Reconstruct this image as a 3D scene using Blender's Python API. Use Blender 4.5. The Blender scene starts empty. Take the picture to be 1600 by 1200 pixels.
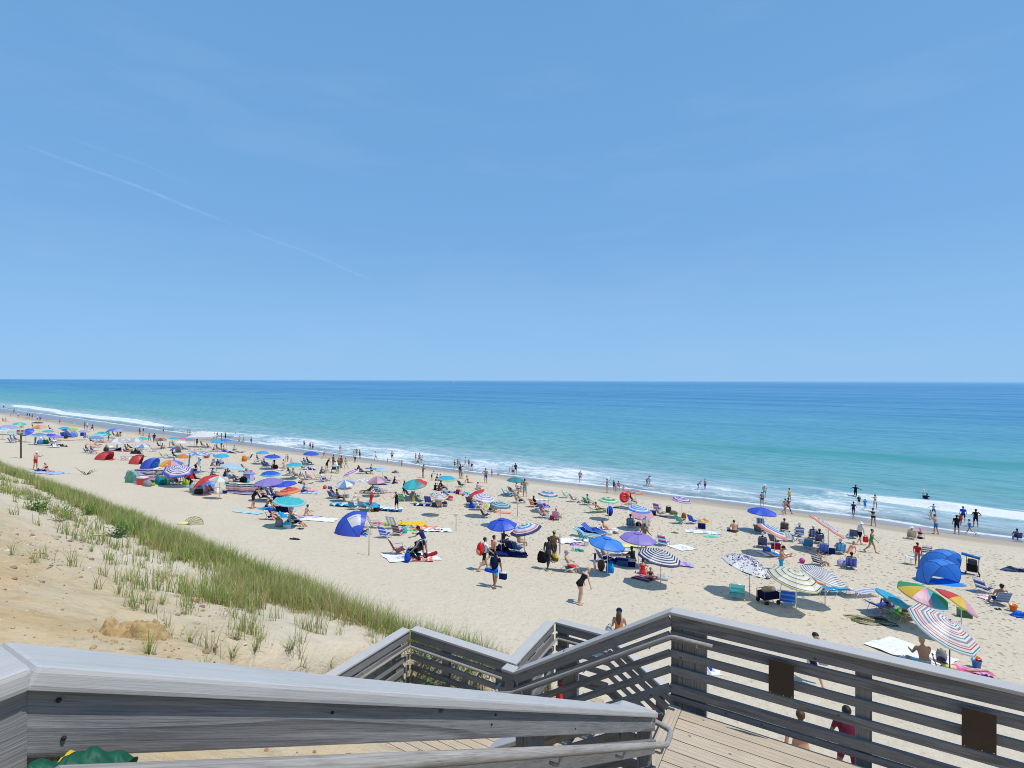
import bpy, bmesh, math, random
import numpy as np
from mathutils import Vector, Matrix, Euler
R = math.radians
rng = random.Random(7)
nrng = np.random.default_rng(11)
scene = bpy.context.scene
COL = scene.collection
F = 800.0                       # focal length, in pixels of a 1600 px wide frame
HY = 594.0                      # row of the horizon
TH = R(35.0); SN, CS = math.sin(TH), math.cos(TH)      # seaward direction (SN, CS)
SA = R(30.5); UX, UY = math.sin(SA), math.cos(SA)      # stairs: a runs along (UX, UY), b to its right

# ------------------------------------------------------------------ render set-up
scene.view_settings.view_transform = 'Standard'
scene.view_settings.look = 'None'
scene.view_settings.exposure = 0.0
scene.render.engine = 'CYCLES'
scene.cycles.max_bounces = 6
scene.cycles.filter_width = 1.0
scene.cycles.transparent_max_bounces = 12
cam = bpy.data.cameras.new('camera'); camo = bpy.data.objects.new('camera', cam); COL.objects.link(camo)
cam.sensor_width = 36.0; cam.lens = 18.0; cam.clip_start = 0.05; cam.clip_end = 200000.0
cam.shift_y = -(600 - HY) / 1600.0
camo.rotation_euler = (R(90), R(-0.14), 0)
scene.camera = camo

# ------------------------------------------------------------------ node helpers
def new_mat(name):
    m = bpy.data.materials.new(name); m.use_nodes = True
    nt = m.node_tree; nt.nodes.clear()
    return m, nt
class NT:
    def __init__(s, nt): s.nt = nt
    def n(s, typ, **kw):
        nd = s.nt.nodes.new(typ)
        ins = kw.pop('ins', {})
        for k, v in kw.items(): setattr(nd, k, v)
        for k, v in ins.items():
            if isinstance(v, bpy.types.NodeSocket): s.nt.links.new(v, nd.inputs[k])
            else: nd.inputs[k].default_value = v
        return nd
    def math(s, op, a, b=None, c=None, clamp=False):
        ins = {0: a}
        if b is not None: ins[1] = b
        if c is not None: ins[2] = c
        return s.n('ShaderNodeMath', operation=op, use_clamp=clamp, ins=ins).outputs[0]
    def mix(s, f, a, b, bt='MIX'):
        nd = s.n('ShaderNodeMix', data_type='RGBA', blend_type=bt)
        for k, v in ((0, f), (6, a), (7, b)):
            if isinstance(v, bpy.types.NodeSocket): s.nt.links.new(v, nd.inputs[k])
            else: nd.inputs[k].default_value = v if k == 0 else (*v[:3], 1)
        return nd.outputs[2]
    def ramp(s, f, stops, interp='LINEAR'):
        nd = s.n('ShaderNodeValToRGB'); cr = nd.color_ramp; cr.interpolation = interp
        while len(cr.elements) < len(stops): cr.elements.new(0.5)
        for e, (p, c) in zip(cr.elements, stops):
            e.position = p; e.color = (c, c, c, 1) if isinstance(c, (int, float)) else (*c[:3], 1)
        s.nt.links.new(f, nd.inputs[0])
        return nd.outputs[0]
    def noise(s, vec, scale, detail=4, rough=0.55, dist=0.0):
        nd = s.n('ShaderNodeTexNoise', ins={'Scale': scale, 'Detail': detail, 'Roughness': rough, 'Distortion': dist})
        if vec is not None: s.nt.links.new(vec, nd.inputs['Vector'])
        return nd.outputs[0]
    def mapr(s, v, a, b, c=0.0, d=1.0, smooth=False):
        nd = s.n('ShaderNodeMapRange', ins={'Value': v, 'From Min': a, 'From Max': b, 'To Min': c, 'To Max': d})
        if smooth: nd.interpolation_type = 'SMOOTHSTEP'
        return nd.outputs[0]
    def out(s, sh): s.nt.links.new(sh, s.n('ShaderNodeOutputMaterial').inputs[0])
    def princ(s, col, rough=0.6, spec=0.3, normal=None, metal=0.0):
        nd = s.n('ShaderNodeBsdfPrincipled')
        for k, v in (('Base Color', col), ('Roughness', rough), ('Specular IOR Level', spec), ('Metallic', metal), ('Normal', normal)):
            if v is None: continue
            if isinstance(v, bpy.types.NodeSocket): s.nt.links.new(v, nd.inputs[k])
            else: nd.inputs[k].default_value = (*v[:3], 1) if k == 'Base Color' else v
        return nd.outputs[0]
    def bump(s, h, strength=0.3, dist=0.05):
        return s.n('ShaderNodeBump', ins={'Height': h, 'Strength': strength, 'Distance': dist}).outputs[0]
    def rotpos(s):
        """Position turned so that X runs along the shore and Y out to sea."""
        p = s.n('ShaderNodeNewGeometry').outputs['Position']
        v = s.n('ShaderNodeVectorRotate', rotation_type='Z_AXIS', ins={'Vector': p, 'Angle': TH})
        return v.outputs[0]

def srgb(r, g, b):
    f = lambda c: (c / 255 / 12.92) if c <= 10 else ((c / 255 + 0.055) / 1.055) ** 2.4
    return (f(r), f(g), f(b))

# ------------------------------------------------------------------ sky and sun
SUN_EL, SUN_AZ = R(63), math.atan2(0.93, -0.36)          # azimuth of the sun, clockwise from +Y
w = bpy.data.worlds.new('World'); scene.world = w; w.use_nodes = True
wt = w.node_tree; wt.nodes.clear(); W = NT(wt)
sky = W.n('ShaderNodeTexSky', sky_type='NISHITA', sun_disc=False, sun_elevation=SUN_EL, sun_rotation=SUN_AZ, altitude=20, air_density=1.0, dust_density=0.4, ozone_density=2.2)
gen = W.n('ShaderNodeTexCoord').outputs['Generated']
zz = W.n('ShaderNodeSeparateXYZ', ins={0: gen}).outputs[2]
hz = W.ramp(zz, [(0.0, (3.05, 5.6, 8.75)), (0.05, (2.72, 5.35, 8.8)), (0.25, (1.98, 4.55, 8.45)), (0.55, (1.62, 4.1, 7.75)), (1.0, (1.2, 3.3, 6.9))])
hzn = hz.node
for e in hzn.color_ramp.elements: e.color = (e.color[0] / 10, e.color[1] / 10, e.color[2] / 10, 1)
hz10 = W.n('ShaderNodeVectorMath', operation='SCALE', ins={0: hz, 'Scale': 10.0}).outputs[0]
cl = W.noise(W.n('ShaderNodeMapping', ins={'Vector': gen, 'Scale': (1, 1, 5.0)}).outputs[0], 2.2, 5, 0.6)
clf = W.mapr(cl, 0.5, 0.8, 0.0, 0.10)
skyc = W.mix(W.mapr(zz, 0.0, 0.2, 0.97, 0.8), sky.outputs[0], hz10)
skyc = W.mix(clf, skyc, (6.0, 7.0, 8.6))
bg = W.n('ShaderNodeBackground', ins={'Color': skyc, 'Strength': 0.1})
wt.links.new(bg.outputs[0], W.n('ShaderNodeOutputWorld').inputs[0])
sl = bpy.data.lights.new('sun', 'SUN'); sl.energy = 3.9; sl.angle = R(0.53); sl.color = (1.0, 0.955, 0.88)
so = bpy.data.objects.new('sun', sl); COL.objects.link(so)
sdir = Vector((math.sin(SUN_AZ) * math.cos(SUN_EL), math.cos(SUN_AZ) * math.cos(SUN_EL), math.sin(SUN_EL)))
so.rotation_euler = sdir.to_track_quat('Z', 'Y').to_euler(); so.location = (40, -30, 80)

# ------------------------------------------------------------------ terrain
BS = np.array([-40, 6, 9, 12, 16, 20, 24, 29, 36, 42, 50, 54, 58, 61, 64, 67, 72, 100, 140])
BZ = np.array([-8.3, -8.3, -8.45, -8.75, -9.15, -9.75, -10.35, -11.0, -11.5, -11.95, -12.75, -13.3, -13.95, -14.45, -14.95, -15.4, -16, -19, -23])
_fs = np.arange(-40, 140, 0.25); _fz = np.interp(_fs, BS, BZ)
_k = np.exp(-np.linspace(-2, 2, 17) ** 2); _k /= _k.sum()
_fz = np.convolve(np.pad(_fz, 8, mode='edge'), _k, mode='valid')
def wob(x, y, f, seed=0.0):
    """Smooth pseudo-noise in -1..1."""
    a = np.sin(x * f * 1.0 + seed) * np.cos(y * f * 1.31 + seed * 1.7)
    b = np.sin(x * f * 2.13 + y * f * 0.71 + seed * 2.3) * np.cos(y * f * 1.83 - x * f * 0.9 + seed)
    c = np.sin(x * f * 3.7 - y * f * 2.9 + seed * 0.6)
    return 0.5 * a + 0.35 * b + 0.15 * c
def sstep(a, b, x):
    u = np.clip((x - a) / (b - a), 0, 1); return u * u * (3 - 2 * u)
RAILT = -2.75; DECK1 = -3.82; RAILT2 = -4.5; DECK2 = -5.57; TOPD = -1.545
# footprints of stairs: a0, a1, b0, b1, z at (a0|b0), z at (a1|b1), axis, outward slope
FOOT = [(-3, 0.35, -1.2, 0.7, TOPD, TOPD, 0, 5.0), (0.35, 4.25, -1.2, 0.7, TOPD, DECK1, 0, 5.0), (4.25, 6.25, -1.5, 4.5, DECK1, DECK1, 0, 1.0),
        (4.2, 6.25, -4.0, -1.5, DECK2, DECK1, 1, 5.0), (4.2, 7.1, -6.3, -4.0, DECK2, DECK2, 0, 5.0), (7.0, 8.7, -4.2, -3.1, DECK2, DECK2, 0, 1.4), (7.0, 8.7, -3.1, 1.9, DECK2, -8.6, 1, 1.2)]
def HST(s, t):
    s = np.asarray(s, float); t = np.asarray(t, float)
    beach = np.interp(s - 3.4 * sstep(-75, -5, t) * sstep(32, 56, s), _fs, _fz)
    beach = beach + 0.05 * wob(s, t, 0.35, 1.0) * sstep(8, 12, s) * sstep(64, 56, s) + 0.12 * wob(s * 0.3, t, 0.16, 3.0) * sstep(40, 60, s)
    hum = 0.13 * wob(s, t, 0.9, 0.3) + 0.05 * wob(s, t, 2.3, 1.3)
    crest = 7.5 + 0.35 * wob(s * 0, t, 0.35, 2.0)
    dl = -2.0 - 0.46 * s + hum + 0.18 * np.exp(-((s - 6.6) / 1.0) ** 2)
    dl = np.where(s > crest, -2.0 - 0.46 * crest + hum - 1.05 * (s - crest), dl)
    dr = -3.4 - 0.66 * s + hum * 0.6
    wgt = sstep(-3.4, -0.8, t)
    d = dl * (1 - wgt) + dr * wgt
    z = np.maximum(beach, d)
    k = 0.35                                                        # rounded foot of the bank
    h = np.clip(0.5 + 0.5 * (d - beach) / k, 0, 1); z = np.maximum(z, beach * (1 - h) + d * h + k * h * (1 - h))
    X = s * SN + t * CS; Y = s * CS - t * SN
    a = X * UX + Y * UY; b = X * UY - Y * UX
    for a0, a1, b0, b1, z0, z1, ax, sl_ in FOOT:
        dist = np.hypot(np.maximum(np.maximum(a0 - a, a - a1), 0), np.maximum(np.maximum(b0 - b, b - b1), 0))
        f = np.clip((a - a0) / (a1 - a0), 0, 1) if ax == 0 else np.clip((b - b0) / (b1 - b0), 0, 1)
        lim = z0 + (z1 - z0) * f - 0.33 + np.maximum(dist - 0.12, 0) * sl_
        z = np.minimum(z, np.maximum(lim, beach))
    return z
def H(x, y): return float(HST(x * SN + y * CS, x * CS - y * SN))
def at(px, py, h=0.0):
    """The spot on the ground (or h above it) that lies along a line of sight from the boardwalk."""
    dx, dz = (px - 800) / F, (HY + (px - 800) * 0.0024 - py) / F
    ys = np.concatenate([np.arange(2, 30, 0.02), np.arange(30, 120, 0.06), np.arange(120, 700, 0.4)])
    g = HST(ys * dx * SN + ys * CS, ys * dx * CS - ys * SN)
    g = np.maximum(g, -15.03) if h == 0 else g + h
    below = np.nonzero(dz * ys < g)[0]
    i = below[0] if len(below) else len(ys) - 1
    y = ys[i]; return Vector((dx * y, y, float(g[i])))

# ------------------------------------------------------------------ object helpers
def link(o, parent=None):
    COL.objects.link(o)
    if parent is not None: o.parent = parent
    return o
def tag(o, label=None, cat=None, group=None, kind=None):
    for k, v in (('label', label), ('category', cat), ('group', group), ('kind', kind)):
        if v: o[k] = v
    return o
def empty(name, label, cat, loc=(0, 0, 0), rz=0.0, group=None):
    o = bpy.data.objects.new(name, None); o.location = loc; o.rotation_euler = (0, 0, rz); o.empty_display_size = 0.2
    COL.objects.link(o); return tag(o, label, cat, group)
class MB:
    """Collects shapes into one mesh; every face can carry its own colour and material slot."""
    def __init__(s): s.v = []; s.f = []; s.c = []; s.m = []
    def add(s, vs, fs, col=None, m=0):
        o = len(s.v); s.v += [tuple(p) for p in vs]
        s.f += [tuple(i + o for i in f) for f in fs]; s.c += [col] * len(fs); s.m += [m] * len(fs); return s
    def box(s, c, d, M=None, col=None, m=0, bev=0.0):
        x, y, z = d[0] / 2, d[1] / 2, d[2] / 2
        if bev:
            e = min(bev, x * .49, y * .49, z * .49); vs = []; fs = []
            b = bmesh.new(); bmesh.ops.create_cube(b, size=1.0)
            for q in b.verts: q.co = Vector((q.co.x * d[0], q.co.y * d[1], q.co.z * d[2]))
            bmesh.ops.bevel(b, geom=b.edges[:], offset=e, segments=2, affect='EDGES', profile=0.6)
            b.verts.index_update(); vs = [q.co.copy() for q in b.verts]; fs = [[q.index for q in f.verts] for f in b.faces]; b.free()
        else:
            vs = [Vector((i * x, j * y, k * z)) for i in (-1, 1) for j in (-1, 1) for k in (-1, 1)]
            fs = [(0, 1, 3, 2), (4, 6, 7, 5), (0, 4, 5, 1), (2, 3, 7, 6), (0, 2, 6, 4), (1, 5, 7, 3)]
        c = Vector(c)
        return s.add([(M @ p if M is not None else p) + c for p in vs], fs, col, m)
    def tube(s, pts, rad, n=8, col=None, m=0, lat=None, cap=True):
        pts = [Vector(p) for p in pts]; N = len(pts); vs = []; prev = None
        for i, p in enumerate(pts):
            t = (pts[min(i + 1, N - 1)] - pts[max(i - 1, 0)])
            t = t.normalized() if t.length > 1e-9 else Vector((0, 0, 1))
            ref = Vector(lat) if lat is not None else (prev if prev is not None else (Vector((0, 0, 1)) if abs(t.z) < 0.9 else Vector((1, 0, 0))))
            x = ref - t * ref.dot(t)
            if x.length < 1e-5: x = t.orthogonal()
            x.normalize(); y = t.cross(x); prev = x
            r = rad[i] if isinstance(rad, (list, tuple)) else rad
            rx, ry = r if isinstance(r, (list, tuple)) else (r, r)
            for k in range(n):
                a = 2 * math.pi * k / n; vs.append(p + x * (rx * math.cos(a)) + y * (ry * math.sin(a)))
        fs = [(i * n + k, i * n + (k + 1) % n, (i + 1) * n + (k + 1) % n, (i + 1) * n + k) for i in range(N - 1) for k in range(n)]
        if cap: fs += [tuple(reversed(range(n))), tuple(range((N - 1) * n, N * n))]
        return s.add(vs, fs, col, m)
    def ell(s, c, r, M=None, nu=10, nv=7, col=None, m=0):
        vs = [Vector((0, 0, r[2]))]
        for j in range(1, nv):
            ph = math.pi * j / nv
            vs += [Vector((r[0] * math.sin(ph) * math.cos(2 * math.pi * i / nu), r[1] * math.sin(ph) * math.sin(2 * math.pi * i / nu), r[2] * math.cos(ph))) for i in range(nu)]
        vs.append(Vector((0, 0, -r[2]))); L = len(vs) - 1
        fs = [(0, 1 + i, 1 + (i + 1) % nu) for i in range(nu)]
        for j in range(nv - 2):
            fs += [(1 + j * nu + i, 1 + (j + 1) * nu + i, 1 + (j + 1) * nu + (i + 1) % nu, 1 + j * nu + (i + 1) % nu) for i in range(nu)]
        fs += [(1 + (nv - 2) * nu + i, L, 1 + (nv - 2) * nu + (i + 1) % nu) for i in range(nu)]
        c = Vector(c); return s.add([(M @ p if M is not None else p) + c for p in vs], fs, col, m)
    def lathe(s, prof, c=(0, 0, 0), n=14, col=None, m=0, M=None):
        vs = []; c = Vector(c)
        for r, z in prof: vs += [Vector((r * math.cos(2 * math.pi * k / n), r * math.sin(2 * math.pi * k / n), z)) for k in range(n)]
        fs = [(i * n + k, i * n + (k + 1) % n, (i + 1) * n + (k + 1) % n, (i + 1) * n + k) for i in range(len(prof) - 1) for k in range(n)]
        return s.add([(M @ p if M is not None else p) + c for p in vs], fs, col, m)
    def grid(s, P, cols=None, col=None, m=0):
        """P: rows of points; cols(i, j) gives the colour of the face."""
        n, k = len(P), len(P[0]); o = len(s.v)
        for r in P: s.v += [tuple(p) for p in r]
        for i in range(n - 1):
            for j in range(k - 1):
                s.f.append((o + i * k + j, o + i * k + j + 1, o + (i + 1) * k + j + 1, o + (i + 1) * k + j))
                s.c.append(cols(i, j) if cols else col); s.m.append(m)
        return s
    def mesh(s, name, mats, smooth=False):
        me = bpy.data.meshes.new(name); me.from_pydata(s.v, [], s.f); me.update()
        for mm in (mats if isinstance(mats, (list, tuple)) else [mats]): me.materials.append(mm)
        if any(s.m): me.polygons.foreach_set('material_index', s.m)
        if any(c is not None for c in s.c):
            at_ = me.color_attributes.new('Col', 'FLOAT_COLOR', 'CORNER')
            L = []
            for f, c in zip(s.f, s.c): L += [*(c or (1, 1, 1))[:3], 1.0] * len(f)
            at_.data.foreach_set('color', L)
        if smooth: me.polygons.foreach_set('use_smooth', [True] * len(s.f))
        return me
    def build(s, name, mats, parent=None, smooth=False, loc=None, rz=None):
        o = bpy.data.objects.new(name, s.mesh(name, mats, smooth))
        if loc is not None: o.location = loc
        if rz is not None: o.rotation_euler = (0, 0, rz)
        return link(o, parent)
def np_mesh(name, v, f, mat, col=None, smooth=True, attrs=None):
    """Fast mesh from arrays: v (n,3), f (m,3|4), col per corner or per vertex."""
    me = bpy.data.meshes.new(name); n, k = f.shape
    me.vertices.add(len(v)); me.vertices.foreach_set('co', np.asarray(v, np.float32).ravel())
    me.loops.add(n * k); me.loops.foreach_set('vertex_index', f.astype(np.int32).ravel())
    me.polygons.add(n); me.polygons.foreach_set('loop_start', np.arange(0, n * k, k, dtype=np.int32))
    try: me.polygons.foreach_set('loop_total', np.full(n, k, dtype=np.int32))
    except Exception: pass
    me.update(calc_edges=True); me.materials.append(mat)
    if smooth: me.polygons.foreach_set('use_smooth', np.ones(n, dtype=bool))
    if col is not None:
        a = me.color_attributes.new('Col', 'FLOAT_COLOR', 'POINT'); a.data.foreach_set('color', np.asarray(col, np.float32).ravel())
    for nm, arr in (attrs or {}).items():
        a = me.attributes.new(nm, 'FLOAT', 'POINT'); a.data.foreach_set('value', np.asarray(arr, np.float32).ravel())
    me.validate(); return me
def gridfaces(n, k):
    i, j = np.meshgrid(np.arange(n - 1), np.arange(k - 1), indexing='ij'); b = (i * k + j).ravel()
    return np.stack([b, b + 1, b + k + 1, b + k], 1)

# ------------------------------------------------------------------ ground
m_sand, nt = new_mat('sand'); N = NT(nt)
p = N.rotpos(); sx = N.n('ShaderNodeSeparateXYZ', ins={0: p}); t_, s_ = sx.outputs[0], sx.outputs[1]
n1 = N.noise(p, 0.22, 4); n2 = N.noise(p, 3.5, 5, 0.65); n3 = N.noise(p, 45.0, 3, 0.7); n4 = N.noise(p, 0.9, 4, 0.6)
dry = N.mix(n1, (0.575, 0.495, 0.375), (0.64, 0.56, 0.435))
dry = N.mix(N.mapr(n2, 0.35, 0.75, 0, 0.35), dry, (0.42, 0.35, 0.26))
ochre = N.mix(N.mapr(n4, 0.42, 0.66), (0.53, 0.425, 0.28), (0.49, 0.345, 0.175))
ochre = N.mix(N.mapr(n2, 0.5, 0.72, 0, 0.6), ochre, (0.36, 0.24, 0.12))
sw = N.math('ADD', s_, N.mapr(n4, 0.3, 0.7, -1.2, 1.2))
fo = N.mapr(sw, 2.2, 5.2, 1, 0, True)
col = N.mix(fo, dry, ochre)
# the wet strip: damp, then glossy near the wash
sw2 = N.math('ADD', s_, N.mapr(N.noise(N.n('ShaderNodeMapping', ins={'Vector': p, 'Scale': (0.25, 1, 1)}).outputs[0], 0.25, 3), 0.3, 0.7, -2.5, 2.5))
sw2 = N.math('ADD', sw2, N.mapr(t_, -170, -60, 12.5, 1.0)); sw2 = N.math('SUBTRACT', sw2, N.mapr(t_, -75, -5, 0, 3.0))
damp = N.mapr(sw2, 51.5, 56.5, 0, 1, True); wet = N.mapr(sw2, 57.5, 61.5, 0, 1, True)
col = N.mix(N.math('MULTIPLY', damp, 0.62), col, (0.30, 0.24, 0.18))
col = N.mix(N.math('MULTIPLY', wet, 0.85), col, (0.20, 0.185, 0.195))
col = N.mix(N.mapr(n3, 0.35, 0.75, 0, 0.22), col, (0.28, 0.22, 0.15))
# footprints: small pits trodden all over the dry beach, denser towards the berm
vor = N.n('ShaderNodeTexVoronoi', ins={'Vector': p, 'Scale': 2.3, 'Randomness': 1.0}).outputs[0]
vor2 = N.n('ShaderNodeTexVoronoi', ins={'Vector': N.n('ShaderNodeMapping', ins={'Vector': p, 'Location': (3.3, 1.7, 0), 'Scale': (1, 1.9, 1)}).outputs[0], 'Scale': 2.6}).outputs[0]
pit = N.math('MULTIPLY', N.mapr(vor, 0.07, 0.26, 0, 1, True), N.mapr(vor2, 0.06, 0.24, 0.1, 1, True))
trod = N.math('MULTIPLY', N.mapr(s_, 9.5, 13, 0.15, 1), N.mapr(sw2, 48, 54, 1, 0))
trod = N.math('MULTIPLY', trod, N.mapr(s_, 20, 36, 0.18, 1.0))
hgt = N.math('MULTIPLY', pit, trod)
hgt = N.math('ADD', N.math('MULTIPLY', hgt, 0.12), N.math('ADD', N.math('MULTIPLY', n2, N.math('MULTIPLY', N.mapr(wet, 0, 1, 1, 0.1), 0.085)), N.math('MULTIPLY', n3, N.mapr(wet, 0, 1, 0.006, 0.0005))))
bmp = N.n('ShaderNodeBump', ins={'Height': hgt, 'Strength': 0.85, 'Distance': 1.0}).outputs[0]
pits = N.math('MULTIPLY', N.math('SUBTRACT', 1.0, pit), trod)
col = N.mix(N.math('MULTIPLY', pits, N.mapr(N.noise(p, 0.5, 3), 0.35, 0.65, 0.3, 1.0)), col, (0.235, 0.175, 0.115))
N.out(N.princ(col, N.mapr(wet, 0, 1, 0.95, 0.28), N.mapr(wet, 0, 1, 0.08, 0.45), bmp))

s_ax = np.concatenate([np.arange(-14, -1, 0.5), np.arange(-1, 11, 0.1), np.arange(11, 30, 0.5), np.arange(30, 70, 0.6), np.array([72, 76, 82, 90, 100, 120, 139])])
t_ax = np.concatenate([-np.geomspace(60, 2500, 46)[::-1], np.arange(-59, -34, 0.7), np.arange(-34, 8, 0.13), np.arange(8, 60, 0.9), np.geomspace(60, 700, 24)])
S, T = np.meshgrid(s_ax, t_ax, indexing='ij')
Z = HST(S, T)
V = np.stack([S * SN + T * CS, S * CS - T * SN, Z], -1).reshape(-1, 3)
g = link(bpy.data.objects.new('ground', np_mesh('ground', V, gridfaces(len(s_ax), len(t_ax)), m_sand))); tag(g, kind='structure')

# ------------------------------------------------------------------ ocean
m_sea, nt = new_mat('sea_water'); N = NT(nt)
p = N.rotpos(); sx = N.n('ShaderNodeSeparateXYZ', ins={0: p}); t_, s_ = sx.outputs[0], sx.outputs[1]
dep = N.n('ShaderNodeAttribute', attribute_name='depth').outputs['Fac']
crestA = N.n('ShaderNodeAttribute', attribute_name='crest').outputs['Fac']
strm = lambda a, b: N.n('ShaderNodeMapping', ins={'Vector': p, 'Scale': (a, b, 1)}).outputs[0]
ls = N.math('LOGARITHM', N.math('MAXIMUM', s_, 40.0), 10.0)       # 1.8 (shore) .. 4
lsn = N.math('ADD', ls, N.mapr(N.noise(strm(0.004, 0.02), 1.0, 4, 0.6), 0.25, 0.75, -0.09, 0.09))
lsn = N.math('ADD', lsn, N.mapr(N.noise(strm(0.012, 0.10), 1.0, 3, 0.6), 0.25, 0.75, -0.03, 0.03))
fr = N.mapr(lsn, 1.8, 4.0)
base = N.ramp(fr, [(0.0, (0.42, 0.50, 0.52)), (0.035, (0.36, 0.47, 0.48)), (0.055, (0.19, 0.37, 0.36)), (0.11, (0.125, 0.345, 0.355)), (0.18, (0.10, 0.31, 0.375)), (0.30, (0.078, 0.265, 0.415)), (0.42, (0.062, 0.22, 0.415)), (0.52, (0.075, 0.25, 0.45)), (0.62, (0.066, 0.215, 0.43)), (0.82, (0.12, 0.30, 0.52)), (1.0, (0.27, 0.47, 0.70))])  # last stops pale towards the sky: distance haze painted into the water colour
chop = N.noise(strm(0.22, 0.85), 1.0, 6, 0.68); chop2 = N.noise(strm(0.03, 0.16), 1.0, 5, 0.65)
far = N.mapr(s_, 80, 1500, 1, 0.15)
base = N.mix(N.mapr(chop, 0.40, 0.64, 0.0, 0.55), base, (0.022, 0.135, 0.225))
chop3 = N.noise(strm(0.0045, 0.030), 1.0, 6, 0.7)
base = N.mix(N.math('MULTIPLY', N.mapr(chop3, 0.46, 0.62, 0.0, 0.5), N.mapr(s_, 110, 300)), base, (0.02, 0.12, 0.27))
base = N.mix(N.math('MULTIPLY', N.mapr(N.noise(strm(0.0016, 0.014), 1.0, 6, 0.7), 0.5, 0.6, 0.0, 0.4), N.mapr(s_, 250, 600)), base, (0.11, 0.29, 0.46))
base = N.mix(N.mapr(chop2, 0.48, 0.68, 0.0, 0.45), base, (0.12, 0.34, 0.42))
base = N.mix(N.math('MULTIPLY', crestA, 0.75), base, (0.03, 0.235, 0.235))
hgt = N.math('ADD', N.math('MULTIPLY', chop, 0.28), N.math('MULTIPLY', N.noise(strm(0.8, 2.6), 1.0, 4, 0.6), 0.07))
bmp = N.n('ShaderNodeBump', ins={'Height': hgt, 'Strength': N.mapr(s_, 66, 900, 0.55, 0.18), 'Distance': 1.0}).outputs[0]
dif = N.n('ShaderNodeBsdfDiffuse', ins={'Color': base, 'Normal': bmp}).outputs[0]
gls = N.n('ShaderNodeBsdfGlossy', ins={'Color': (0.9, 0.95, 1, 1), 'Roughness': 0.22, 'Normal': bmp}).outputs[0]
wat = N.n('ShaderNodeMixShader', ins={0: 0.16, 1: dif, 2: gls}).outputs[0]
# foam: breaking crests and the lace of spent wash near the sand
foamA = N.n('ShaderNodeAttribute', attribute_name='foam').outputs['Fac']
lace = N.noise(strm(0.16, 0.5), 1.0, 7, 0.72, 0.6); lace2 = N.noise(strm(0.9, 1.6), 1.0, 5, 0.7, 0.8)
lc = N.math('ADD', N.math('MULTIPLY', lace, 0.62), N.math('MULTIPLY', lace2, 0.38))
fm = N.math('ADD', N.math('MULTIPLY', foamA, 1.0), N.math('MULTIPLY', N.math('SUBTRACT', lc, 0.5), 2.6))
fmk = N.mapr(fm, 0.36, 0.78, 0, 1, True)
fmk = N.math('MULTIPLY', fmk, N.mapr(foamA, 0.02, 0.2))
fdif = N.n('ShaderNodeBsdfDiffuse', ins={'Color': (0.72, 0.74, 0.735, 1), 'Normal': N.n('ShaderNodeBump', ins={'Height': lc, 'Strength': 0.6, 'Distance': 0.5}).outputs[0]}).outputs[0]
sh = N.n('ShaderNodeMixShader', ins={0: N.math('MULTIPLY', fmk, N.mapr(foamA, 0.3, 0.9, 0.72, 0.97)), 1: wat, 2: fdif}).outputs[0]
tr = N.n('ShaderNodeBsdfTransparent', ins={'Color': (0.93, 0.96, 0.96, 1)}).outputs[0]
thin = N.math('MULTIPLY', N.mapr(dep, 0.0, 0.7, 0.6, 0.0), N.math('SUBTRACT', 1.0, N.math('MULTIPLY', fmk, 0.8)))
N.out(N.n('ShaderNodeMixShader', ins={0: thin, 1: sh, 2: tr}).outputs[0])

so_ax = np.concatenate([np.arange(57, 92, 0.3), np.arange(92, 150, 1.0), np.geomspace(150, 30000, 80)])
tau = np.concatenate([-np.geomspace(1, 0.16, 160), np.linspace(-0.158, 0.06, 420)[0:], np.geomspace(0.062, 1, 90)])
S, TA = np.meshgrid(so_ax, tau, indexing='ij')
T = TA * (520 + 7.5 * np.maximum(S - 90, 0))
edge = 0.16 * wob(S * 0.2, T, 0.22, 0.7) + 0.07 * wob(S * 0.2, T, 0.75, 2.1)
z = -15.0 + edge * sstep(78, 64, S)
br_s = 79.5 + 1.6 * wob(S * 0, T, 0.05, 1.0) - 8.5 * sstep(-120, -190, T) + 4.5 * sstep(-260, -380, T)
a_r = (0.70 + 0.25 * wob(T * 0, T, 0.31, 2.0)) * np.clip(sstep(-14, 8, T), 0, 1) + 0.95 * sstep(-165, -205, T) * sstep(-420, -370, T) + 0.16
dd = S - br_s
z += a_r * np.where(dd > 0, np.exp(-(dd / 3.0) ** 2), np.exp(-(dd / 0.9) ** 2)) * 0.75
sw_s = 124 + 8 * wob(S * 0, T, 0.012, 2.0); swell = np.exp(-((S - sw_s) / 7.0) ** 2) * sstep(-70, 0, T)
sw_2 = np.exp(-((S - 96 - 3 * wob(S * 0, T, 0.03, 4.0)) / 4.0) ** 2) * 0.5
z += 0.5 * swell + 0.3 * sw_2
z += 0.10 * wob(S, T * 0.4, 0.5, 5.0) * sstep(66, 84, S) * sstep(700, 200, S)
depth = z - HST(np.minimum(S, 139), T)
foam = np.exp(-((dd + 0.7) / 1.05) ** 2) * np.clip(a_r * 1.1, 0.0, 1.0) + 0.34 * np.exp(-((dd + 2.6) / 2.0) ** 2) * np.clip(a_r, 0, 1)
off = -11.0 * sstep(-120, -190, T) + 1.5 * sstep(-60, 0, T)
wash = sstep(80.5, 75, S - off) * (0.54 - 0.16 * sstep(-40, 0, T) + 0.24 * wob(S * 0.6, T, 0.13, 6.0))
lace_edge = np.exp(-((depth - 0.05) / 0.10) ** 2) * 0.85
foam = np.maximum(np.maximum(foam, wash), lace_edge)
ocean_me = np_mesh('ocean', np.stack([S * SN + T * CS, S * CS - T * SN, z], -1).reshape(-1, 3), gridfaces(len(so_ax), len(tau)), m_sea, attrs={'depth': depth, 'foam': foam, 'crest': np.clip(swell + sw_2 * 0.6, 0, 1)})
tag(link(bpy.data.objects.new('ocean', ocean_me)), kind='structure')
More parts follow.
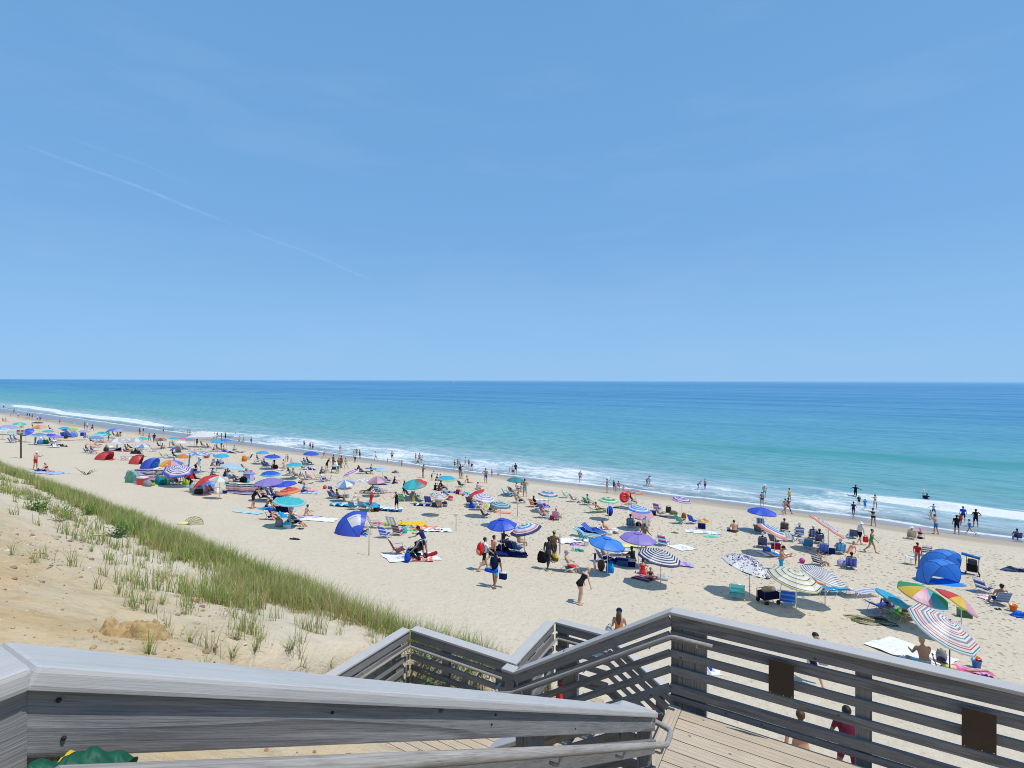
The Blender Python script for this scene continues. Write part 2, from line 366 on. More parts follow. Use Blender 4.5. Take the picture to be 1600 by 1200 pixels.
# ------------------------------------------------------------------ weathered boardwalk
def AB(a, b, z): return Vector((a * UX + b * UY, a * UY - b * UX, z))
def wood(name, c0, c1, cdark, rough=0.8, knots=True):
    m, nt = new_mat(name); N = NT(nt)
    oc = N.n('ShaderNodeTexCoord').outputs['Object']
    rnd = N.n('ShaderNodeObjectInfo').outputs['Random']
    off = N.n('ShaderNodeCombineXYZ', ins={0: N.math('MULTIPLY', rnd, 37.0), 1: N.math('MULTIPLY', rnd, 11.0), 2: rnd}).outputs[0]
    v = N.n('ShaderNodeVectorMath', operation='ADD', ins={0: oc, 1: off}).outputs[0]
    mp = lambda a, b, c: N.n('ShaderNodeMapping', ins={'Vector': v, 'Scale': (a, b, c)}).outputs[0]
    g1 = N.noise(mp(1.6, 42, 42), 1.6, 7, 0.7, 0.25); g2 = N.noise(mp(5.0, 260, 260), 1.0, 4, 0.75); bl = N.noise(v, 2.6, 4, 0.6)
    col = N.mix(N.mapr(g1, 0.36, 0.64), c0, c1)
    col = N.mix(N.mapr(g2, 0.46, 0.66, 0, 0.75), col, cdark)
    col = N.mix(N.mapr(bl, 0.38, 0.75, 0, 0.5), col, c1)
    col = N.mix(N.math('MULTIPLY', rnd, 0.28), col, cdark)
    h = N.math('ADD', N.math('MULTIPLY', g1, 0.5), N.math('MULTIPLY', g2, 0.5))
    if knots:
        vo = N.n('ShaderNodeTexVoronoi', ins={'Vector': mp(1.0, 1.5, 1.5), 'Scale': 4.6, 'Randomness': 1.0}).outputs[0]
        k = N.mapr(vo, 0.05, 0.11, 1, 0, True)
        col = N.mix(N.math('MULTIPLY', k, 0.72), col, (0.035, 0.028, 0.024))
        cr = N.n('ShaderNodeTexWave', wave_type='BANDS', bands_direction='Y', ins={'Vector': mp(0.35, 6, 6), 'Scale': 1.0, 'Distortion': 7.0, 'Detail': 3.0}).outputs[1]
        ck = N.mapr(cr, 0.0, 0.06, 1, 0)
        col = N.mix(N.math('MULTIPLY', ck, 0.55), col, cdark); h = N.math('SUBTRACT', h, N.math('MULTIPLY', ck, 0.7))
    N.out(N.princ(col, rough, 0.25, N.bump(h, 0.55 if knots else 0.3, 0.006)))
    return m
m_board = wood('weathered_board', (0.18, 0.182, 0.19), (0.285, 0.28, 0.275), (0.078, 0.075, 0.075))
m_cap = wood('painted_cap', (0.43, 0.425, 0.42), (0.495, 0.485, 0.475), (0.34, 0.325, 0.31), 0.6, False)
m_pipe = wood('handrail_wood', (0.24, 0.225, 0.215), (0.40, 0.38, 0.355), (0.11, 0.10, 0.095), 0.7, False)
m_deck = wood('deck_board', (0.47, 0.385, 0.285), (0.60, 0.50, 0.385), (0.33, 0.26, 0.19), 0.85)
m_metal, nt = new_mat('galvanised_metal'); N = NT(nt); N.out(N.princ((0.42, 0.42, 0.42), 0.45, 0.5, None, 0.8))

m_dark, nt = new_mat('dark_screw'); N = NT(nt); N.out(N.princ((0.03, 0.028, 0.028), 0.5, 0.4, None, 0.6))
def board(name, p, q, hgt, th, mat, parent, side=(0, 0, 1), bev=0.004, off=0.0):
    """A plank from p to q: hgt along the upright direction, th across it; its grain follows its length."""
    p, q = Vector(p), Vector(q); d = q - p; L = d.length; x = d.normalized()
    zv = Vector(side) - x * x.dot(Vector(side)); zv.normalize(); yv = zv.cross(x)
    M = Matrix((x, yv, zv)).transposed().to_4x4(); M.translation = (p + q) / 2 + yv * off
    mb = MB().box((0, 0, 0), (L, th, hgt), bev=bev)
    o = mb.build(name, mat, parent); o.matrix_world = M if parent is None else parent.matrix_world.inverted() @ M
    o.data.polygons.foreach_set('use_smooth', [False] * len(o.data.polygons)); return o
def pipe(name, pts, r, mat, parent, n=12):
    pts = [Vector(p) for p in pts]; c = pts[0]
    fine = [pts[0]]
    for i in range(1, len(pts) - 1):                              # round the elbows
        a, b, d = pts[i - 1], pts[i], pts[i + 1]
        e = min(0.05, (a - b).length * .4, (d - b).length * .4)
        u0, u1 = b + (a - b).normalized() * e, b + (d - b).normalized() * e
        for k in range(5):
            f = k / 4; fine.append(u0 * (1 - f) ** 2 + b * 2 * f * (1 - f) + u1 * f * f)
    fine.append(pts[-1])
    d = max((pts[i + 1] - pts[i] for i in range(len(pts) - 1)), key=lambda v: v.length).normalized()   # grain along the longest run
    z_ = d.orthogonal().normalized(); Mr = Matrix((d, z_.cross(d), z_)).transposed()
    o = MB().tube([Mr.inverted() @ (q - c) for q in fine], r, n).build(name, mat, parent, smooth=True)
    o.matrix_local = Matrix.Translation(c) @ Mr.to_4x4(); return o

LEV = [(0.04, 0.185), (0.235, 0.35), (0.455, 0.545), (0.65, 0.742), (0.86, 0.972), (0.992, 1.058)]
def railing(label, p, q, inner, posts, pipes=(), levs=LEV, caps=(0.0, 0.0), brackets=(), group='boardwalk railings', post_w=0.14, deep=0.09, cap_w=0.16, ext=0.0, ins=0.040):
    """A run of railing from p to q (tops of the cap). inner: the direction of the walkway side."""
    p, q, inner = Vector(p), Vector(q), Vector(inner)
    root = empty('railing', label, 'railing', (0, 0, 0), 0, group)
    d = (q - p).normalized(); up = Vector((0, 0, 1))
    pc, qc = p - d * caps[0], q + d * caps[1]
    nrm = d.cross(inner); nrm = nrm if nrm.z > 0 else -nrm
    board('cap', pc - inner * (cap_w / 2) - nrm * 0.019, qc - inner * (cap_w / 2) - nrm * 0.019, 0.038, cap_w, m_cap, root, side=nrm, bev=0.011)
    for i, (z0, z1) in enumerate(levs):
        zc = up * ((z0 + z1) / 2); hh = (z1 - z0)
        slope = math.hypot(d.x, d.y)
        a = p - inner * ins - zc - d * ext; b = q - inner * ins - zc
        board('rail_board', a, b, hh * slope, 0.036, m_board, root, side=(0, 0, 1))
    hz_ = Vector((d.x, d.y, 0)).normalized(); Lh = math.hypot((q - p).x, (q - p).y)
    for u, wd in posts:
        c = p + (q - p) * (u / Lh); nb = max(1, round(wd / 0.14))
        for k in range(nb):
            cc = c - inner * (0.0595 + deep / 2) + hz_ * ((k + .5 - nb / 2) * wd / nb)
            zt = cc.z - 0.045; zb = min(cc.z - 1.25, H(cc.x, cc.y) - 0.2)
            board('post', (cc.x, cc.y, zb), (cc.x, cc.y, zt), wd / nb - 0.003, deep, m_board, root, side=hz_)
    for pts in pipes: pipe('handrail', pts, 0.0225, m_pipe, root)
    for c in brackets:
        c = Vector(c)
        pipe('bracket', [c - inner * 0.062 - up * 0.075, c - inner * 0.012 - up * 0.075, c - up * 0.024], 0.009, m_metal, root, 8)
    return root
Au, Bv = Vector((UX, UY, 0)), Vector((UY, -UX, 0))       # unit vectors along a and b
def zl(a): return -0.472 + (a - 0.33) * (RAILT + 0.472) / (4.25 - 0.33)
# upper flight: its seaward-side rail passes close in front of the viewer
hp = lambda a: AB(a, -1.02, -0.637 - 0.597 * (a - 0.338))
railing('grey wooden railing with smooth pale cap sloping down beside the upper stairs', AB(0.33, -1.10, -0.472), AB(4.27, -1.10, RAILT), Bv, [(0.05, 0.14), (1.9, 0.14), (3.9, 0.14)],
        pipes=[[hp(0.325), hp(4.22), AB(4.46, -1.04, -2.99), AB(4.5, -1.2, -2.98), AB(4.36, -1.28, -2.97)]], brackets=[hp(1.0), hp(2.2), hp(3.15), hp(4.1)], levs=[(0.04, 0.162)] + LEV[1:], ext=0.09, ins=0.0425)
UPR = [o for o in bpy.data.objects if o.get('label', '').startswith('grey wooden railing with smooth')][0]
for a_, dz_ in ((0.365, .062), (0.372, .128), (0.95, .07), (1.75, .10), (1.78, .06), (2.6, .12), (3.4, .07)):
    MB().ell(AB(a_, -1.1215, zl(a_) - dz_), (.0042, .0042, .0042), None, 8, 6).build('screw', m_dark, UPR)
railing('level grey railing along the top landing that meets the sloping cap at a corner', AB(-2.6, -1.10, -0.472), AB(0.325, -1.10, -0.472), Bv, [(0.6, 0.14), (2.75, 0.14)])
railing('pale capped inland railing of the upper stairs, its end post beside the deck', AB(0.33, 0.47, -0.472), AB(4.25, 0.47, RAILT), -Bv, [(0.05, 0.14), (2.0, 0.14), (3.85, 0.14)], caps=(0, 0.16))
# second flight, turning back under the first
railing('short railing with a peaked cap turning off the foot of the upper stairs', AB(4.29, -1.262, RAILT), AB(4.29, -1.41, RAILT), Au, [], caps=(0.14, 0.0))
zf = lambda b: RAILT + (b + 1.41) * 0.625
railing('sloping railing on the inland side of the middle stairs below the peaked cap', AB(4.29, -1.41, RAILT), AB(4.29, -2.7, zf(-2.7)), Au, [(1.15, 0.14)])
zfar = lambda b: RAILT + (b + 1.466) * 0.625
fp = lambda b: AB(6.14, b, zfar(b) - 0.262)
railing('dark shaded railing with handrail sloping down from the deck corner along the middle stairs', AB(6.2, -1.466, RAILT), AB(6.2, -3.62, zfar(-3.62)), -Au, [(1.32, 0.20), (2.02, 0.2)],
        pipes=[[AB(6.14, -0.98, RAILT - 0.255), AB(6.14, -1.43, RAILT - 0.255), fp(-3.6), AB(6.12, -3.86, zfar(-3.62) - 0.33), AB(6.3, -3.9, zfar(-3.62) - 0.3)]],
        brackets=[AB(6.14, -1.15, RAILT - 0.255), fp(-1.7), fp(-2.55), fp(-3.45)], levs=LEV[:5])
railing('short level cap on the end post of the middle stairs handrail', AB(6.2, -3.62, zfar(-3.62)), AB(6.2, -3.82, zfar(-3.62)), -Au, [(0.1, 0.16)], levs=[(0.04, 0.185)])
# deck
railing('long slatted railing along the deck with two brown plates fixed to it', AB(6.2, -1.466, RAILT), AB(6.2, 4.6, RAILT), -Au, [(0.20, 0.40), (1.91, 0.14), (3.9, 0.14), (5.8, 0.14)])
root = empty('deck', 'weathered plank deck at the turn of the stairs, nosing board along its edge', 'deck')
k = 0; a = 4.28
while a < 6.1:
    wd = 0.186; board('deck_plank', AB(a + wd / 2, -1.31, DECK1 - 0.02), AB(a + wd / 2, 4.6, DECK1 - 0.02), 0.04, wd - 0.010, m_deck, root); a += wd; k += 1
board('nosing_board', AB(4.28, -1.388, DECK1 - 0.019), AB(6.16, -1.388, DECK1 - 0.019), 0.042, 0.14, m_deck, root)
for a in (4.32, 5.2, 6.1): board('joist', AB(a, -1.3, DECK1 - 0.14), AB(a, 4.6, DECK1 - 0.14), 0.19, 0.04, m_board, root)
# middle landing
railing('pale capped railing at the outer end of the lower landing beside the dune grass', AB(4.2, -6.26, RAILT2), AB(7.03, -6.26, RAILT2), Bv, [(0.3, 0.14), (1.6, 0.14), (2.6, 0.14)],
        pipes=[[AB(4.3, -6.2, RAILT2 - 0.255), AB(6.95, -6.2, RAILT2 - 0.255), AB(6.95, -4.2, RAILT2 - 0.255)]], brackets=[AB(6.95, -5.9, RAILT2 - 0.255), AB(6.95, -5.2, RAILT2 - 0.255), AB(6.95, -4.5, RAILT2 - 0.255)], cap_w=0.18)
railing('seaward railing of the lower landing with handrail, green weeds growing through its slats', AB(7.03, -6.26, RAILT2), AB(7.03, -4.06, RAILT2), -Au, [(0.75, 0.14), (1.85, 0.14)], cap_w=0.18)
railing('pale capped railing running seaward from the lower landing', AB(7.03, -4.06, RAILT2), AB(8.63, -4.14, RAILT2), Bv, [(0.8, 0.14), (1.5, 0.14)], pipes=[[AB(7.05, -3.99, RAILT2 - 0.255), AB(8.55, -4.06, RAILT2 - 0.255), AB(8.57, -3.1, RAILT2 - 0.255)]], cap_w=0.18)
z3 = lambda b: RAILT2 - (b + 3.12) * 0.63
railing('level railing above the head of the lowest stairs', AB(8.63, -4.14, RAILT2), AB(8.63, -3.12, RAILT2), -Au, [(0.12, 0.2)], cap_w=0.18)
railing('dark outer railing sloping down the lowest stairs to the sand', AB(8.63, -3.12, RAILT2), AB(8.63, 1.7, z3(1.7)), -Au, [(0.9, 0.14), (2.6, 0.14), (4.5, 0.14)])
railing('inner railing sloping down the lowest stairs behind the middle flight', AB(7.06, -3.12, RAILT2), AB(7.06, 1.7, z3(1.7)), Au, [(0.9, 0.14), (2.6, 0.14), (4.5, 0.14)])
def flight(label, axis, a0, a1, b0, b1, z0, z1, n):
    root = empty('stair_flight', label, 'stairs')
    for i in range(n):
        f0, f1 = i / n, (i + 1) / n; z = z0 + (z1 - z0) * (i + 1) / (n + 1)
        for j in (0.27, 0.76):
            if axis == 0:
                c = a0 + (a1 - a0) * (f0 + (f1 - f0) * j); p, q = AB(c, b0, z - .02), AB(c, b1, z - .02); wd = abs(a1 - a0) / n * 0.47
            else:
                c = b0 + (b1 - b0) * (f0 + (f1 - f0) * j); p, q = AB(a0, c, z - .02), AB(a1, c, z - .02); wd = abs(b1 - b0) / n * 0.47
            board('tread', p, q, 0.038, wd, m_deck, root)
    for e in (0.03, 0.97):
        if axis == 0: p, q = AB(a0, b0 + (b1 - b0) * e, z0 - .2), AB(a1, b0 + (b1 - b0) * e, z1 - .12)
        else: p, q = AB(a0 + (a1 - a0) * e, b0, z0 - .2), AB(a0 + (a1 - a0) * e, b1, z1 - .12)
        board('stringer', p, q, 0.26, 0.045, m_board, root)
flight('upper wooden stairs going down beside the sloping railing', 0, 0.36, 4.26, -1.06, 0.44, TOPD, DECK1, 12)
flight('middle wooden stairs going down behind the dark railing', 1, 4.36, 6.14, -1.46, -4.0, DECK1, DECK2, 9)
flight('lowest wooden stairs going down to the sand', 1, 7.12, 8.57, -3.12, 1.75, DECK2, -8.62, 16)
for nm, lb, a0, a1, b0, b1, z in (('upper_landing', 'top landing of grey planks where the stairs begin', -2.6, 0.34, -1.06, 0.6, TOPD), ('lower_landing', 'sandy lower landing of planks between the middle and lowest stairs', 4.25, 6.98, -6.2, -4.02, DECK2), ('small_landing', 'small plank landing at the head of the lowest stairs', 7.1, 8.57, -4.0, -3.14, DECK2)):
    root = empty(nm, lb, 'landing'); a = a0
    while a < a1 - 0.07:
        board('deck_plank', AB(a + .07, b0, z - .02), AB(a + .07, b1, z - .02), 0.04, 0.134, m_deck, root); a += 0.142
# plates on the deck railing
m_plate, nt = new_mat('brown_plate'); N = NT(nt)
N.out(N.princ(N.mix(N.noise(N.n('ShaderNodeTexCoord').outputs['Object'], 6, 4), (0.030, 0.017, 0.011), (0.05, 0.03, 0.02)), 0.55, 0.4))
for b, lb in ((-0.29, 'blank brown metal plate on the deck railing, the one by the standing woman'), (1.295, 'blank brown metal plate on the deck railing, the one below the red striped umbrella')):
    root = empty('plate', lb, 'plate', AB(6.137, b, RAILT - 0.41), 0, 'brown plates on the deck railing')
    root.rotation_euler = (0, 0, -SA)
    MB().box((0, 0, 0), (0.238, 0.008, 0.36), bev=0.002).build('panel', m_plate, root)
    for x, z in ((-.1, -.165), (0.02, -.168), (.1, -.165)): MB().ell((x, -.006, z), (.006, .004, .006)).build('screw', m_metal, root)
# bundle of green cloth tucked behind the handrail
m_green, nt = new_mat('green_cloth'); N = NT(nt)
oc = N.n('ShaderNodeTexCoord').outputs['Object']
N.out(N.princ(N.mix(N.noise(oc, 9, 4), (0.004, 0.06, 0.036), (0.012, 0.11, 0.062)), 0.6, 0.3, N.bump(N.noise(oc, 30, 4), 0.4, 0.01)))
m_yel, nt = new_mat('yellow_print'); N = NT(nt); N.out(N.princ((0.62, 0.40, 0.02), 0.6, 0.3))
P = []; NA, NB_ = 44, 22
def fold(u, v):
    a, z0 = 0.305 + 0.150 * u, -0.640 - 0.072 * u
    env = min(1.0, 0.35 + 2.2 * math.sin(math.pi * min(0.97, max(0.03, u))))
    ridge = 0.5 + 0.5 * math.sin(u * 15 + 2.2 * math.sin(v * 4 + u * 3)); ridge2 = 0.5 + 0.5 * math.sin(u * 27 - v * 9 + 1.3)
    ang = -0.5 + v * 3.6; rad = env * (0.034 + 0.013 * ridge + 0.007 * ridge2 + 0.0015 * math.sin(u * 61 + v * 23))
    return AB(a + 0.012 * math.sin(v * 7), -1.06, z0), rad, ang
for i in range(NA + 1):
    r_ = []
    for j in range(NB_ + 1):
        c_, rad, ang = fold(i / NA, j / NB_)
        r_.append(c_ + Bv * (-rad * math.cos(ang) * 0.62) + Vector((0, 0, 1)) * (rad * math.sin(ang)))
    P.append(r_)
c0 = AB(0.4, -1.05, -0.7)
root = empty('cloth_bundle', 'crumpled dark green cloth bag with yellow print tucked behind the handrail', 'bag', c0)
MB().grid([[q - c0 for q in r_] for r_ in P]).build('cloth', m_green, root, smooth=True)
pr = [[P[i][j] + (P[i][j] - fold(i / NA, j / NB_)[0]).normalized() * 0.0012 - c0 for j in range(9, 12)] for i in range(13, 21)]
MB().grid(pr).build('print', m_yel, root, smooth=True)
# ------------------------------------------------------------------ dune grass, plants, stones
m_grass, nt = new_mat('grass_blade'); N = NT(nt)
cl = N.n('ShaderNodeVertexColor', layer_name='Col').outputs[0]
d1 = N.n('ShaderNodeBsdfDiffuse', ins={'Color': cl}).outputs[0]
d2 = N.n('ShaderNodeBsdfTranslucent', ins={'Color': cl}).outputs[0]
N.out(N.n('ShaderNodeMixShader', ins={0: 0.45, 1: d1, 2: d2}).outputs[0])
GREENS = np.array([[0.20, 0.38, 0.06], [0.28, 0.44, 0.10], [0.36, 0.46, 0.16], [0.42, 0.46, 0.22], [0.14, 0.30, 0.04]])
TANS = np.array([[0.60, 0.52, 0.32], [0.52, 0.45, 0.26], [0.42, 0.36, 0.22]])
def blades(bx, by, bz, length, width, lean, dirn, tan_p=0.16, dead=None):
    """Curved tapering blades standing at the given spots."""
    n = len(bx); SEG = 4
    f = np.linspace(0, 1, SEG + 1)[None, :]
    up = length[:, None] * (f - 0.28 * lean[:, None] * f ** 2); out = length[:, None] * lean[:, None] * (0.25 * f + 0.65 * f ** 2)
    cx = bx[:, None] + np.cos(dirn)[:, None] * out; cy = by[:, None] + np.sin(dirn)[:, None] * out; cz = bz[:, None] + up
    wv = width[:, None] * (1 - f ** 1.6 * 0.96)
    sa = dirn + nrng.uniform(0.7, 2.4, n)
    lx, ly = np.cos(sa)[:, None] * wv / 2, np.sin(sa)[:, None] * wv / 2
    L = np.stack([cx - lx, cy - ly, cz], -1); Rr = np.stack([cx + lx, cy + ly, cz], -1)
    V = np.stack([L, Rr], 2).reshape(n, -1, 3)
    k = np.arange(SEG) * 2; q = np.stack([k, k + 1, k + 3, k + 2], 1)
    Fc = (np.arange(n)[:, None, None] * (2 * SEG + 2) + q[None]).reshape(-1, 4)
    ci = nrng.integers(0, len(GREENS), n); c = GREENS[ci] * nrng.uniform(0.75, 1.25, (n, 1))
    tn = nrng.random(n) < (tan_p if dead is None else dead); c[tn] = TANS[nrng.integers(0, 3, tn.sum())] * nrng.uniform(0.8, 1.15, (tn.sum(), 1))
    cc = np.repeat(c[:, None, :], 2 * SEG + 2, 1)
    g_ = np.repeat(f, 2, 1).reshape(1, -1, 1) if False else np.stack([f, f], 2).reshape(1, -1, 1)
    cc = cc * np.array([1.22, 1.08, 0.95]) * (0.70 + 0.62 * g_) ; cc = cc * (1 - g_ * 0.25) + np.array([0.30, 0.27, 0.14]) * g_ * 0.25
    col = np.concatenate([cc, np.ones((*cc.shape[:2], 1))], -1).reshape(-1, 4)
    return V.reshape(-1, 3), Fc, col
def to_xy(s, t): return s * SN + t * CS, s * CS - t * SN
# dense band along the brow of the dune
ncl = 9000
tt = np.concatenate([-np.abs(nrng.uniform(3.6, 30, ncl * 2 // 3)), nrng.uniform(-75, -30, ncl // 3)])
s0 = np.interp(tt, [-75, -37, -25, -16, -12, -9, -7, -5.5, -4], [6.4, 6.6, 6.2, 5.7, 5.4, 5.7, 6.5, 6.9, 7.1])
s1 = np.interp(tt, [-75, -8, -6, -4], [8.5, 8.4, 8.2, 8.0])
ss = s0 + (s1 - s0) * nrng.random(len(tt)) ** 0.8 + 0.4 * wob(tt, tt * 0, 0.8, 1.0)
pn = 0.5 + 0.5 * (0.6 * wob(ss * 1.3, tt, 0.8, 4.2) + 0.4 * wob(ss * 1.5, tt, 2.1, 1.2)) + 0.12 + 0.3 * sstep(6.2, 7.6, ss)
keep = nrng.random(len(tt)) < np.clip(-0.62 + 2.2 * pn, 0.03, 1) * np.interp(tt, [-8, -6.5, -4], [1, 0.75, 0.35]) * np.clip((ss - s0 + 0.5) / 1.0, 0.3, 1)
tt, ss = tt[keep], ss[keep]
# loose tufts on the open slope
nt2 = 560; t2 = nrng.uniform(-11.5, -5.9, nt2); s2 = nrng.uniform(2.9, 6.4, nt2)
k2 = nrng.random(nt2) < np.clip(0.35 + 0.8 * wob(s2, t2, 1.2, 2.0), 0.12, 1) * np.interp(s2, [2.9, 3.5, 5], [0.45, 0.8, 1])
t3 = nrng.uniform(-40, -8, 330); s3 = np.interp(t3, [-40, -16, -8], [6.3, 5.2, 5.0]) - np.abs(nrng.normal(0, 0.75, 330))
parts = []
for T_, S_, nb, ln, spread in ((tt, ss, 12, (0.32, 0.68), 0.10), (t2[k2], s2[k2], 17, (0.25, 0.66), 0.05), (t3, s3, 11, (0.2, 0.55), 0.06)):
    n = len(T_); ty = np.repeat(T_, nb) + nrng.normal(0, spread, n * nb); sy = np.repeat(S_, nb) + nrng.normal(0, spread, n * nb)
    x, y = to_xy(sy, ty); zb = HST(sy, ty) - 0.02
    ls_ = np.repeat(nrng.uniform(*ln, n), nb) * nrng.uniform(0.6, 1.15, n * nb)
    dr = np.where(nrng.random(n * nb) < 0.5, nrng.normal(-0.2, 0.8, n * nb), nrng.uniform(0, 2 * math.pi, n * nb))
    dist = np.hypot(x, y); wd = nrng.uniform(0.006, 0.0105, n * nb) * np.clip(dist / 9, 1, 2.2)
    patch = np.repeat(np.clip(0.16 + 0.42 * (0.5 + 0.5 * wob(S_, T_, 0.7, 9.0)), 0, 1), nb)
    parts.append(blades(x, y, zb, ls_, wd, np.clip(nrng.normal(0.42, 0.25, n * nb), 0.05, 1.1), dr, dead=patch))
    if spread == 0.10:                                            # seed heads and dead stalks between
        kk = nrng.random(n * nb) < 0.10
        parts.append(blades(x[kk], y[kk], zb[kk], ls_[kk] * 0.55, wd[kk] * 1.3, np.full(kk.sum(), 1.2), nrng.uniform(0, 6.28, kk.sum()), dead=0.8))
def join(parts):
    o = 0; Vs, Fs, Cs = [], [], []
    for v, f, c in parts: Vs.append(v); Fs.append(f + o); Cs.append(c); o += len(v)
    return np.concatenate(Vs), np.concatenate(Fs), np.concatenate(Cs)
v_, f_, c_ = join(parts)
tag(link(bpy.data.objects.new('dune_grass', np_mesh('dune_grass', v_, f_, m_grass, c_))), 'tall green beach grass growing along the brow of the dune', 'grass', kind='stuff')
# clumps that stand alone on the bare sand
def tuft(px, py, nb, ln, label, lean=0.55, grp=None):
    c = at(px, py); n = nb
    a = nrng.uniform(0, 2 * math.pi, n); r = np.abs(nrng.normal(0, 0.028, n))
    x, y = r * np.cos(a), r * np.sin(a); z = np.zeros(n) - 0.02
    v, f, cc = blades(x, y, z, nrng.uniform(0.55, 1.0, n) * ln, nrng.uniform(0.004, 0.007, n), np.clip(nrng.normal(lean, 0.28, n), 0.05, 1.3), np.where(nrng.random(n) < .6, a, nrng.normal(0, 0.7, n)), 0.15)
    o = link(bpy.data.objects.new('grass_clump', np_mesh('grass_clump', v, f, m_grass, cc))); o.location = c
    tag(o, label, 'grass clump', 'grass clumps alone on the dune sand')
for a_ in ((20, 868, 26, 0.62, 'long bent grass clump growing from bare sand, nearest the dune brow plants', 0.8), (185, 928, 20, 0.5, 'thin upright grass clump above the crumbling ochre sand bank', 0.4), (234, 1022, 40, 0.42, 'dense spiky grass clump just below the ochre sand bank', 0.5), (297, 1004, 34, 0.36, 'small star shaped grass clump with drooping brown blades', 0.85), (143, 862, 26, 0.42, 'grey green grass clump standing beside fallen dead stems', 0.6),
             (365, 1030, 24, 0.42, 'loose grass clump leaning over the sloping pale cap rail', 0.6), (400, 1018, 34, 0.5, 'wide straggling grass clump among yellowed blades on the slope', 0.7), (455, 1018, 36, 0.48, 'bushy grass clump low on the slope near the landing rail', 0.7), (517, 1048, 18, 0.42, 'sparse seeding grass clump touching the outer landing rail', 0.8), (320, 1050, 26, 0.36, 'short grass clump at the foot of the slope just over the cap rail', 0.6), (57, 880, 22, 0.62, 'long bent grass clump growing in bare sand beside a curled twig', 0.9), (255, 945, 26, 0.5, 'pale leaning grass clump right of the thin upright one', 0.7)): tuft(*a_)
# broad leaved plants
m_leaf, nt = new_mat('plant_leaf'); N = NT(nt)
cl = N.n('ShaderNodeVertexColor', layer_name='Col').outputs[0]
pb = N.princ(cl, 0.5, 0.35); d2 = N.n('ShaderNodeBsdfTranslucent', ins={'Color': cl}).outputs[0]
N.out(N.n('ShaderNodeMixShader', ins={0: 0.25, 1: pb, 2: d2}).outputs[0])
def leafy(px, py, stems, ht, label, spread=0.25, c=None, name='leafy_plant'):
    c = at(px, py) if c is None else c; root = empty(name, label, 'plant', c); ht = ht * (1.35 if name == 'leafy_plant' else 1)
    mb = MB(); st = MB()
    for i in range(stems):
        a = rng.uniform(0, 6.28); r = rng.uniform(0.1, 1) * spread; L = ht * rng.uniform(.6, 1.1); le = rng.uniform(0.1, 0.55)
        b0 = Vector((r * math.cos(a) * .5, r * math.sin(a) * .5, -0.03)); tip = b0 + Vector((math.cos(a) * L * le, math.sin(a) * L * le, L))
        st.tube([b0, (b0 + tip) / 2 + Vector((0, 0, .02)), tip], [.004, .003, .0015], 5, col=(0.13, 0.16, 0.06))
        for k in range(13):
            f = 0.12 + 0.88 * k / 10; q = b0.lerp(tip, f); an = k * 2.4 + a; ll = 0.11 * (1.15 - f * .6) * rng.uniform(.7, 1.2) * (ht / 0.4)
            d = Vector((math.cos(an), math.sin(an), rng.uniform(-.1, .75))).normalized(); sd = d.cross(Vector((0, 0, 1))).normalized() * ll * 0.22
            g_ = rng.uniform(.7, 1.35); cc = (0.10 * g_, 0.27 * g_, 0.04 * g_)
            if rng.random() < .12: cc = (0.24, 0.24, 0.06)
            m1 = q + d * ll * .5 + Vector((0, 0, ll * .06)); e = q + d * ll - Vector((0, 0, ll * .12))
            mb.add([q, m1 + sd, e, m1 - sd], [(0, 1, 2, 3)], cc)
    st.build('stem', m_leaf, root); mb.build('foliage', m_leaf, root)
for a_ in ((58, 800, 13, 0.42, 'bright green leafy plant at the upper edge of the dune sand', .4), (104, 806, 11, 0.38, 'leafy green plant among dead grey stems on the dune', .4), (190, 838, 14, 0.42, 'large leafy green plant in the middle of the dune grass', .4), (212, 834, 9, 0.36, 'smaller leafy plant touching the large leafy one', .3), (136, 805, 9, 0.34, 'leafy plant growing where the dune grass thickens', .3), (40, 742, 9, 0.5, 'dark leafy bush on the dune brow below the man in red trunks', .5),
             (668, 1037, 8, 0.24, 'low leafy plant with dead stems in front of the landing grass', .2), (735, 1046, 12, 0.22, 'leafy green weeds just beyond the seaward landing railing', .5), (790, 1040, 8, 0.18, 'low weeds beyond the landing railing near its joint', .4)): leafy(*a_)
leafy(0, 0, 7, 0.55, 'green weed growing up through the slats of the lower landing railing', 0.10, AB(6.86, -5.62, DECK2 - 0.05), 'weed')
leafy(0, 0, 5, 0.30, 'small weed sprouting from the lower landing boards', 0.10, AB(6.8, -5.3, DECK2 - 0.02), 'weed')
# dead stems
m_twig, nt = new_mat('dead_wood'); N = NT(nt)
N.out(N.princ(N.mix(N.noise(N.n('ShaderNodeTexCoord').outputs['Object'], 14, 4), (0.10, 0.075, 0.055), (0.23, 0.19, 0.15)), 0.85, 0.2))
def twigs(px, py, n, L, label, name='dead_branch', rad=0.008, up=0.25):
    c = at(px, py); root = MB()
    for i in range(n):
        a = rng.uniform(0, 6.28); ll = L * rng.uniform(.4, 1); p0 = Vector((rng.uniform(-.06, .06), rng.uniform(-.06, .06), .01))
        p1 = p0 + Vector((math.cos(a), math.sin(a), rng.uniform(.05, up) * 1.6)) * ll * .5; p2 = p1 + Vector((math.cos(a + rng.uniform(-.7, .7)), math.sin(a + rng.uniform(-.7, .7)), rng.uniform(-.1, up))) * ll * .5
        root.tube([p0, p1, p2], [rad, rad * .8, rad * .35], 6)
    o = root.build(name, m_twig, loc=c, smooth=True); tag(o, label, 'branch')
twigs(80, 886, 3, 0.30, 'curled dark twig lying on the bare dune sand', rad=0.007)
twigs(95, 815, 14, 0.7, 'tangle of grey dead stems under the leafy plants on the dune'); twigs(172, 838, 12, 0.6, 'grey dead branches lying across the dune beside the large leafy plant'); twigs(248, 900, 5, 0.35, 'small dark twig left of the grass on open sand')
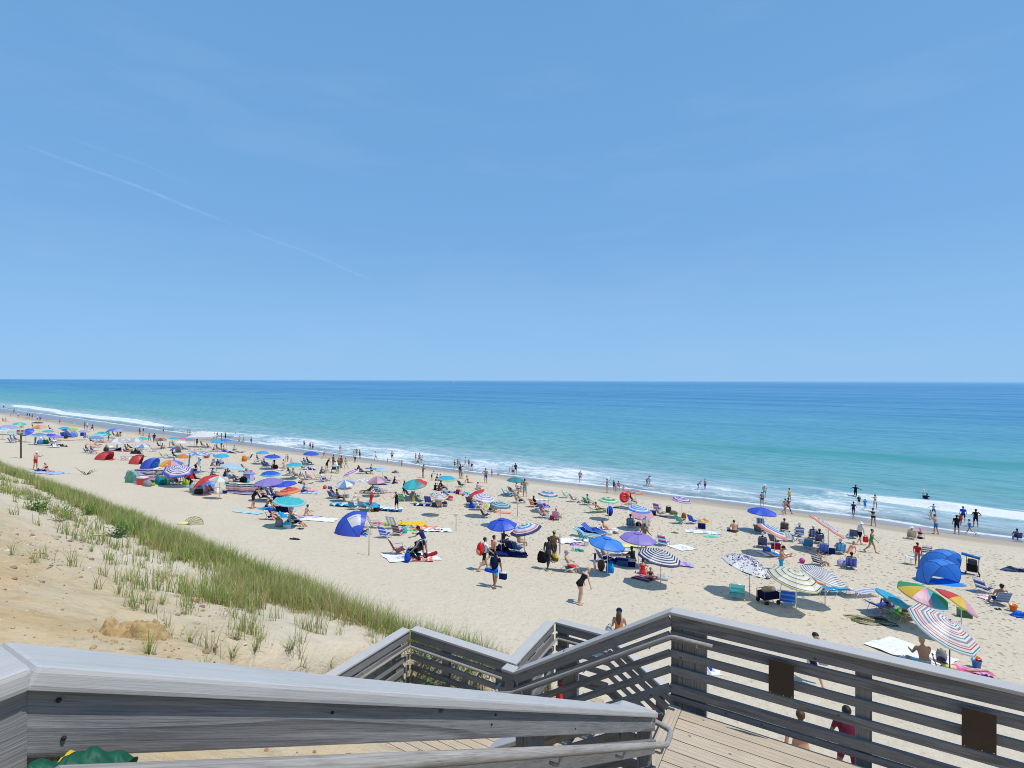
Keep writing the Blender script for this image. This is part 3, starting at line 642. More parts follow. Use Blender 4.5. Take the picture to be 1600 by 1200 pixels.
twigs(688, 1041, 8, 0.25, 'bleached dead stems in front of the landing grass'); twigs(135, 742, 6, 1.3, 'forked driftwood branch sticking up from the beach below the dune', 'driftwood', 0.035, .8)
# pebbles and shell bits over the dune slope
m_peb, nt = new_mat('pebble'); N = NT(nt); N.out(N.princ(N.n('ShaderNodeVertexColor', layer_name='Col').outputs[0], 0.8, 0.25))
mb = MB(); PC = [(0.30, 0.20, 0.13), (0.42, 0.33, 0.24), (0.22, 0.17, 0.14), (0.62, 0.58, 0.50), (0.36, 0.17, 0.09), (0.15, 0.12, 0.10), (0.50, 0.36, 0.22)]
for i in range(2100):
    s = rng.uniform(0.6, 5.2); t = -rng.uniform(1.0, 16)
    if math.sin(s * 2.1 + t * .8) + rng.uniform(-1, 1) < 0: continue
    x, y = to_xy(s, t); r_ = min(0.05, 0.0085 * rng.paretovariate(1.9))
    mb.ell((x, y, H(x, y) + r_ * .2), (r_ * rng.uniform(.8, 1.5), r_, r_ * .6), Euler((0, 0, rng.uniform(0, 3))).to_matrix(), 6, 4, rng.choice(PC))
tag(mb.build('pebbles', m_peb), 'scattered pebbles and shell bits on the dune slope', 'pebbles', kind='stuff')
# crumbling ochre bank
m_bank, nt = new_mat('ochre_bank'); N = NT(nt); oc = N.n('ShaderNodeTexCoord').outputs['Object']
b1 = N.noise(oc, 7, 6, .7); b2 = N.noise(oc, 30, 4, .7)
N.out(N.princ(N.mix(N.mapr(b1, .3, .7), (0.55, 0.40, 0.21), (0.36, 0.235, 0.105)), .95, .05, N.bump(N.math('ADD', b1, N.math('MULTIPLY', b2, .4)), .9, .05)))
c = at(214, 992); n = 70; P = []
for i in range(n):
    r_ = []
    for j in range(n):
        u, v = i / (n - 1) * 2 - 1, j / (n - 1) * 2 - 1
        x, y = c.x + u * 0.40 + v * .12, c.y + v * 0.34 - u * .10
        e = max(0, 1 - (u * u + v * v)) ; front = sstep(-.75, -.30, v + .25 * wob(u, v, 3.1, .4))
        lump = .5 + .3 * wob(u * 1.4, v * 1.2, 2.6, 2.2) + .2 * wob(u, v, 6.5, 1.) + .10 * wob(u, v, 15, 3.) + .06 * wob(u, v, 31, 5.)
        q = 0.30 * min(1, e * 2.2) * float(front) * max(0.05, lump) + .03 * e * wob(u, v, 19, 2.)
        r_.append(Vector((x - c.x, y - c.y, H(x, y) - c.z - .03 + max(0, q))))
    P.append(r_)
tag(MB().grid(P).build('sand_bank', m_bank, loc=c, smooth=True), kind='structure')
mb = MB()
for i in range(90):
    a = rng.uniform(0, 6.28); d_ = abs(rng.gauss(.25, .22)); x, y = c.x + math.cos(a) * d_ * 1.3, c.y + math.sin(a) * d_ - .12; r_ = rng.uniform(.006, .03)
    mb.ell((x, y, H(x, y) + r_ * .3), (r_ * rng.uniform(.8, 1.4), r_, r_ * .7), Euler((rng.uniform(0, 1), 0, rng.uniform(0, 3))).to_matrix(), 7, 5)
tag(mb.build('sand_crumbs', m_bank), 'crumbs of ochre sand fallen from the eroded bank', 'sand', kind='stuff')
# contrails high over the sea
m_trail, nt = new_mat('ice_trail'); N = NT(nt)
uv = N.n('ShaderNodeTexCoord').outputs['Generated']; ux = N.n('ShaderNodeSeparateXYZ', ins={0: uv})
at2 = N.n('ShaderNodeAttribute', attribute_name='dens').outputs['Fac']
gn = N.noise(N.n('ShaderNodeNewGeometry').outputs['Position'], 0.0011, 5, 0.65)
al = N.math('MULTIPLY', at2, N.mapr(gn, 0.30, 0.62, 0.05, 1.0))
lit = N.n('ShaderNodeBsdfTranslucent', ins={'Color': (1, 1, 1, 1)}).outputs[0]; lit2 = N.n('ShaderNodeBsdfDiffuse', ins={'Color': (1, 1, 1, 1)}).outputs[0]
N.out(N.n('ShaderNodeMixShader', ins={0: al, 1: N.n('ShaderNodeBsdfTransparent').outputs[0], 2: N.n('ShaderNodeMixShader', ins={0: .5, 1: lit, 2: lit2}).outputs[0]}).outputs[0])
def trail(x0, y0, x1, y1, wpx, dens, label, alt=9000.0):
    n, k = 60, 7; Vv = []; D = []
    for i in range(n):
        f = i / (n - 1); px, py = x0 + (x1 - x0) * f, y0 + (y1 - y0) * f + 1.5 * math.sin(f * 9)
        for j in range(k):
            g_ = j / (k - 1) * 2 - 1; yy = py + g_ * wpx; Yd = alt * F / (HY - yy)
            Vv.append(((px - 800) / F * Yd, Yd, alt)); D.append(dens * (1 - g_ * g_) ** 1.5 * min(1, f * 6, (1 - f) * 6))
    o = link(bpy.data.objects.new('contrail', np_mesh('contrail', np.array(Vv), gridfaces(n, k), m_trail, attrs={'dens': D}))); tag(o, label, 'contrail'); o.visible_shadow = True
trail(35, 226, 368, 352, 3.2, 0.11, 'long thin white contrail slanting down across the clear sky'); trail(368, 352, 590, 440, 2.8, 0.075, 'faint broken contrail continuing lower towards the horizon'); trail(80, 205, 330, 300, 3, 0.035, 'barely visible wispy contrail just above the long one')
# ------------------------------------------------------------------ materials for things
PAL = dict(white=(0.80, 0.80, 0.79), cream=(0.66, 0.60, 0.46), black=(0.012, 0.012, 0.015), char=(0.04, 0.042, 0.05), grey=(0.28, 0.29, 0.31), lgrey=(0.50, 0.52, 0.54), navy=(0.012, 0.022, 0.12), dnavy=(0.010, 0.014, 0.055), blue=(0.015, 0.075, 0.56), royal=(0.012, 0.09, 0.70), sky=(0.03, 0.26, 0.82),
           mblue=(0.03, 0.20, 0.55), cyan=(0.02, 0.46, 0.72), aqua=(0.03, 0.55, 0.58), pcyan=(0.30, 0.62, 0.72), ice=(0.46, 0.64, 0.76), teal=(0.015, 0.26, 0.30), lav=(0.42, 0.40, 0.70), purple=(0.20, 0.15, 0.62), dpurple=(0.09, 0.03, 0.22), violet=(0.30, 0.24, 0.66),
           pink=(0.72, 0.16, 0.36), lpink=(0.72, 0.38, 0.50), coral=(0.76, 0.30, 0.22), peach=(0.74, 0.46, 0.32), red=(0.70, 0.03, 0.035), dred=(0.30, 0.016, 0.028), maroon=(0.16, 0.02, 0.05), orange=(0.80, 0.20, 0.03), rust=(0.42, 0.12, 0.03), yellow=(0.80, 0.52, 0.03), pyel=(0.72, 0.68, 0.34), lime=(0.36, 0.60, 0.03), green=(0.02, 0.36, 0.11), dgreen=(0.012, 0.10, 0.045), mint=(0.28, 0.62, 0.40),
           brown=(0.14, 0.075, 0.04), tan=(0.42, 0.32, 0.22), mauve=(0.38, 0.26, 0.32), magenta=(0.55, 0.03, 0.28), olive=(0.14, 0.15, 0.05), slate=(0.10, 0.16, 0.26), pblue=(0.16, 0.30, 0.62), denim=(0.05, 0.11, 0.26))
SKIN = dict(fair=(0.60, 0.38, 0.28), pale=(0.66, 0.46, 0.37), tan=(0.44, 0.25, 0.155), ruddy=(0.55, 0.27, 0.18), brown=(0.22, 0.115, 0.065), dark=(0.10, 0.05, 0.03))
HAIR = dict(k=(0.012, 0.010, 0.009), b=(0.06, 0.03, 0.016), l=(0.17, 0.10, 0.05), y=(0.40, 0.28, 0.13), g=(0.38, 0.37, 0.36), w=(0.62, 0.61, 0.60), r=(0.22, 0.07, 0.025), x=(0.40, 0.23, 0.145))
_mc = {}
def cloth(c):
    if ('c', c) in _mc: return _mc['c', c]
    m, nt = new_mat('cloth_' + c); N = NT(nt); oc = N.n('ShaderNodeTexCoord').outputs['Object']
    k = PAL[c]; d = tuple(x * 0.72 for x in k); n = N.noise(oc, 9, 4, .6)
    N.out(N.princ(N.mix(N.mapr(n, .3, .7), k, d), 0.8, 0.15, N.bump(n, 0.35, 0.02)))
    _mc['c', c] = m; return m
def skinm(c):
    if ('s', c) in _mc: return _mc['s', c]
    m, nt = new_mat('skin_' + c); N = NT(nt); oc = N.n('ShaderNodeTexCoord').outputs['Object']
    k = SKIN[c]; N.out(N.princ(N.mix(N.noise(oc, 6, 3), tuple(x * .88 for x in k), tuple(min(1, x * 1.08) for x in k)), 0.5, 0.35))
    _mc['s', c] = m; return m
def hairm(c):
    if ('h', c) in _mc: return _mc['h', c]
    m, nt = new_mat('hair_' + c); N = NT(nt); oc = N.n('ShaderNodeTexCoord').outputs['Object']
    k = HAIR[c]; N.out(N.princ(N.mix(N.noise(oc, 40, 3), k, tuple(x * 1.6 for x in k)), 0.55, 0.3))
    _mc['h', c] = m; return m
m_cf, nt = new_mat('canopy_fabric'); N = NT(nt)                   # thin sun-lit cloth, colour per panel or stripe
cl = N.n('ShaderNodeVertexColor', layer_name='Col').outputs[0]; oc = N.n('ShaderNodeTexCoord').outputs['Object']
nz = N.noise(oc, 3.5, 4, .6); cl2 = N.mix(N.mapr(nz, .3, .75, 0, .12), cl, (0.02, 0.02, 0.03), 'MULTIPLY')
cl2 = N.mix(0.06, cl2, (.6, .6, .6))
bm_ = N.bump(nz, .35, .05)
dd = N.n('ShaderNodeBsdfDiffuse', ins={'Color': cl2, 'Normal': bm_}).outputs[0]; tl = N.n('ShaderNodeBsdfTranslucent', ins={'Color': cl2}).outputs[0]
sh_ = N.n('ShaderNodeBsdfGlossy', ins={'Color': (1, 1, 1, 1), 'Roughness': 0.45, 'Normal': bm_}).outputs[0]
N.out(N.n('ShaderNodeMixShader', ins={0: 0.035, 1: N.n('ShaderNodeMixShader', ins={0: .40, 1: dd, 2: tl}).outputs[0], 2: sh_}).outputs[0])
m_towel, nt = new_mat('towel_cloth'); N = NT(nt)
cl = N.n('ShaderNodeVertexColor', layer_name='Col').outputs[0]; oc = N.n('ShaderNodeTexCoord').outputs['Object']
nz = N.noise(oc, 60, 3, .7); nz2 = N.noise(oc, 5, 4, .6)
N.out(N.princ(N.mix(N.mapr(nz2, .35, .75, 0, .35), cl, (.2, .2, .22), 'MULTIPLY'), .95, .05, N.bump(N.math('ADD', N.math('MULTIPLY', nz, .2), nz2), .6, .03)))
m_pole, nt = new_mat('white_pole'); N = NT(nt); N.out(N.princ((0.62, 0.62, 0.62), .4, .5))
m_dpole, nt = new_mat('dark_pole'); N = NT(nt); N.out(N.princ((0.03, 0.03, 0.035), .4, .5))
m_alu, nt = new_mat('aluminium_tube'); N = NT(nt); N.out(N.princ((0.60, 0.61, 0.62), .35, .5, None, .85))
m_plas, nt = new_mat('coloured_plastic'); N = NT(nt); N.out(N.princ(N.n('ShaderNodeVertexColor', layer_name='Col').outputs[0], .35, .45))
def pc(c): return PAL[c] if isinstance(c, str) else c
def face(d): return -R(d)                                          # heading clockwise from straight out (0), 90 = to the right

# ------------------------------------------------------------------ umbrellas
def canopy_mesh(D, pat, rise=0.30, seed=0, nseg=8, vent=False):
    words_ = pat.split(); kind = words_[0]; cs = [pc(c) for c in words_[1:]]
    rr = random.Random(seed); RN = 32 if kind == 'stripe' else 16; K = 4; Rr = D / 2; P = []
    for i in range(RN + 1):
        f = i / RN; row = []
        for j in range(nseg * K + 1):
            a = 2 * math.pi * j / (nseg * K); m = (j % K) / K
            ch = math.cos(math.pi / nseg) / math.cos(((j % K) / K - .5) * 2 * math.pi / nseg)      # straight hems between ribs
            sag = math.sin(math.pi * m) * 0.035 * f * D / 2
            r = Rr * f * ch
            row.append(Vector((r * math.cos(a), r * math.sin(a), -rise * D * (0.32 * f + 0.68 * f * f) * 0.85 - sag + (0.02 if f < .01 else 0))))
        P.append(row)
    def colr(i, j):
        seg = (j // K) % nseg
        if kind == 'solid': return cs[0]
        if kind == 'panel': return cs[seg % len(cs)]
        if kind == 'rim': return cs[1] if i >= RN - 2 else cs[0]
        if kind == 'ring': return cs[min(i * len(cs) // RN, len(cs) - 1)]
        if kind in ('rings', 'stripe'): return cs[i % len(cs)]
        if kind == 'rings2': return cs[(i // 2) % len(cs)]
        if kind == 'pring': return cs[i % 2] if seg % 2 else cs[2 + i % 2]
        return cs[rr.choice((0, 0, 0, 1, 1, 2)) % len(cs)]
    mb = MB(); mb.grid(P, colr)
    V = []
    for dz in (0, -0.055):                                        # valance
        V.append([p_ + Vector((0, 0, dz)) + (Vector((p_.x, p_.y, 0)).normalized() * (0.012 if dz else 0)) for p_ in P[-1]])
    val = MB().grid(V, lambda i, j: colr(RN - 1, j))
    vt = None
    if kind == 'print':                                            # printed motif: small leaves scattered on the cloth
        mb.c = [cs[0]] * len(mb.c)
        for _ in range(520):
            i = rr.uniform(1.2, RN - .6); j = rr.uniform(0, nseg * K - 1); ii, jj = int(i), int(j); q = P[ii][jj].lerp(P[ii + 1][jj + 1], rr.random())
            e1 = (P[ii][jj + 1] - P[ii][jj]).normalized(); e2 = (P[ii + 1][jj] - P[ii][jj]).normalized(); nn = e1.cross(e2); nn = nn if nn.z > 0 else -nn
            an = rr.uniform(0, 6.28); u = e1 * math.cos(an) + e2 * math.sin(an); v = nn.cross(u); L = rr.uniform(.035, .075); w_ = L * rr.uniform(.3, .6); q = q + nn * 0.012
            mb.add([q - u * L, q + v * w_, q + u * L, q - v * w_], [(0, 1, 2, 3)], cs[1 + rr.randrange(len(cs) - 1)])
    if vent:
        Pv = [[Vector((p_.x * 1.0, p_.y * 1.0, p_.z + 0.05)) for p_ in P[i]] for i in range(0, 5)]
        vt = MB().grid(Pv, lambda i, j: cs[0])
    return mb, val, vt
UMB = []
def U(px, py, wpx, pat, label, tilt=0, tdir=0, h=1.95, rise=0.2, vent=False, pole='w', D=None, spin=None, base=None, group='beach umbrellas'):
    """An umbrella whose canopy is seen centred at a spot; tilt leans its top towards heading tdir."""
    c = at(px, py, h - 0.2)
    if D is None: D = min(3.1, max(1.2, wpx * c.y / F))
    gz = H(c.x, c.y)
    root = empty('beach_umbrella', label, 'umbrella', (c.x, c.y, gz), 0, group)
    M = Matrix.Rotation(R(tilt), 4, Vector((math.cos(R(tdir)), -math.sin(R(tdir)), 0)).normalized()) if tilt else Matrix()
    M = Matrix.Rotation(-R(tilt), 4, Vector((math.cos(R(tdir)), -math.sin(R(tdir)), 0))) if tilt else Matrix()
    mb, val, vt = canopy_mesh(D, pat, rise, len(UMB), vent=vent)
    cz = h if not tilt else h - 0.05
    can = mb.build('canopy', m_cf, root)
    can.matrix_local = Matrix.Translation((0, 0, cz)) @ M @ Matrix.Rotation(spin if spin is not None else 0.2 + len(UMB) * 0.61, 4, 'Z')
    val.build('valance', m_cf, can)
    if vt: vt.build('vent', m_cf, can)
    pm = m_dpole if pole == 'd' else m_pole
    joint = 0.35 if tilt else 0.0
    top = (M @ Vector((0, 0, 0)))
    pts = [(0, 0, -0.3), (0, 0, cz - joint), (M @ Vector((0, 0, -joint * 0.6))) + Vector((0, 0, cz)), (M @ Vector((0, 0, .05))) + Vector((0, 0, cz))] if tilt else [(0, 0, -0.3), (0, 0, cz + .06)]
    MB().tube(pts, 0.019, 8).build('pole', pm, root, smooth=True)
    if c.y < 60:
        for k in range(8):
            a = 2 * math.pi * k / 8; q = Vector((D / 2 * math.cos(a), D / 2 * math.sin(a), -rise * D * .85 - .015)); m_ = q * .5 + Vector((0, 0, -.012)); hub = Vector((0, 0, -rise * D * .9))
            r_ = MB().tube([(0, 0, -.02), (q * .5) + Vector((0, 0, rise * D * .85 * .16)), q], .005, 4).tube([hub, q * .45 + Vector((0, 0, 0.02))], .004, 4).build('rib', m_dpole, can)
    UMB.append(root); return root

# ------------------------------------------------------------------ chairs
def chair_meshes(pat):
    W_, D_, B = .27, .46, .66
    rec = R(28); ws = pat.split(); cs = [pc(c) for c in ws]
    def sling(p0, p1, n=7, sag=.03):
        P = []
        for i in range(n + 1):
            f = i / n; q = Vector(p0).lerp(Vector(p1), f) + Vector((0, 0, 0))
            P.append([q + Vector((x * W_, 0, -sag * math.sin(math.pi * f) * (1 - abs(x) * .4))) for x in (-1, -.6, -.2, .2, .6, 1)])
        return P
    seat0, seat1 = (0, -.20, .19), (0, .26, .27); b1 = (0, -.20 - B * math.sin(rec), .19 + B * math.cos(rec))
    fn = (lambda i, j: cs[j % len(cs)]) if len(cs) > 1 else (lambda i, j: cs[0])
    fb = (lambda i, j: cs[(i // 1) % len(cs)]) if len(cs) > 2 else fn
    seat = MB().grid(sling(seat0, seat1), fn); back = MB().grid(sling((0, -.2, .21), b1, sag=.0), fb)
    fr = MB()
    for x in (-W_ - .012, W_ + .012):
        fr.tube([(x, -.2, .19), (x, b1[1], b1[2] + .02)], .012, 6); fr.tube([(x, -.26, .18), (x, .27, .275), (x, .34, .0)], .012, 6); fr.tube([(x, -.02, .24), (x, -.44, .0)], .012, 6); fr.tube([(x, .3, .15), (x, .27, .46), (x, -.33, .48)], .011, 6)
    fr.tube([(-W_, b1[1], b1[2] + .02), (W_, b1[1], b1[2] + .02)], .012, 6); fr.tube([(-W_, -.44, .012), (W_, -.44, .012)], .012, 6); fr.tube([(-W_, .34, .012), (W_, .34, .012)], .012, 6)
    arms = [MB().box((x, -.03, .487), (.05, .42, .02), col=(.55, .54, .52), bev=.006) for x in (-W_ - .012, W_ + .012)]
    return seat, back, fr, arms
_cm = {}
def C(px, py, hd, pat, label, sc=1.0, frame='a', group='beach chairs', parts=None, pos=None):
    c = at(px, py) if pos is None else pos
    near = (c.y < 75) if parts is None else parts
    root_args = ('beach_chair', label, 'chair')
    fm = {'a': m_alu, 'd': m_dpole, 'w': m_pole}[frame]
    key = (pat, near, frame)
    if key not in _cm:
        s_, b_, f_, a_ = chair_meshes(pat)
        if near: _cm[key] = [('seat', s_.mesh('seat', m_cf)), ('backrest', b_.mesh('backrest', m_cf)), ('frame', f_.mesh('frame', fm, True)), ('armrest', a_[0].mesh('armrest', m_plas)), ('armrest', a_[1].mesh('armrest', m_plas))]
        else:
            mb = MB()
            for q in (s_, b_): mb.add(q.v, q.f, pc(pat.split()[0])); 
            mb.c = s_.c + b_.c; mb.m = [0] * len(mb.f); mb.add(f_.v, f_.f, (.6, .6, .6), 1)
            _cm[key] = mb.mesh('beach_chair', [m_cf, fm])
    if near:
        root = empty(*root_args, c, face(hd), group); root.scale = (sc,) * 3
        for nm, me in _cm[key]: link(bpy.data.objects.new(nm, me), root)
    else:
        root = link(bpy.data.objects.new('beach_chair', _cm[key])); root.location = c; root.rotation_euler = (0, 0, face(hd)); root.scale = (sc,) * 3; tag(root, label, 'chair', group)
    return root
def L(px, py, hd, pat, label, group='beach loungers'):
    """A low reclining lounger with a long sling."""
    c = at(px, py); root = empty('lounger', label, 'lounger', c, face(hd), group); cs = [pc(x) for x in pat.split()]
    P = []; prof = [(-.95, .62), (-.62, .42), (-.3, .26), (0, .24), (.4, .27), (.8, .25), (1.0, .22)]
    for y, z in prof: P.append([Vector((x * .29, y, z - .02 * (1 - abs(x)))) for x in (-1, -.6, -.2, .2, .6, 1)])
    MB().grid(P, lambda i, j: cs[(j if len(cs) > 1 else 0) % len(cs)]).build('sling', m_cf, root)
    fr = MB()
    for x in (-.3, .3):
        fr.tube([(x, y, z) for y, z in prof], .013, 6); fr.tube([(x, -.45, .34), (x, -.7, 0)], .012, 6); fr.tube([(x, .1, .25), (x, .0, 0)], .012, 6); fr.tube([(x, .8, .25), (x, .88, 0)], .012, 6)
    for y, z in (prof[0], prof[-1], (-.7, .01), (.88, .01)): fr.tube([(-.3, y, z), (.3, y, z)], .012, 6)
    fr.build('frame', m_alu, root, smooth=True); return root

# ------------------------------------------------------------------ cloth on the sand
def T(px, py, w_, l_, hd, pat, label, mode='rows', group='towels on the sand', name='towel', lift=0.015, rough=.02, cat='towel'):
    """A towel or blanket lying on the sand, wrinkled and following the ground."""
    c = at(px, py); ws = pat.split(); cs = [pc(x) for x in ws]; a = face(hd); n, k = 16, 12; P = []; sd = rng.uniform(0, 9)
    for i in range(n + 1):
        r_ = []
        for j in range(k + 1):
            u, v = (i / n - .5) * l_, (j / k - .5) * w_
            u2 = u + .03 * math.sin(v * 5 + sd); v2 = v + .04 * math.sin(u * 4 + sd * 2)
            x, y = v2 * math.cos(a) - u2 * math.sin(a), v2 * math.sin(a) + u2 * math.cos(a)
            r_.append(Vector((x, y, H(c.x + x, c.y + y) - c.z + lift + rough * abs(math.sin(u * 6 + v * 3 + sd)) + rough * .7 * abs(math.sin(v * 11 - u * 4 + sd)))))
        P.append(r_)
    rr = random.Random(int(px * 7 + py))
    def colr(i, j):
        if len(cs) == 1: return cs[0]
        if mode == 'rows': return cs[i * len(ws) // n % len(cs)] if len(ws) > 3 else cs[(i // 2) % len(cs)]
        if mode == 'cols': return cs[(j // 1) % len(cs)]
        if mode == 'edge': return cs[1] if (i < 1 or i >= n - 1 or j < 1 or j >= k - 1) else cs[0]
        if mode == 'half': return cs[0] if i < n // 2 else cs[1]
        if mode == 'mid': return cs[1] if abs(i - n / 2) < 3 and abs(j - k / 2) < 3 and (i + j) % 3 else cs[0]
        return rr.choice(cs)
    o = MB().grid(P, colr).build(name, m_towel, loc=c, smooth=True); tag(o, label, cat, group); return o

# ------------------------------------------------------------------ bags, coolers, buckets, balls
def bag(px, py, c, label, w_=.42, d=.26, h=.34, hd=20, name='beach_bag', slump=.8, pos=None, two=None, cat='bag'):
    p_ = at(px, py) if pos is None else pos; root = empty(name, label, cat, p_, face(hd)); rr = random.Random(int(px * 3 + py)); P = []
    for i in range(9):
        f = i / 8; r_ = []
        for j in range(17):
            a = 2 * math.pi * j / 16; sx_ = abs(math.cos(a)) ** .55 * math.copysign(1, math.cos(a)); sy = abs(math.sin(a)) ** .55 * math.copysign(1, math.sin(a))
            q = (.88 + .14 * math.sin(math.pi * f)) * (1 - .25 * f ** 3 * (1 - slump) * 2); wv = 1 + .05 * math.sin(j * 2.7 + i * 1.9 + px)
            r_.append(Vector((sx_ * w_ / 2 * q * wv, sy * d / 2 * q * wv * (1 - .55 * f ** 4), f * h * (1 + .06 * math.sin(a * 2 + px)))))
        P.append(r_)
    P.insert(0, [Vector((0, 0, 0.0))] * 17); P.append([Vector((0, 0, h * .94))] * 17)
    c1 = pc(c); c2 = pc(two) if two else c1
    MB().grid(P, lambda i, j: c2 if (two and i > 5) else c1).build('body', m_towel, root, smooth=True)
    st = MB()
    for y in (-d * .3, d * .3): st.tube([(-w_ * .22, y, h * .8), (-w_ * .2, y * .8, h * 1.12), (0, y * .6, h * 1.3), (w_ * .2, y * .8, h * 1.12), (w_ * .22, y, h * .8)], .009, 5, col=tuple(x * .5 + .02 for x in c1))
    st.build('handle', m_towel, root); return root
def backpack(px, py, c, label, hd=0, h=.48, pos=None, pocket=None):
    p_ = at(px, py) if pos is None else pos; root = empty('backpack', label, 'backpack', p_, face(hd)); c1 = pc(c)
    MB().ell((0, 0, h * .5), (h * .34, h * .22, h * .52), None, 14, 10, c1).build('body', m_towel, root, smooth=True)
    MB().ell((0, -h * .17, h * .32), (h * .25, h * .13, h * .24), None, 12, 8, tuple(x * .8 for x in c1) if pocket is None else pc(pocket)).build('pocket', m_towel, root, smooth=True)
    st = MB()
    for x in (-.1, .1): st.tube([(x, h * .2, h * .12), (x * 1.3, h * .34, h * .5), (x, h * .16, h * .92)], .016, 5, col=(.03, .03, .035))
    st.tube([(-.04, .02, h * .98), (0, .02, h * 1.08), (.04, .02, h * .98)], .01, 5, col=(.03, .03, .035)); st.build('strap', m_towel, root); return root
def cooler(px, py, c, label, lid='white', w_=.5, d=.32, h=.34, hd=15, pos=None, soft=False):
    p_ = at(px, py) if pos is None else pos; root = empty('cooler', label, 'cooler', p_, face(hd)); mm = m_towel if soft else m_plas
    MB().box((0, 0, h * .42), (w_, d, h * .84), col=pc(c), bev=.03).build('body', mm, root); ld = MB().box((0, 0, h * .92), (w_ * 1.03, d * 1.03, h * .16), col=pc(lid), bev=.02).build('lid', mm, root)
    MB().tube([(-w_ * .5, 0, h * .75), (-w_ * .52, 0, h * 1.08), (w_ * .52, 0, h * 1.08), (w_ * .5, 0, h * .75)], .012, 6, col=(.5, .5, .5)).build('handle', m_plas, ld, smooth=True); return root
def bucket(px, py, c, label, sc=1.0, hd=0, tools=None):
    root = empty('bucket', label, 'bucket', at(px, py), face(hd)); root.scale = (sc,) * 3; cc = pc(c)
    MB().lathe([(0, .0), (.085, 0), (.09, .01), (.12, .22), (.132, .225), (.132, .24), (.115, .24), (.084, .02), (0, .02)], n=18, col=cc).build('tub', m_plas, root, smooth=True)
    MB().tube([(-.125, 0, .22), (-.12, .03, .28), (0, .05, .33), (.12, .03, .28), (.125, 0, .22)], .006, 6, col=(.85, .85, .85)).build('handle', m_plas, root, smooth=True)
    if tools:
        MB().box((-.02, 0, .27), (.03, .02, .2), Euler((.2, .4, 0)).to_matrix(), pc(tools[0]), bev=.006).box((-.08, 0, .38), (.12, .03, .09), Euler((.2, .4, 0)).to_matrix(), pc(tools[0]), bev=.012).build('rake', m_plas, root)
        MB().box((.05, .02, .25), (.13, .10, .09), Euler((.3, -.3, .4)).to_matrix(), pc(tools[1]), bev=.02).build('mould', m_plas, root)
    return root
def ball(px, py, c, label, r=.11):
    p_ = at(px, py); o = MB().ell((0, 0, r * .92), (r, r, r), None, 16, 10, pc(c)).build('beach_ball', m_plas, loc=p_, smooth=True); return tag(o, label, 'ball')
def sandals(px, py, label, c='black', hd=30, n=2, sc=1.0):
    mb = MB(); p_ = at(px, py); root = empty('sandals', label, 'footwear', p_, face(hd)); root.scale = (sc,) * 3
    for k in range(n):
        q = MB().box((k * .15 - .08, k * .09, .018), (.1, .27, .024), col=pc(c), bev=.011).tube([(k * .15 - .12, k * .09 + .02, .03), (k * .15 - .08, k * .09 + .07, .065), (k * .15 - .04, k * .09 + .02, .03)], .008, 5, col=pc(c)); q.build('sandal', m_plas, root)
    return root
def heap(px, py, cols, label, w_=.9, d=.6, h=.25, n=6, name='towel_heap', cat='towel', group=None):
    """A loose heap of one crumpled cloth."""
    p_ = at(px, py); P = []; sd = px * .37 + py; cs = [pc(c) for c in cols.split()]
    for i in range(21):
        r_ = []
        for j in range(21):
            u, v = i / 10 - 1, j / 10 - 1; e = max(0, 1 - (u * u + v * v) ** 1.1)
            z = h * e ** .6 * (.55 + .35 * math.sin(u * 4 + sd) * math.cos(v * 5 + sd * 2) + .22 * math.sin(u * 9 + v * 7 + sd))
            r_.append(Vector((u * w_ / 2 * (1 + .08 * math.sin(v * 6 + sd)), v * d / 2 * (1 + .1 * math.sin(u * 5 + sd)), max(.008, z) + H(p_.x + u * w_ / 2, p_.y + v * d / 2) - p_.z)))
        P.append(r_)
    o = MB().grid(P, lambda i, j: cs[int((i * .37 + j * .21 + math.sin(i * .5 + j * .8 + sd)) * .8) % len(cs)]).build(name, m_towel, loc=p_, smooth=True); return tag(o, label, cat, group)
def marker(px, py, h, label, col=(.22, .16, .10), tie=True):
    p_ = at(px, py); root = empty('marker_post', label, 'post', p_)
    MB().tube([(0, 0, -.3), (0.01, 0, h * .68)], [.024, .020], 8, col=col).build('stake', m_plas, root, smooth=True)
    MB().tube([(0.01, 0, h * .68), (.01, 0, h * .96)], .019, 8, col=(.66, .65, .62)).build('painted_top', m_plas, root, smooth=True)
    if tie:
        P = [[Vector((x * .12 + .02 * math.sin(z * 9), .03 * math.sin(x * 7 + z * 4), h * .72 + z * h * .26)) for x in (-1, -.4, .3, 1)] for z in (0, .2, .45, .7, 1.0)]
        MB().grid(P[1:4], col=(.7, .7, .68)).build('tag', m_towel, root, smooth=True)
    return root
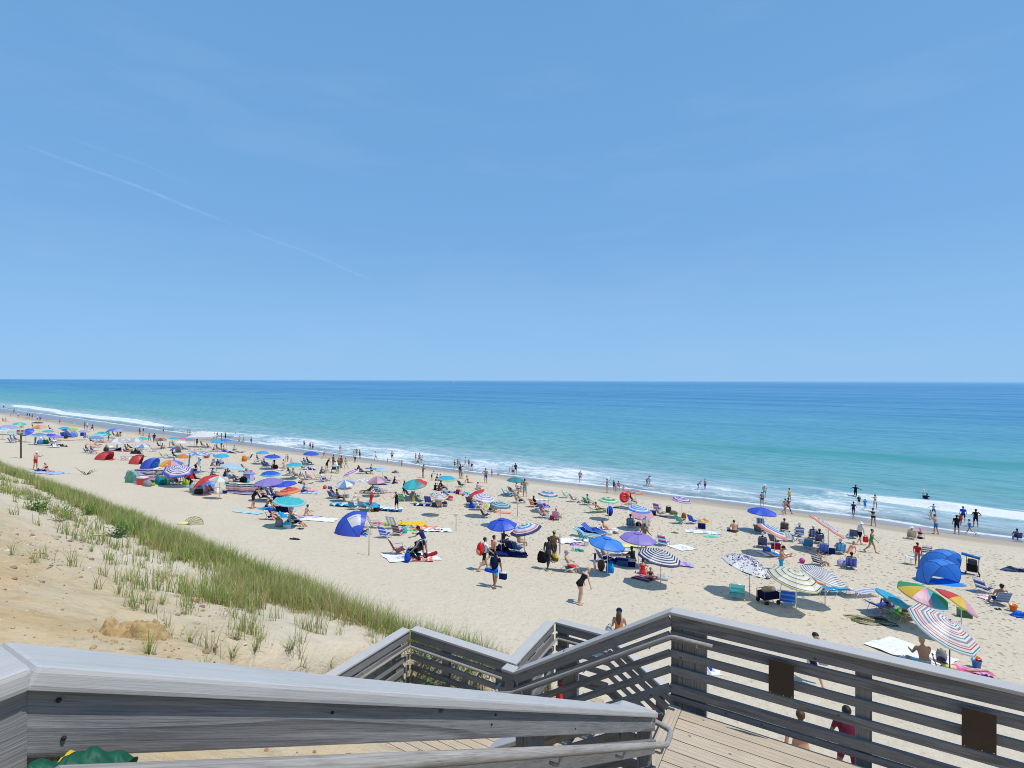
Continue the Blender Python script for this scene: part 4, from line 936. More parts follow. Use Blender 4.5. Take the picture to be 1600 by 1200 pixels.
# ------------------------------------------------------------------ shelters
def dome(px, py, W_, D_, H_, hd, pat, label, over=18, panel=3, floor='grey', group='pop-up shelters', win=None, winr=(3, 10, .40, .6), name='beach_tent'):
    """Quarter-dome shelter, open towards its heading."""
    c = at(px, py); root = empty(name, label, 'tent', c, face(hd), group); cs = [pc(x) for x in pat.split()]; n, k = 14, 24; P = []
    for i in range(n + 1):
        ps = R(90 + over) * i / n; r_ = []
        for j in range(k + 1):
            ph = math.pi * j / k; bul = 1 - .045 * abs(math.sin(ph * panel)) * (1 if 0 < i else 0)
            r_.append(Vector((W_ / 2 * math.cos(ph) * (1 - .06 * math.sin(ps)), -D_ * math.sin(ph) ** .8 * math.cos(ps) * bul + (0.0), H_ * math.sin(ph) ** .85 * math.sin(min(ps, R(90))) * bul if ps <= R(90) else H_ * math.sin(ph) ** .85 * (1 - .25 * (ps - R(90))) * bul)))
        P.append(r_)
    def colr(i, j):
        if win is not None and winr[0] < i < winr[1] and k * winr[2] <= j < k * winr[3]: return pc(win)
        return cs[(j * panel * 2 // k) % len(cs)]
    MB().grid(P, colr).build('canopy', m_cf, root)
    f_ = MB()
    for i in (7, n): f_.tube([q * 1.006 for q in P[i]], .011, 6, col=(.03, .03, .03))
    for j in (k // 3, 2 * k // 3, k // 2): f_.tube([P[i][j] * 1.006 for i in range(0, n + 1, 2)], .009, 6, col=(.03, .03, .03))
    f_.build('pole_frame', m_plas, root, smooth=True)
    MB().grid([[Vector((x * W_ / 2, y, .02)) for x in (-.97, 0, .97)] for y in (-D_ * .55, 0, D_ * .35)], col=pc(floor)).build('floor_sheet', m_towel, root); return root
def gazebo(px, py, W_, hh, col, label):
    c = at(px, py); root = empty('gazebo', label, 'gazebo', c, R(12)); q = W_ / 2
    for x in (-q, q):
        for y in (-q, q): MB().tube([(x, y, -.1), (x, y, hh)], .03, 6).build('leg', m_pole, root)
    P = [[Vector((x * q * f * 1.03, y * q * f * 1.03, hh + .95 * (1 - f) ** 1.15)) for x, y in ((-1, -1), (0, -1), (1, -1), (1, 0), (1, 1), (0, 1), (-1, 1), (-1, 0), (-1, -1))] for f in (0.01, .3, .6, .85, 1)]
    P.append([p_ + Vector((0, 0, -.25)) for p_ in P[-1]])
    MB().grid(P, col=pc(col)).build('roof', m_cf, root)
    fr = MB()
    for a in range(4):
        b = (a + 1) % 4; qs = [(-q, -q), (q, -q), (q, q), (-q, q)]; fr.tube([(*qs[a], hh - .05), (*qs[b], hh - .05)], .015, 6)
    fr.build('truss', m_pole, root); return root
def cabana(px, py, W_, hh, c1, c2, label, hd=10):
    c = at(px, py); root = empty('cabana', label, 'cabana', c, face(hd)); q = W_ / 2; rr = random.Random(5); n = 16
    P = [[Vector((q * x * (1 + .12 * (z < .01)), y * q * .85, 0)) for y in (-1, 1)] for x, z in ((-1, 0), (1, 0))]
    def arch(u):                                                  # sloping legs flowing into a bowed roof
        if u < .3: f = u / .3; return Vector((-q * (1.18 - .18 * f), 0, hh * .86 * f))
        if u > .7: f = (1 - u) / .3; return Vector((q * (1.18 - .18 * f), 0, hh * .86 * f))
        f = (u - .3) / .4; return Vector((-q + 2 * q * f, 0, hh * (.86 + .14 * math.sin(math.pi * f))))
    roof = []
    for i in range(n + 1):
        p_ = arch(.3 + .4 * i / n); roof.append([p_ + Vector((0, (j / n - .5) * W_ * .8, .06 * math.sin(math.pi * j / n))) for j in range(n + 1)])
    MB().grid(roof, lambda i, j: pc(rr.choice((c1, c1, c2)))).build('roof', m_cf, root)
    for sgn in (-1, 1):
        for side in (0, 1):
            R_ = []
            for i in range(9):
                u = .3 * i / 8; p_ = arch(u if side == 0 else 1 - u); wdt = .28; R_.append([p_ + Vector((0, sgn * W_ * .4 + e * wdt * .5 - sgn * wdt * .5, 0)) for e in (-1, -.3, .3, 1)])
            MB().grid(R_, lambda i, j: pc(rr.choice((c1, c1, c2)))).build('fabric_leg', m_cf, root)
    return root
def windscreen(px, py, L_, hh, hd, cols, label, n_post=4):
    c = at(px, py); root = empty('windscreen', label, 'windbreak', c, face(hd)); cs = [pc(x) for x in cols.split()]; n = 26; P = []
    for i in range(len(cs) * 2 + 1):
        f = i / (len(cs) * 2); P.append([Vector(((j / n - .5) * L_, .09 * math.sin(j / n * math.pi * (n_post - 1)) * (1 + .3 * math.sin(f * 3 + j)), f * hh - .05 * math.sin(j / n * math.pi * (n_post - 1)) ** 2 * f)) for j in range(n + 1)])
    MB().grid(P, lambda i, j: cs[i // 2]).build('screen', m_cf, root, smooth=True)
    for k in range(n_post): MB().tube([((k / (n_post - 1) - .5) * L_, 0, -.2), ((k / (n_post - 1) - .5) * L_, 0, hh * 1.06)], .014, 6).build('post', m_pole, root)
    return root

# ------------------------------------------------------------------ people
BODY = {}
SLOTS = ('skin', 'hair', 'yoke', 'bust', 'belly', 'pelvis', 'thigh', 'sleeve', 'forearm', 'shin', 'foot')
POSES = {   # lean, head nod, hips(flexL, flexR), hip spread, knees(L, R), shoulders (flexL, flexR), arm spread (L, R), elbows(L, R), pelvis drop for sitting poses
    'stand': dict(lean=2, hip=(2, -4), knee=(2, 6), sh=(4, -6), ab=(10, 10), el=(12, 16)),
    'stand2': dict(lean=0, hip=(8, -6), spread=7, knee=(8, 2), sh=(-8, 22), ab=(14, 10), el=(10, 60)),
    'walk': dict(lean=5, hip=(20, -15), knee=(8, 26), sh=(-22, 24), ab=(9, 9), el=(14, 24)),
    'walk2': dict(lean=6, hip=(-24, 24), knee=(38, 6), sh=(20, -18), ab=(10, 8), el=(22, 14)),
    'run': dict(lean=14, hip=(42, -28), knee=(46, 62), sh=(-40, 44), ab=(12, 12), el=(80, 80)),
    'hips': dict(lean=-2, hip=(2, -2), spread=6, knee=(2, 4), sh=(-28, -28), ab=(42, 42), el=(78, 78), inw=1),
    'reach': dict(lean=6, hip=(6, -6), knee=(4, 8), sh=(60, 72), ab=(10, 10), el=(42, 50)),
    'phone': dict(lean=2, nod=22, hip=(3, -4), knee=(2, 6), sh=(30, 30), ab=(8, 8), el=(88, 92)),
    'carry': dict(lean=9, hip=(18, -14), knee=(8, 24), sh=(6, -4), ab=(16, 14), el=(10, 10)),
    'wave': dict(lean=0, hip=(3, -3), spread=6, knee=(3, 3), sh=(10, 120), ab=(20, 30), el=(20, 40)),
    'arms_out': dict(lean=6, hip=(22, -14), spread=8, knee=(14, 18), sh=(8, 10), ab=(58, 64), el=(14, 18)),
    'bend': dict(lean=38, nod=26, hip=(18, 2), spread=4, knee=(30, 20), sh=(6, 2), ab=(6, 12), el=(10, 14)),
    'stoop': dict(lean=26, nod=26, hip=(4, -4), knee=(6, 4), sh=(48, 54), ab=(6, 6), el=(26, 30)),
    'crouch': dict(lean=24, hip=(100, 104), spread=14, knee=(128, 130), sh=(60, 50), ab=(10, 12), el=(30, 40)),
    'kneel': dict(lean=6, hip=(18, 14), spread=8, knee=(112, 112), sh=(24, 30), ab=(12, 12), el=(50, 40)),
    'sit': dict(lean=16, hip=(108, 104), spread=10, knee=(98, 92), sh=(52, 48), ab=(12, 14), el=(30, 40), ground=1),
    'sit_legs': dict(lean=-14, hip=(80, 84), spread=7, knee=(14, 22), sh=(-34, -30), ab=(16, 16), el=(4, 4), ground=1),
    'cross': dict(lean=12, nod=10, hip=(88, 88), spread=42, knee=(118, 118), sh=(28, 24), ab=(9, 9), el=(62, 66), ground=1),
    'chair': dict(lean=-22, nod=20, hip=(74, 78), spread=7, knee=(62, 70), sh=(28, 30), ab=(14, 14), el=(40, 44), chair=1),
    'read': dict(lean=-24, nod=26, hip=(70, 74), spread=5, knee=(56, 62), sh=(52, 54), ab=(8, 8), el=(66, 66), chair=1),
    'recline': dict(lean=-46, nod=18, hip=(64, 70), spread=5, knee=(22, 40), sh=(10, 12), ab=(18, 18), el=(30, 30), chair=1),
    'lie': dict(lean=-84, nod=4, hip=(88, 92), spread=7, knee=(6, 10), sh=(96, 94), ab=(18, 22), el=(4, 6), ground=1),
    'prone': dict(lean=80, nod=-52, hip=(-86, -90), spread=6, knee=(4, 14), sh=(72, 78), ab=(22, 22), el=(92, 90), prone=1),
}
def body_mesh(pose, sex, vox=0.026, mass=1.0):
    key = (pose, sex, vox, mass)
    if key in BODY: return BODY[key]
    p_ = POSES[pose]; fem = sex == 'f'
    X = Vector((1, 0, 0)); le = R(p_.get('lean', 0)); sp = R(p_.get('spread', 3))
    tdir = Vector((0, math.sin(le), math.cos(le))); tfw = Vector((0, math.cos(le), -math.sin(le)))
    hipw = .088 if not fem else .092; shw = .185 if not fem else .158
    P0 = Vector((0, 0, .92)); chest = P0 + tdir * .36; neck = P0 + tdir * .53
    nd = le * .55 + R(p_.get('nod', 0)) if abs(le) < R(60) else le + R(p_.get('nod', 0)); hd = Vector((0, math.sin(nd), math.cos(nd))); hf = Vector((0, math.cos(nd), -math.sin(nd)))
    head = neck + hd * .155 + hf * .012
    mb = MB(); bones = []
    m = mass
    tor = [(-.10, .085, .075, 0), (-.03, .158 if not fem else .168, .105, -.012), (.06, .155 if not fem else .165, .108 * m, -.006), (.16, .138 * m if not fem else .122, .098 * m, .008 * m), (.26, .150 * (1 + (m - 1) * .5) if not fem else .128, .104, .004), (.36, .172 if not fem else .142, .112 if not fem else .118, .006 if not fem else .014), (.44, .172 if not fem else .145, .098, 0), (.50, .120 if not fem else .104, .07, -.008), (.54, .062, .058, -.004)]
    mb.tube([P0 + tdir * a + tfw * d for a, _, _, d in tor], [(b, c) for _, b, c, _ in tor], 14, lat=X)
    bones.append(('torso', P0 + tdir * -.06, P0 + tdir * .52, .13))
    mb.tube([P0 + tdir * .5, neck + hd * .03, neck + hd * .10], [.058, .052 if not fem else .046, .05], 10, lat=X); bones.append(('neck', neck - tdir * .01, neck + hd * .05, .05))
    Mh = Matrix((X, hf, hd)).transposed()
    mb.ell(head + hd * .018 - hf * .012, (.077, .095, .098), Mh, 14, 10); mb.ell(head - hd * .035 + hf * .03, (.058, .062, .085), Mh, 12, 8)
    mb.ell(head + hf * .095 - hd * .018, (.014, .018, .022), Mh, 6, 5); mb.ell(head + hf * .082 - hd * .062, (.026, .014, .010), Mh, 6, 5)
    for sx_ in (-1, 1): mb.ell(head + X * (sx_ * .078) - hf * .008 - hd * .012, (.012, .024, .032), Mh, 6, 5)
    mb.ell(head + hd * .04 - hf * .026, (.086, .098, .092), Mh, 14, 10)            # hair
    bones.append(('head', head - hd * .06, head + hd * .06, .09))
    lows = []
    for k, sx_ in ((0, -1), (1, 1)):
        fl = R(p_['hip'][k]); kn = R(p_['knee'][k]); side = X * sx_
        hip = P0 + side * hipw + Vector((0, 0, 0)) - tdir * .02
        out = math.sin(sp) if abs(p_['hip'][k]) < 60 else math.sin(sp)
        td = (Vector((0, math.sin(fl), -math.cos(fl))) + side * out).normalized(); kneep = hip + td * .42
        a2 = fl - kn; sd2 = (Vector((0, math.sin(a2), -math.cos(a2))) + side * (out * .25 if p_.get('spread', 3) < 30 else -out * .9)).normalized(); ank = kneep + sd2 * .41
        tr_ = .083 if not fem else .088
        mb.tube([hip - td * .05, hip + td * .08, hip + td * .22, kneep - td * .03, kneep + td * .01], [tr_ * .98, tr_, tr_ * .84, .056, .054], 10)
        mb.tube([kneep - sd2 * .02, kneep + sd2 * .06, kneep + sd2 * .14, kneep + sd2 * .28, ank], [.054, .054, .056, .040, .035], 10)
        mb.ell(kneep, (.055, .055, .055), None, 10, 7)
        if pose == 'prone': fd = sd2
        else:
            fa = a2 + R(90) * (1 if not p_.get('ground') and pose != 'lie' else .72); fd = Vector((0, math.sin(fa), -math.cos(fa))) + side * .14
            if not (p_.get('ground') or p_.get('chair')): fd = Vector((side.x * .18, max(.55, fd.y), min(.0, fd.z) * .6))
            fd.normalize()
        heel = ank - fd * .045 + (sd2 * .045); toe = ank + fd * .17 + sd2 * .052
        mb.tube([heel, ank + fd * .05 + sd2 * .03, toe - fd * .03, toe], [(.034, .036), (.043, .034), (.046, .022), (.03, .014)], 10)
        for q in range(5): mb.tube([toe - fd * .03 + side * ((q - 2) * .017), toe + fd * (.018 - .006 * abs(q - 1)) + side * ((q - 2) * .018)], [.013, .010], 5)
        bones += [('thigh', hip, kneep, tr_), ('shin', kneep, ank, .05), ('foot', ank + sd2 * .03, toe, .04)]
        sl = P0 + tdir * .465 + side * shw; af = R(p_['sh'][k]); ab = R(p_['ab'][k]); el = R(p_['el'][k])
        ad = Vector((0, math.sin(af) * math.cos(ab), -math.cos(af) * math.cos(ab))) + side * math.sin(ab); ad.normalize(); elb = sl + ad * .285
        a3 = af + el
        if p_.get('inw'): fdir = (Vector((0, .30, -.45)) - side * .85).normalized()
        else: fdir = (Vector((0, math.sin(a3), -math.cos(a3))) + side * (math.sin(ab) * (.5 if pose != 'arms_out' else 1.1) - (.22 if p_['el'][k] > 60 else 0))).normalized()
        wr = elb + fdir * .245
        ar = 1.0 if not fem else .84
        mb.tube([sl - ad * .02 - side * .03, sl + ad * .03, sl + ad * .13, elb - ad * .02, elb], [.058 * ar, .054 * ar, .047 * ar, .038 * ar, .037 * ar], 10)
        mb.tube([elb - fdir * .01, elb + fdir * .06, elb + fdir * .14, wr], [.037 * ar, .040 * ar, .034 * ar, .025 * ar], 10)
        hx = side.cross(fdir); hx = hx.normalized() if hx.length > .1 else Vector((0, 1, 0)); pal = hx.cross(fdir).normalized()
        mb.tube([wr - fdir * .01, wr + fdir * .04, wr + fdir * .085], [(.026, .018), (.040, .017), (.040, .014)], 8, lat=hx)
        curl = pal * (-sx_ if False else 1)
        for q, (off, ln) in enumerate(((-.030, .062), (-.010, .078), (.010, .074), (.029, .058))):
            b0 = wr + fdir * .08 + hx * off; m1 = b0 + fdir * ln * .5 + curl * .006; mb.tube([b0, m1, m1 + fdir * ln * .42 + curl * .018], [.0095, .009, .0075], 6)
        th0 = wr + fdir * .03 + hx * .036; mb.tube([th0 - hx * .01, th0 + hx * .022 + fdir * .028, th0 + hx * .026 + fdir * .058], [.012, .0105, .009], 6)
        bones += [('uarm', sl, elb, .045), ('farm', elb, wr, .035), ('hand', wr, wr + fdir * .16, .035)]
    if fem and pose != 'prone':
        for sx_ in (-1, 1): mb.ell(P0 + tdir * .345 + tfw * .088 + X * (sx_ * .068), (.062, .052, .060), None, 10, 7)
    if fem or True:
        for sx_ in (-1, 1): mb.ell(P0 - tdir * .045 - tfw * .045 + X * (sx_ * .07), (.082, .075, .085), None, 10, 7)
    me = mb.mesh('body_raw', [])
    ob = bpy.data.objects.new('body_raw', me); COL.objects.link(ob)
    md = ob.modifiers.new('r', 'REMESH'); md.mode = 'VOXEL'; md.voxel_size = vox; md.use_smooth_shade = True
    ms = ob.modifiers.new('s', 'SMOOTH'); ms.factor = .5; ms.iterations = 3 if vox > .02 else 5
    dg = bpy.context.evaluated_depsgraph_get(); out = bpy.data.meshes.new_from_object(ob.evaluated_get(dg)); out.name = 'person'
    bpy.data.objects.remove(ob)
    nv = len(out.vertices); co = np.empty(nv * 3, np.float32); out.vertices.foreach_get('co', co); co = co.reshape(-1, 3).astype(float)
    best = np.full(nv, 9e9); bi = np.zeros(nv, int); bt = np.zeros(nv)
    for i, (nm, a, b, r) in enumerate(bones):
        a = np.array(a); b = np.array(b); d = b - a; t = np.clip(((co - a) @ d) / (d @ d), 0, 1); dist = np.linalg.norm(co - a - t[:, None] * d, axis=1) / r
        k = dist < best; best[k] = dist[k]; bi[k] = i; bt[k] = t[k]
    z = np.zeros(nv, int); names = [b[0] for b in bones]
    up = np.array(tdir); tl_ = (co - np.array(P0)) @ up
    for i, nm in enumerate(names):
        k = bi == i; t = bt
        if nm == 'torso': z[k] = np.select([tl_[k] > .43, tl_[k] > .285, tl_[k] > .075], [2, 3, 4], 5)
        elif nm == 'thigh': z[k] = np.select([t[k] < .16, t[k] < .72], [5, 6], 9)
        elif nm == 'uarm': z[k] = np.where(t[k] < .6, 7, 8)
        elif nm == 'farm': z[k] = 8
        elif nm == 'shin': z[k] = 9
        elif nm == 'foot': z[k] = 10
        elif nm == 'head':
            q = co[k] - np.array(head); yf = q @ np.array(hf); zu = q @ np.array(hd)
            z[k] = np.where((zu > .055) & (yf < .085) | (yf < -.0) & (zu > -.075) & ((np.abs(q[:, 0]) < .072) | (zu > .0)), 1, 0)
    npol = len(out.polygons); lt = np.empty(npol, np.int32); out.polygons.foreach_get('loop_start', lt); li = np.empty(len(out.loops), np.int32); out.loops.foreach_get('vertex_index', li)
    out.materials.clear()
    for s_ in SLOTS: out.materials.append(skinm('fair'))
    out.polygons.foreach_set('material_index', z[li[lt]].astype(np.int32)); out.polygons.foreach_set('use_smooth', np.ones(npol, dtype=bool))
    # rest on the ground
    if p_.get('chair'): dz = -(.92 - .335)
    elif p_.get('ground') or p_.get('prone'): dz = -(.92 - (.115 if not p_.get('prone') else .12))
    else: dz = -co[:, 2].min()
    co[:, 2] += dz
    out.vertices.foreach_set('co', co.astype(np.float32).ravel()); out.update()
    BODY[key] = (out, head + Vector((0, 0, dz)), Mh.to_4x4(), neck + Vector((0, 0, dz)), tdir, tfw, P0 + Vector((0, 0, dz))); return BODY[key]
OUT = {'sk': ('belly', 'pelvis', 'thigh'), 'tr': ('pelvis', 'thigh'), 'bk': ('bust', 'pelvis'), 'op': ('bust', 'belly', 'pelvis'), 'dr': ('yoke', 'bust', 'belly', 'pelvis', 'thigh'), 'ws': ('yoke', 'bust', 'belly', 'pelvis', 'thigh', 'sleeve', 'forearm', 'shin'), 'br': ('pelvis',)}
HATM = {}
def P(px, py, pose, outfit, label, hd=0, h=1.72, hat=None, long=None, group=None, pos=None, vox=None, mass=1.0, dz=0.0, off=(0, 0)):
    """outfit: kind colour(s) skin hair; hat: 'cap c' | 'sun c' ; long: length of loose hair."""
    c = at(px, py) if pos is None else pos; ws = outfit.split(); kind = ws[0]; sk, hr = ws[-2], ws[-1]; c1 = ws[1]; c2 = ws[2] if len(ws) > 4 else None
    sex = 'f' if kind in ('bk', 'op', 'dr', 'fs', 'sk') else 'm'
    if vox is None: vox = .03 if c.y > 62 else (.022 if c.y > 30 else .0145)
    me, head, Mh, neck, td, tf, pel = body_mesh(pose, sex, vox, mass)
    o = link(bpy.data.objects.new('person', me)); sc = h / 1.74
    o.location = c + Vector((off[0], off[1], dz)); o.rotation_euler = (0, 0, face(hd)); o.scale = (sc * 1.09, sc * 1.09, sc); tag(o, label, 'person', group)
    mats = {s_: skinm(sk) for s_ in SLOTS}; mats['hair'] = hairm(hr)
    if kind in OUT:
        for s_ in OUT[kind]: mats[s_] = cloth(c1)
    elif kind in ('ts', 'fs'):
        for s_ in ('yoke', 'bust', 'belly', 'sleeve'): mats[s_] = cloth(c1)
        for s_ in ('pelvis', 'thigh'): mats[s_] = cloth(c2)
    elif kind == 'tk':
        for s_ in ('yoke', 'bust', 'belly'): mats[s_] = cloth(c1)
        for s_ in ('pelvis', 'thigh'): mats[s_] = cloth(c2)
    elif kind == 'ls':
        for s_ in ('yoke', 'bust', 'belly', 'sleeve', 'forearm'): mats[s_] = cloth(c1)
        for s_ in ('pelvis', 'thigh'): mats[s_] = cloth(c2)
    for i, s_ in enumerate(SLOTS):
        o.material_slots[i].link = 'OBJECT'; o.material_slots[i].material = mats[s_]
    if hat:
        hk, hc = hat.split(); key = (hk, hc)
        if key not in HATM:
            mb = MB(); prof = [(0.001, .125), (.05, .118), (.084, .085), (.098, .03)]
            if hk == 'sun': mb.lathe(prof + [(.105, .028), (.19, .0), (.192, -.004), (.10, .022)], (0, -.015, .018), 18)
            else:
                mb.lathe(prof + [(.096, .022)], (0, -.018, .018), 16)
                V_ = [[Vector((x * .075, .07 + y * .085 * (1 - .5 * x * x), .04 - .012 * x * x - .018 * y)) for x in (-1, -.5, 0, .5, 1)] for y in (0, .5, 1)]; mb.grid(V_)
            HATM[key] = mb.mesh('hat', cloth(hc), True)
        ho = link(bpy.data.objects.new('hat', HATM[key]), o); ho.matrix_local = Matrix.Translation(head) @ Mh
    if long:
        mb = MB(); hf = Mh.to_3x3() @ Vector((0, 1, 0)); hu = Mh.to_3x3() @ Vector((0, 0, 1)); q0 = head + hu * .05 - hf * .07; q1 = head - hu * .08 - hf * .085; dn = (-td * .75 + Vector((0, 0, -.25))).normalized(); q2 = q1 + dn * long * .5 - tf * .05; q3 = q1 + dn * long - tf * .03
        mb.tube([q0, q1, q2, q3], [(.07, .05), (.085, .05), (.085, .035), (.03, .015)], 10, lat=(1, 0, 0)); mb.build('hair', hairm(hr), o, smooth=True)
    return o
def swimmer(px, py, label, hr='b', sk='fair'):
    """Only head and shoulders show above the water."""
    return P(px, py, 'stand', 'tr navy %s %s' % (sk, hr), label, rng.uniform(0, 360), dz=-1.3)
# ================================================================== the beach, near to far
# ---- by the stairs and on the path
P(968, 1030, 'walk', 'sk orange tan b', 'woman in an orange yellow low backed dress and dark cap walking near the stairs', 20, 1.66, 'cap dnavy', .3)
bag(961, 1022, 'lgrey', 'grey cloth shoulder bag at the hip of the woman in the low backed dress', .30, .12, .34, pos=at(966, 1030) + Vector((-.26, 0, .72)))
P(1272, 1068, 'walk2', 'ts black dnavy fair k', 'dark haired person in black shirt and shorts standing behind the deck railing', 140, 1.68)
bag(1282, 1040, 'lgrey', 'pale patterned bag held by the dark haired person behind the railing', .28, .12, .3, pos=at(1272, 1068) + Vector((.28, -.05, .62)))
P(1252, 1238, 'walk', 'tr navy ruddy b', 'sunburnt bare shouldered man below the deck railing seen through its lower slats', 30, 1.76, vox=.018)
P(1326, 1230, 'carry', 'ts maroon maroon brown k', 'man in a maroon shirt below the deck railing beside a railing post', 20, 1.74)
bag(1018, 1096, 'red', 'small red and white bag dropped on the top step by the deck corner', .08, .06, .10, pos=AB(6.0, -1.60, DECK1 - .155), two='white')
P(868, 1085, 'cross', 'ts red black ruddy b', 'child in a red shirt sitting on the small landing behind the dark sloping railing', 120, 1.15, pos=AB(7.9, -3.72, DECK2))
heap(1100, 1046, 'white lgrey', 'white sheet heaped on the sand behind the deck corner post', 1.0, .8, .4)
bag(1103, 1050, 'blue', 'blue bag beside the white sheet behind the deck corner post', .4, .3, .3)

# ---- nearest group right of centre: the red striped umbrella
U(1485, 976, 98, 'stripe white tan white red white white teal white white mauve mauve white', 'large leaning umbrella with red, teal and tan rings shading a white blanket', 27, 148, 2.0, .20, pole='d')
UMB[-1].children[0].data.name = 'canopy'
T(1424, 1020, 2.3, 2.2, 60, 'white', 'big white blanket spread under the red ringed umbrella', rough=.035, name='blanket', cat='blanket')
P(1446, 1040, 'cross', 'tr pcyan tan x', 'bald shirtless man in pale blue trunks sitting on the white blanket, back turned', 10, 1.82, vox=.014)
backpack(1472, 1036, 'grey', 'grey and navy backpack standing behind the man on the white blanket', 40, .5, pocket='navy')
P(1497, 1050, 'prone', 'fs pyel pink tan b', 'girl in pale top lying on her front by the pole of the red ringed umbrella', -60, 1.35, long=.25, vox=.014)
T(1518, 1050, .6, 1.2, 110, 'lpink pink', 'bright pink towel under the legs of the girl lying down', rough=.05)
bucket(1527, 1044, 'mblue', 'blue sand bucket heaped with red and yellow toys on open sand', 1.25, 20, ('yellow', 'red'))
heap(1540, 1058, 'dpurple violet navy', 'small purple bundle on the sand beyond the pink towel', .35, .25, .12)
# ---- group with the rainbow umbrellas, far right
U(1447, 923, 69, 'panel yellow pink aqua green yellow lpink cyan green', 'rainbow panelled umbrella standing upright behind the red ringed umbrella', 16, 140, 1.95, .22, spin=-.29)
U(1503, 938, 60, 'panel yellow green green dgreen red yellow lpink red', 'rainbow panelled umbrella tipped steeply over to its side', 34, 105, 1.9, .22, spin=-.32)
U(1398, 936, 40, 'solid cyan', 'low flat cyan shade leaning over the blue loungers', 24, 110, 1.1, .10, D=1.5)
L(1380, 955, 70, 'royal blue', 'blue lounger under the low cyan shade with someone lying in it')
P(1392, 956, 'recline', 'bk navy tan b', 'person lying back in the blue lounger under the cyan shade', 70, 1.66)
C(1420, 966, 30, 'rust yellow navy red tan', 'beach chair with brown, red and yellow stripes facing the sea')
L(1403, 966, 55, 'lime green', 'bright green low lounger beside the brown striped chair')
bag(1383, 958, 'lpink', 'pink patterned cloth bag at the foot of the blue lounger', .5, .3, .32, two='mauve')
cooler(1508, 964, 'dgreen', 'dark green box on the sand under the tipped rainbow umbrella', 'green', .5, .35, .4)
sandals(1432, 967, 'white sandals on the shaded sand beside the striped chair', 'brown', 60)
tag(heap(1362, 970, 'char olive tan', 'thin mat of dark dried seaweed on the open sand', 1.9, 1.2, .025, name='seaweed', cat='seaweed'))
L(1345, 932, 75, 'white lav', 'white striped lounger standing empty on open sand')
# ---- blue shelters
dome(1480, 896, 2.35, 1.4, 1.5, 160, 'sky', 'blue pop-up shelter at the back of the joined pair, mesh windows in its side', win='navy', floor='mblue')
dome(1475, 913, 2.25, 1.3, 1.45, 170, 'sky', 'blue pop-up shelter at the front of the joined pair, its doorway open', win='mblue', floor='sky')
P(1434, 883, 'stand', 'ts red coral tan k', 'boy in a red shirt and pink shorts standing next to the blue shelters', 60, 1.45)
C(1446, 868, 25, 'white dnavy white dnavy', 'navy and white striped chair behind the boy in red')
root = empty('camp_table', 'small white folding table beside the boy in red', 'table', at(1424, 882), R(20))
MB().box((0, 0, .5), (.6, .42, .03), col=(.8, .8, .8), bev=.008).build('table_top', m_plas, root)
for x_ in (-.26, .26):
    for y_ in (-.17, .17): MB().tube([(x_, y_, .49), (x_ * 1.08, y_ * 1.2, 0)], .012, 6).build('leg', m_alu, root)
root = empty('beach_cart', 'black upright beach cart loaded with dark bags right of the blue shelters', 'cart', at(1520, 898), face(40))
fr = MB()
for x_ in (-.28, .28): fr.tube([(x_, -.2, .12), (x_, -.25, 1.15)], .016, 6).tube([(x_, -.2, .12), (x_, .3, .14), (x_, .34, 0.02)], .014, 6)
fr.tube([(-.28, -.25, 1.15), (.28, -.25, 1.15)], .016, 6); fr.build('frame', m_dpole, root, smooth=True)
for x_ in (-.32, .32): MB().lathe([(.0, -.03), (.12, -.03), (.13, 0), (.12, .03), (0, .03)], (x_, -.22, .13), 16, (.03, .03, .03), M=Matrix.Rotation(R(90), 3, 'Y')).build('wheel', m_plas, root)
MB().box((0, .05, .4), (.5, .36, .45), col=(.02, .02, .025), bev=.06).box((0, .02, .78), (.44, .3, .3), Euler((.1, .05, .1)).to_matrix(), (.06, .07, .09), bev=.08).build('load', m_towel, root)
MB().tube([(-.5, .0, 1.2), (.35, .05, 1.05)], .09, 10, col=PAL['mblue']).build('rolled_mat', m_towel, root)
C(1539, 925, 75, 'navy pblue white navy', 'blue chair draped in a white flowered towel next to the seated man')
C(1562, 944, 15, 'slate pblue slate pblue', 'grey blue striped chair with a dark haired man in it')
P(1562, 944, 'chair', 'tr navy tan k', 'dark haired man sitting in the grey blue chair looking out to sea', 15, 1.78)
bucket(1584, 955, 'orange', 'orange red bucket on the sand right of the seated man', 1.35)
sandals(1561, 953, 'dark sandals on the sand behind the grey blue chair')
heap(1597, 963, 'navy mblue blue', 'blue towel heap at the edge of view beside the orange bucket', 1.0, .6, .3)
heap(1586, 892, 'dnavy char denim', 'person sized heap of dark blue clothes and towels on the open sand', 1.8, .6, .3)
T(1545, 935, .6, 1.0, 80, 'white lpink', 'white and pink towel trailing behind the flowered chair', mode='patch')
C(1590, 843, 35, 'navy blue navy', 'navy chair near the wash at the edge of view')
P(1589, 843, 'chair', 'tr blue brown k', 'person sitting in the navy chair near the wash', 35, 1.7)

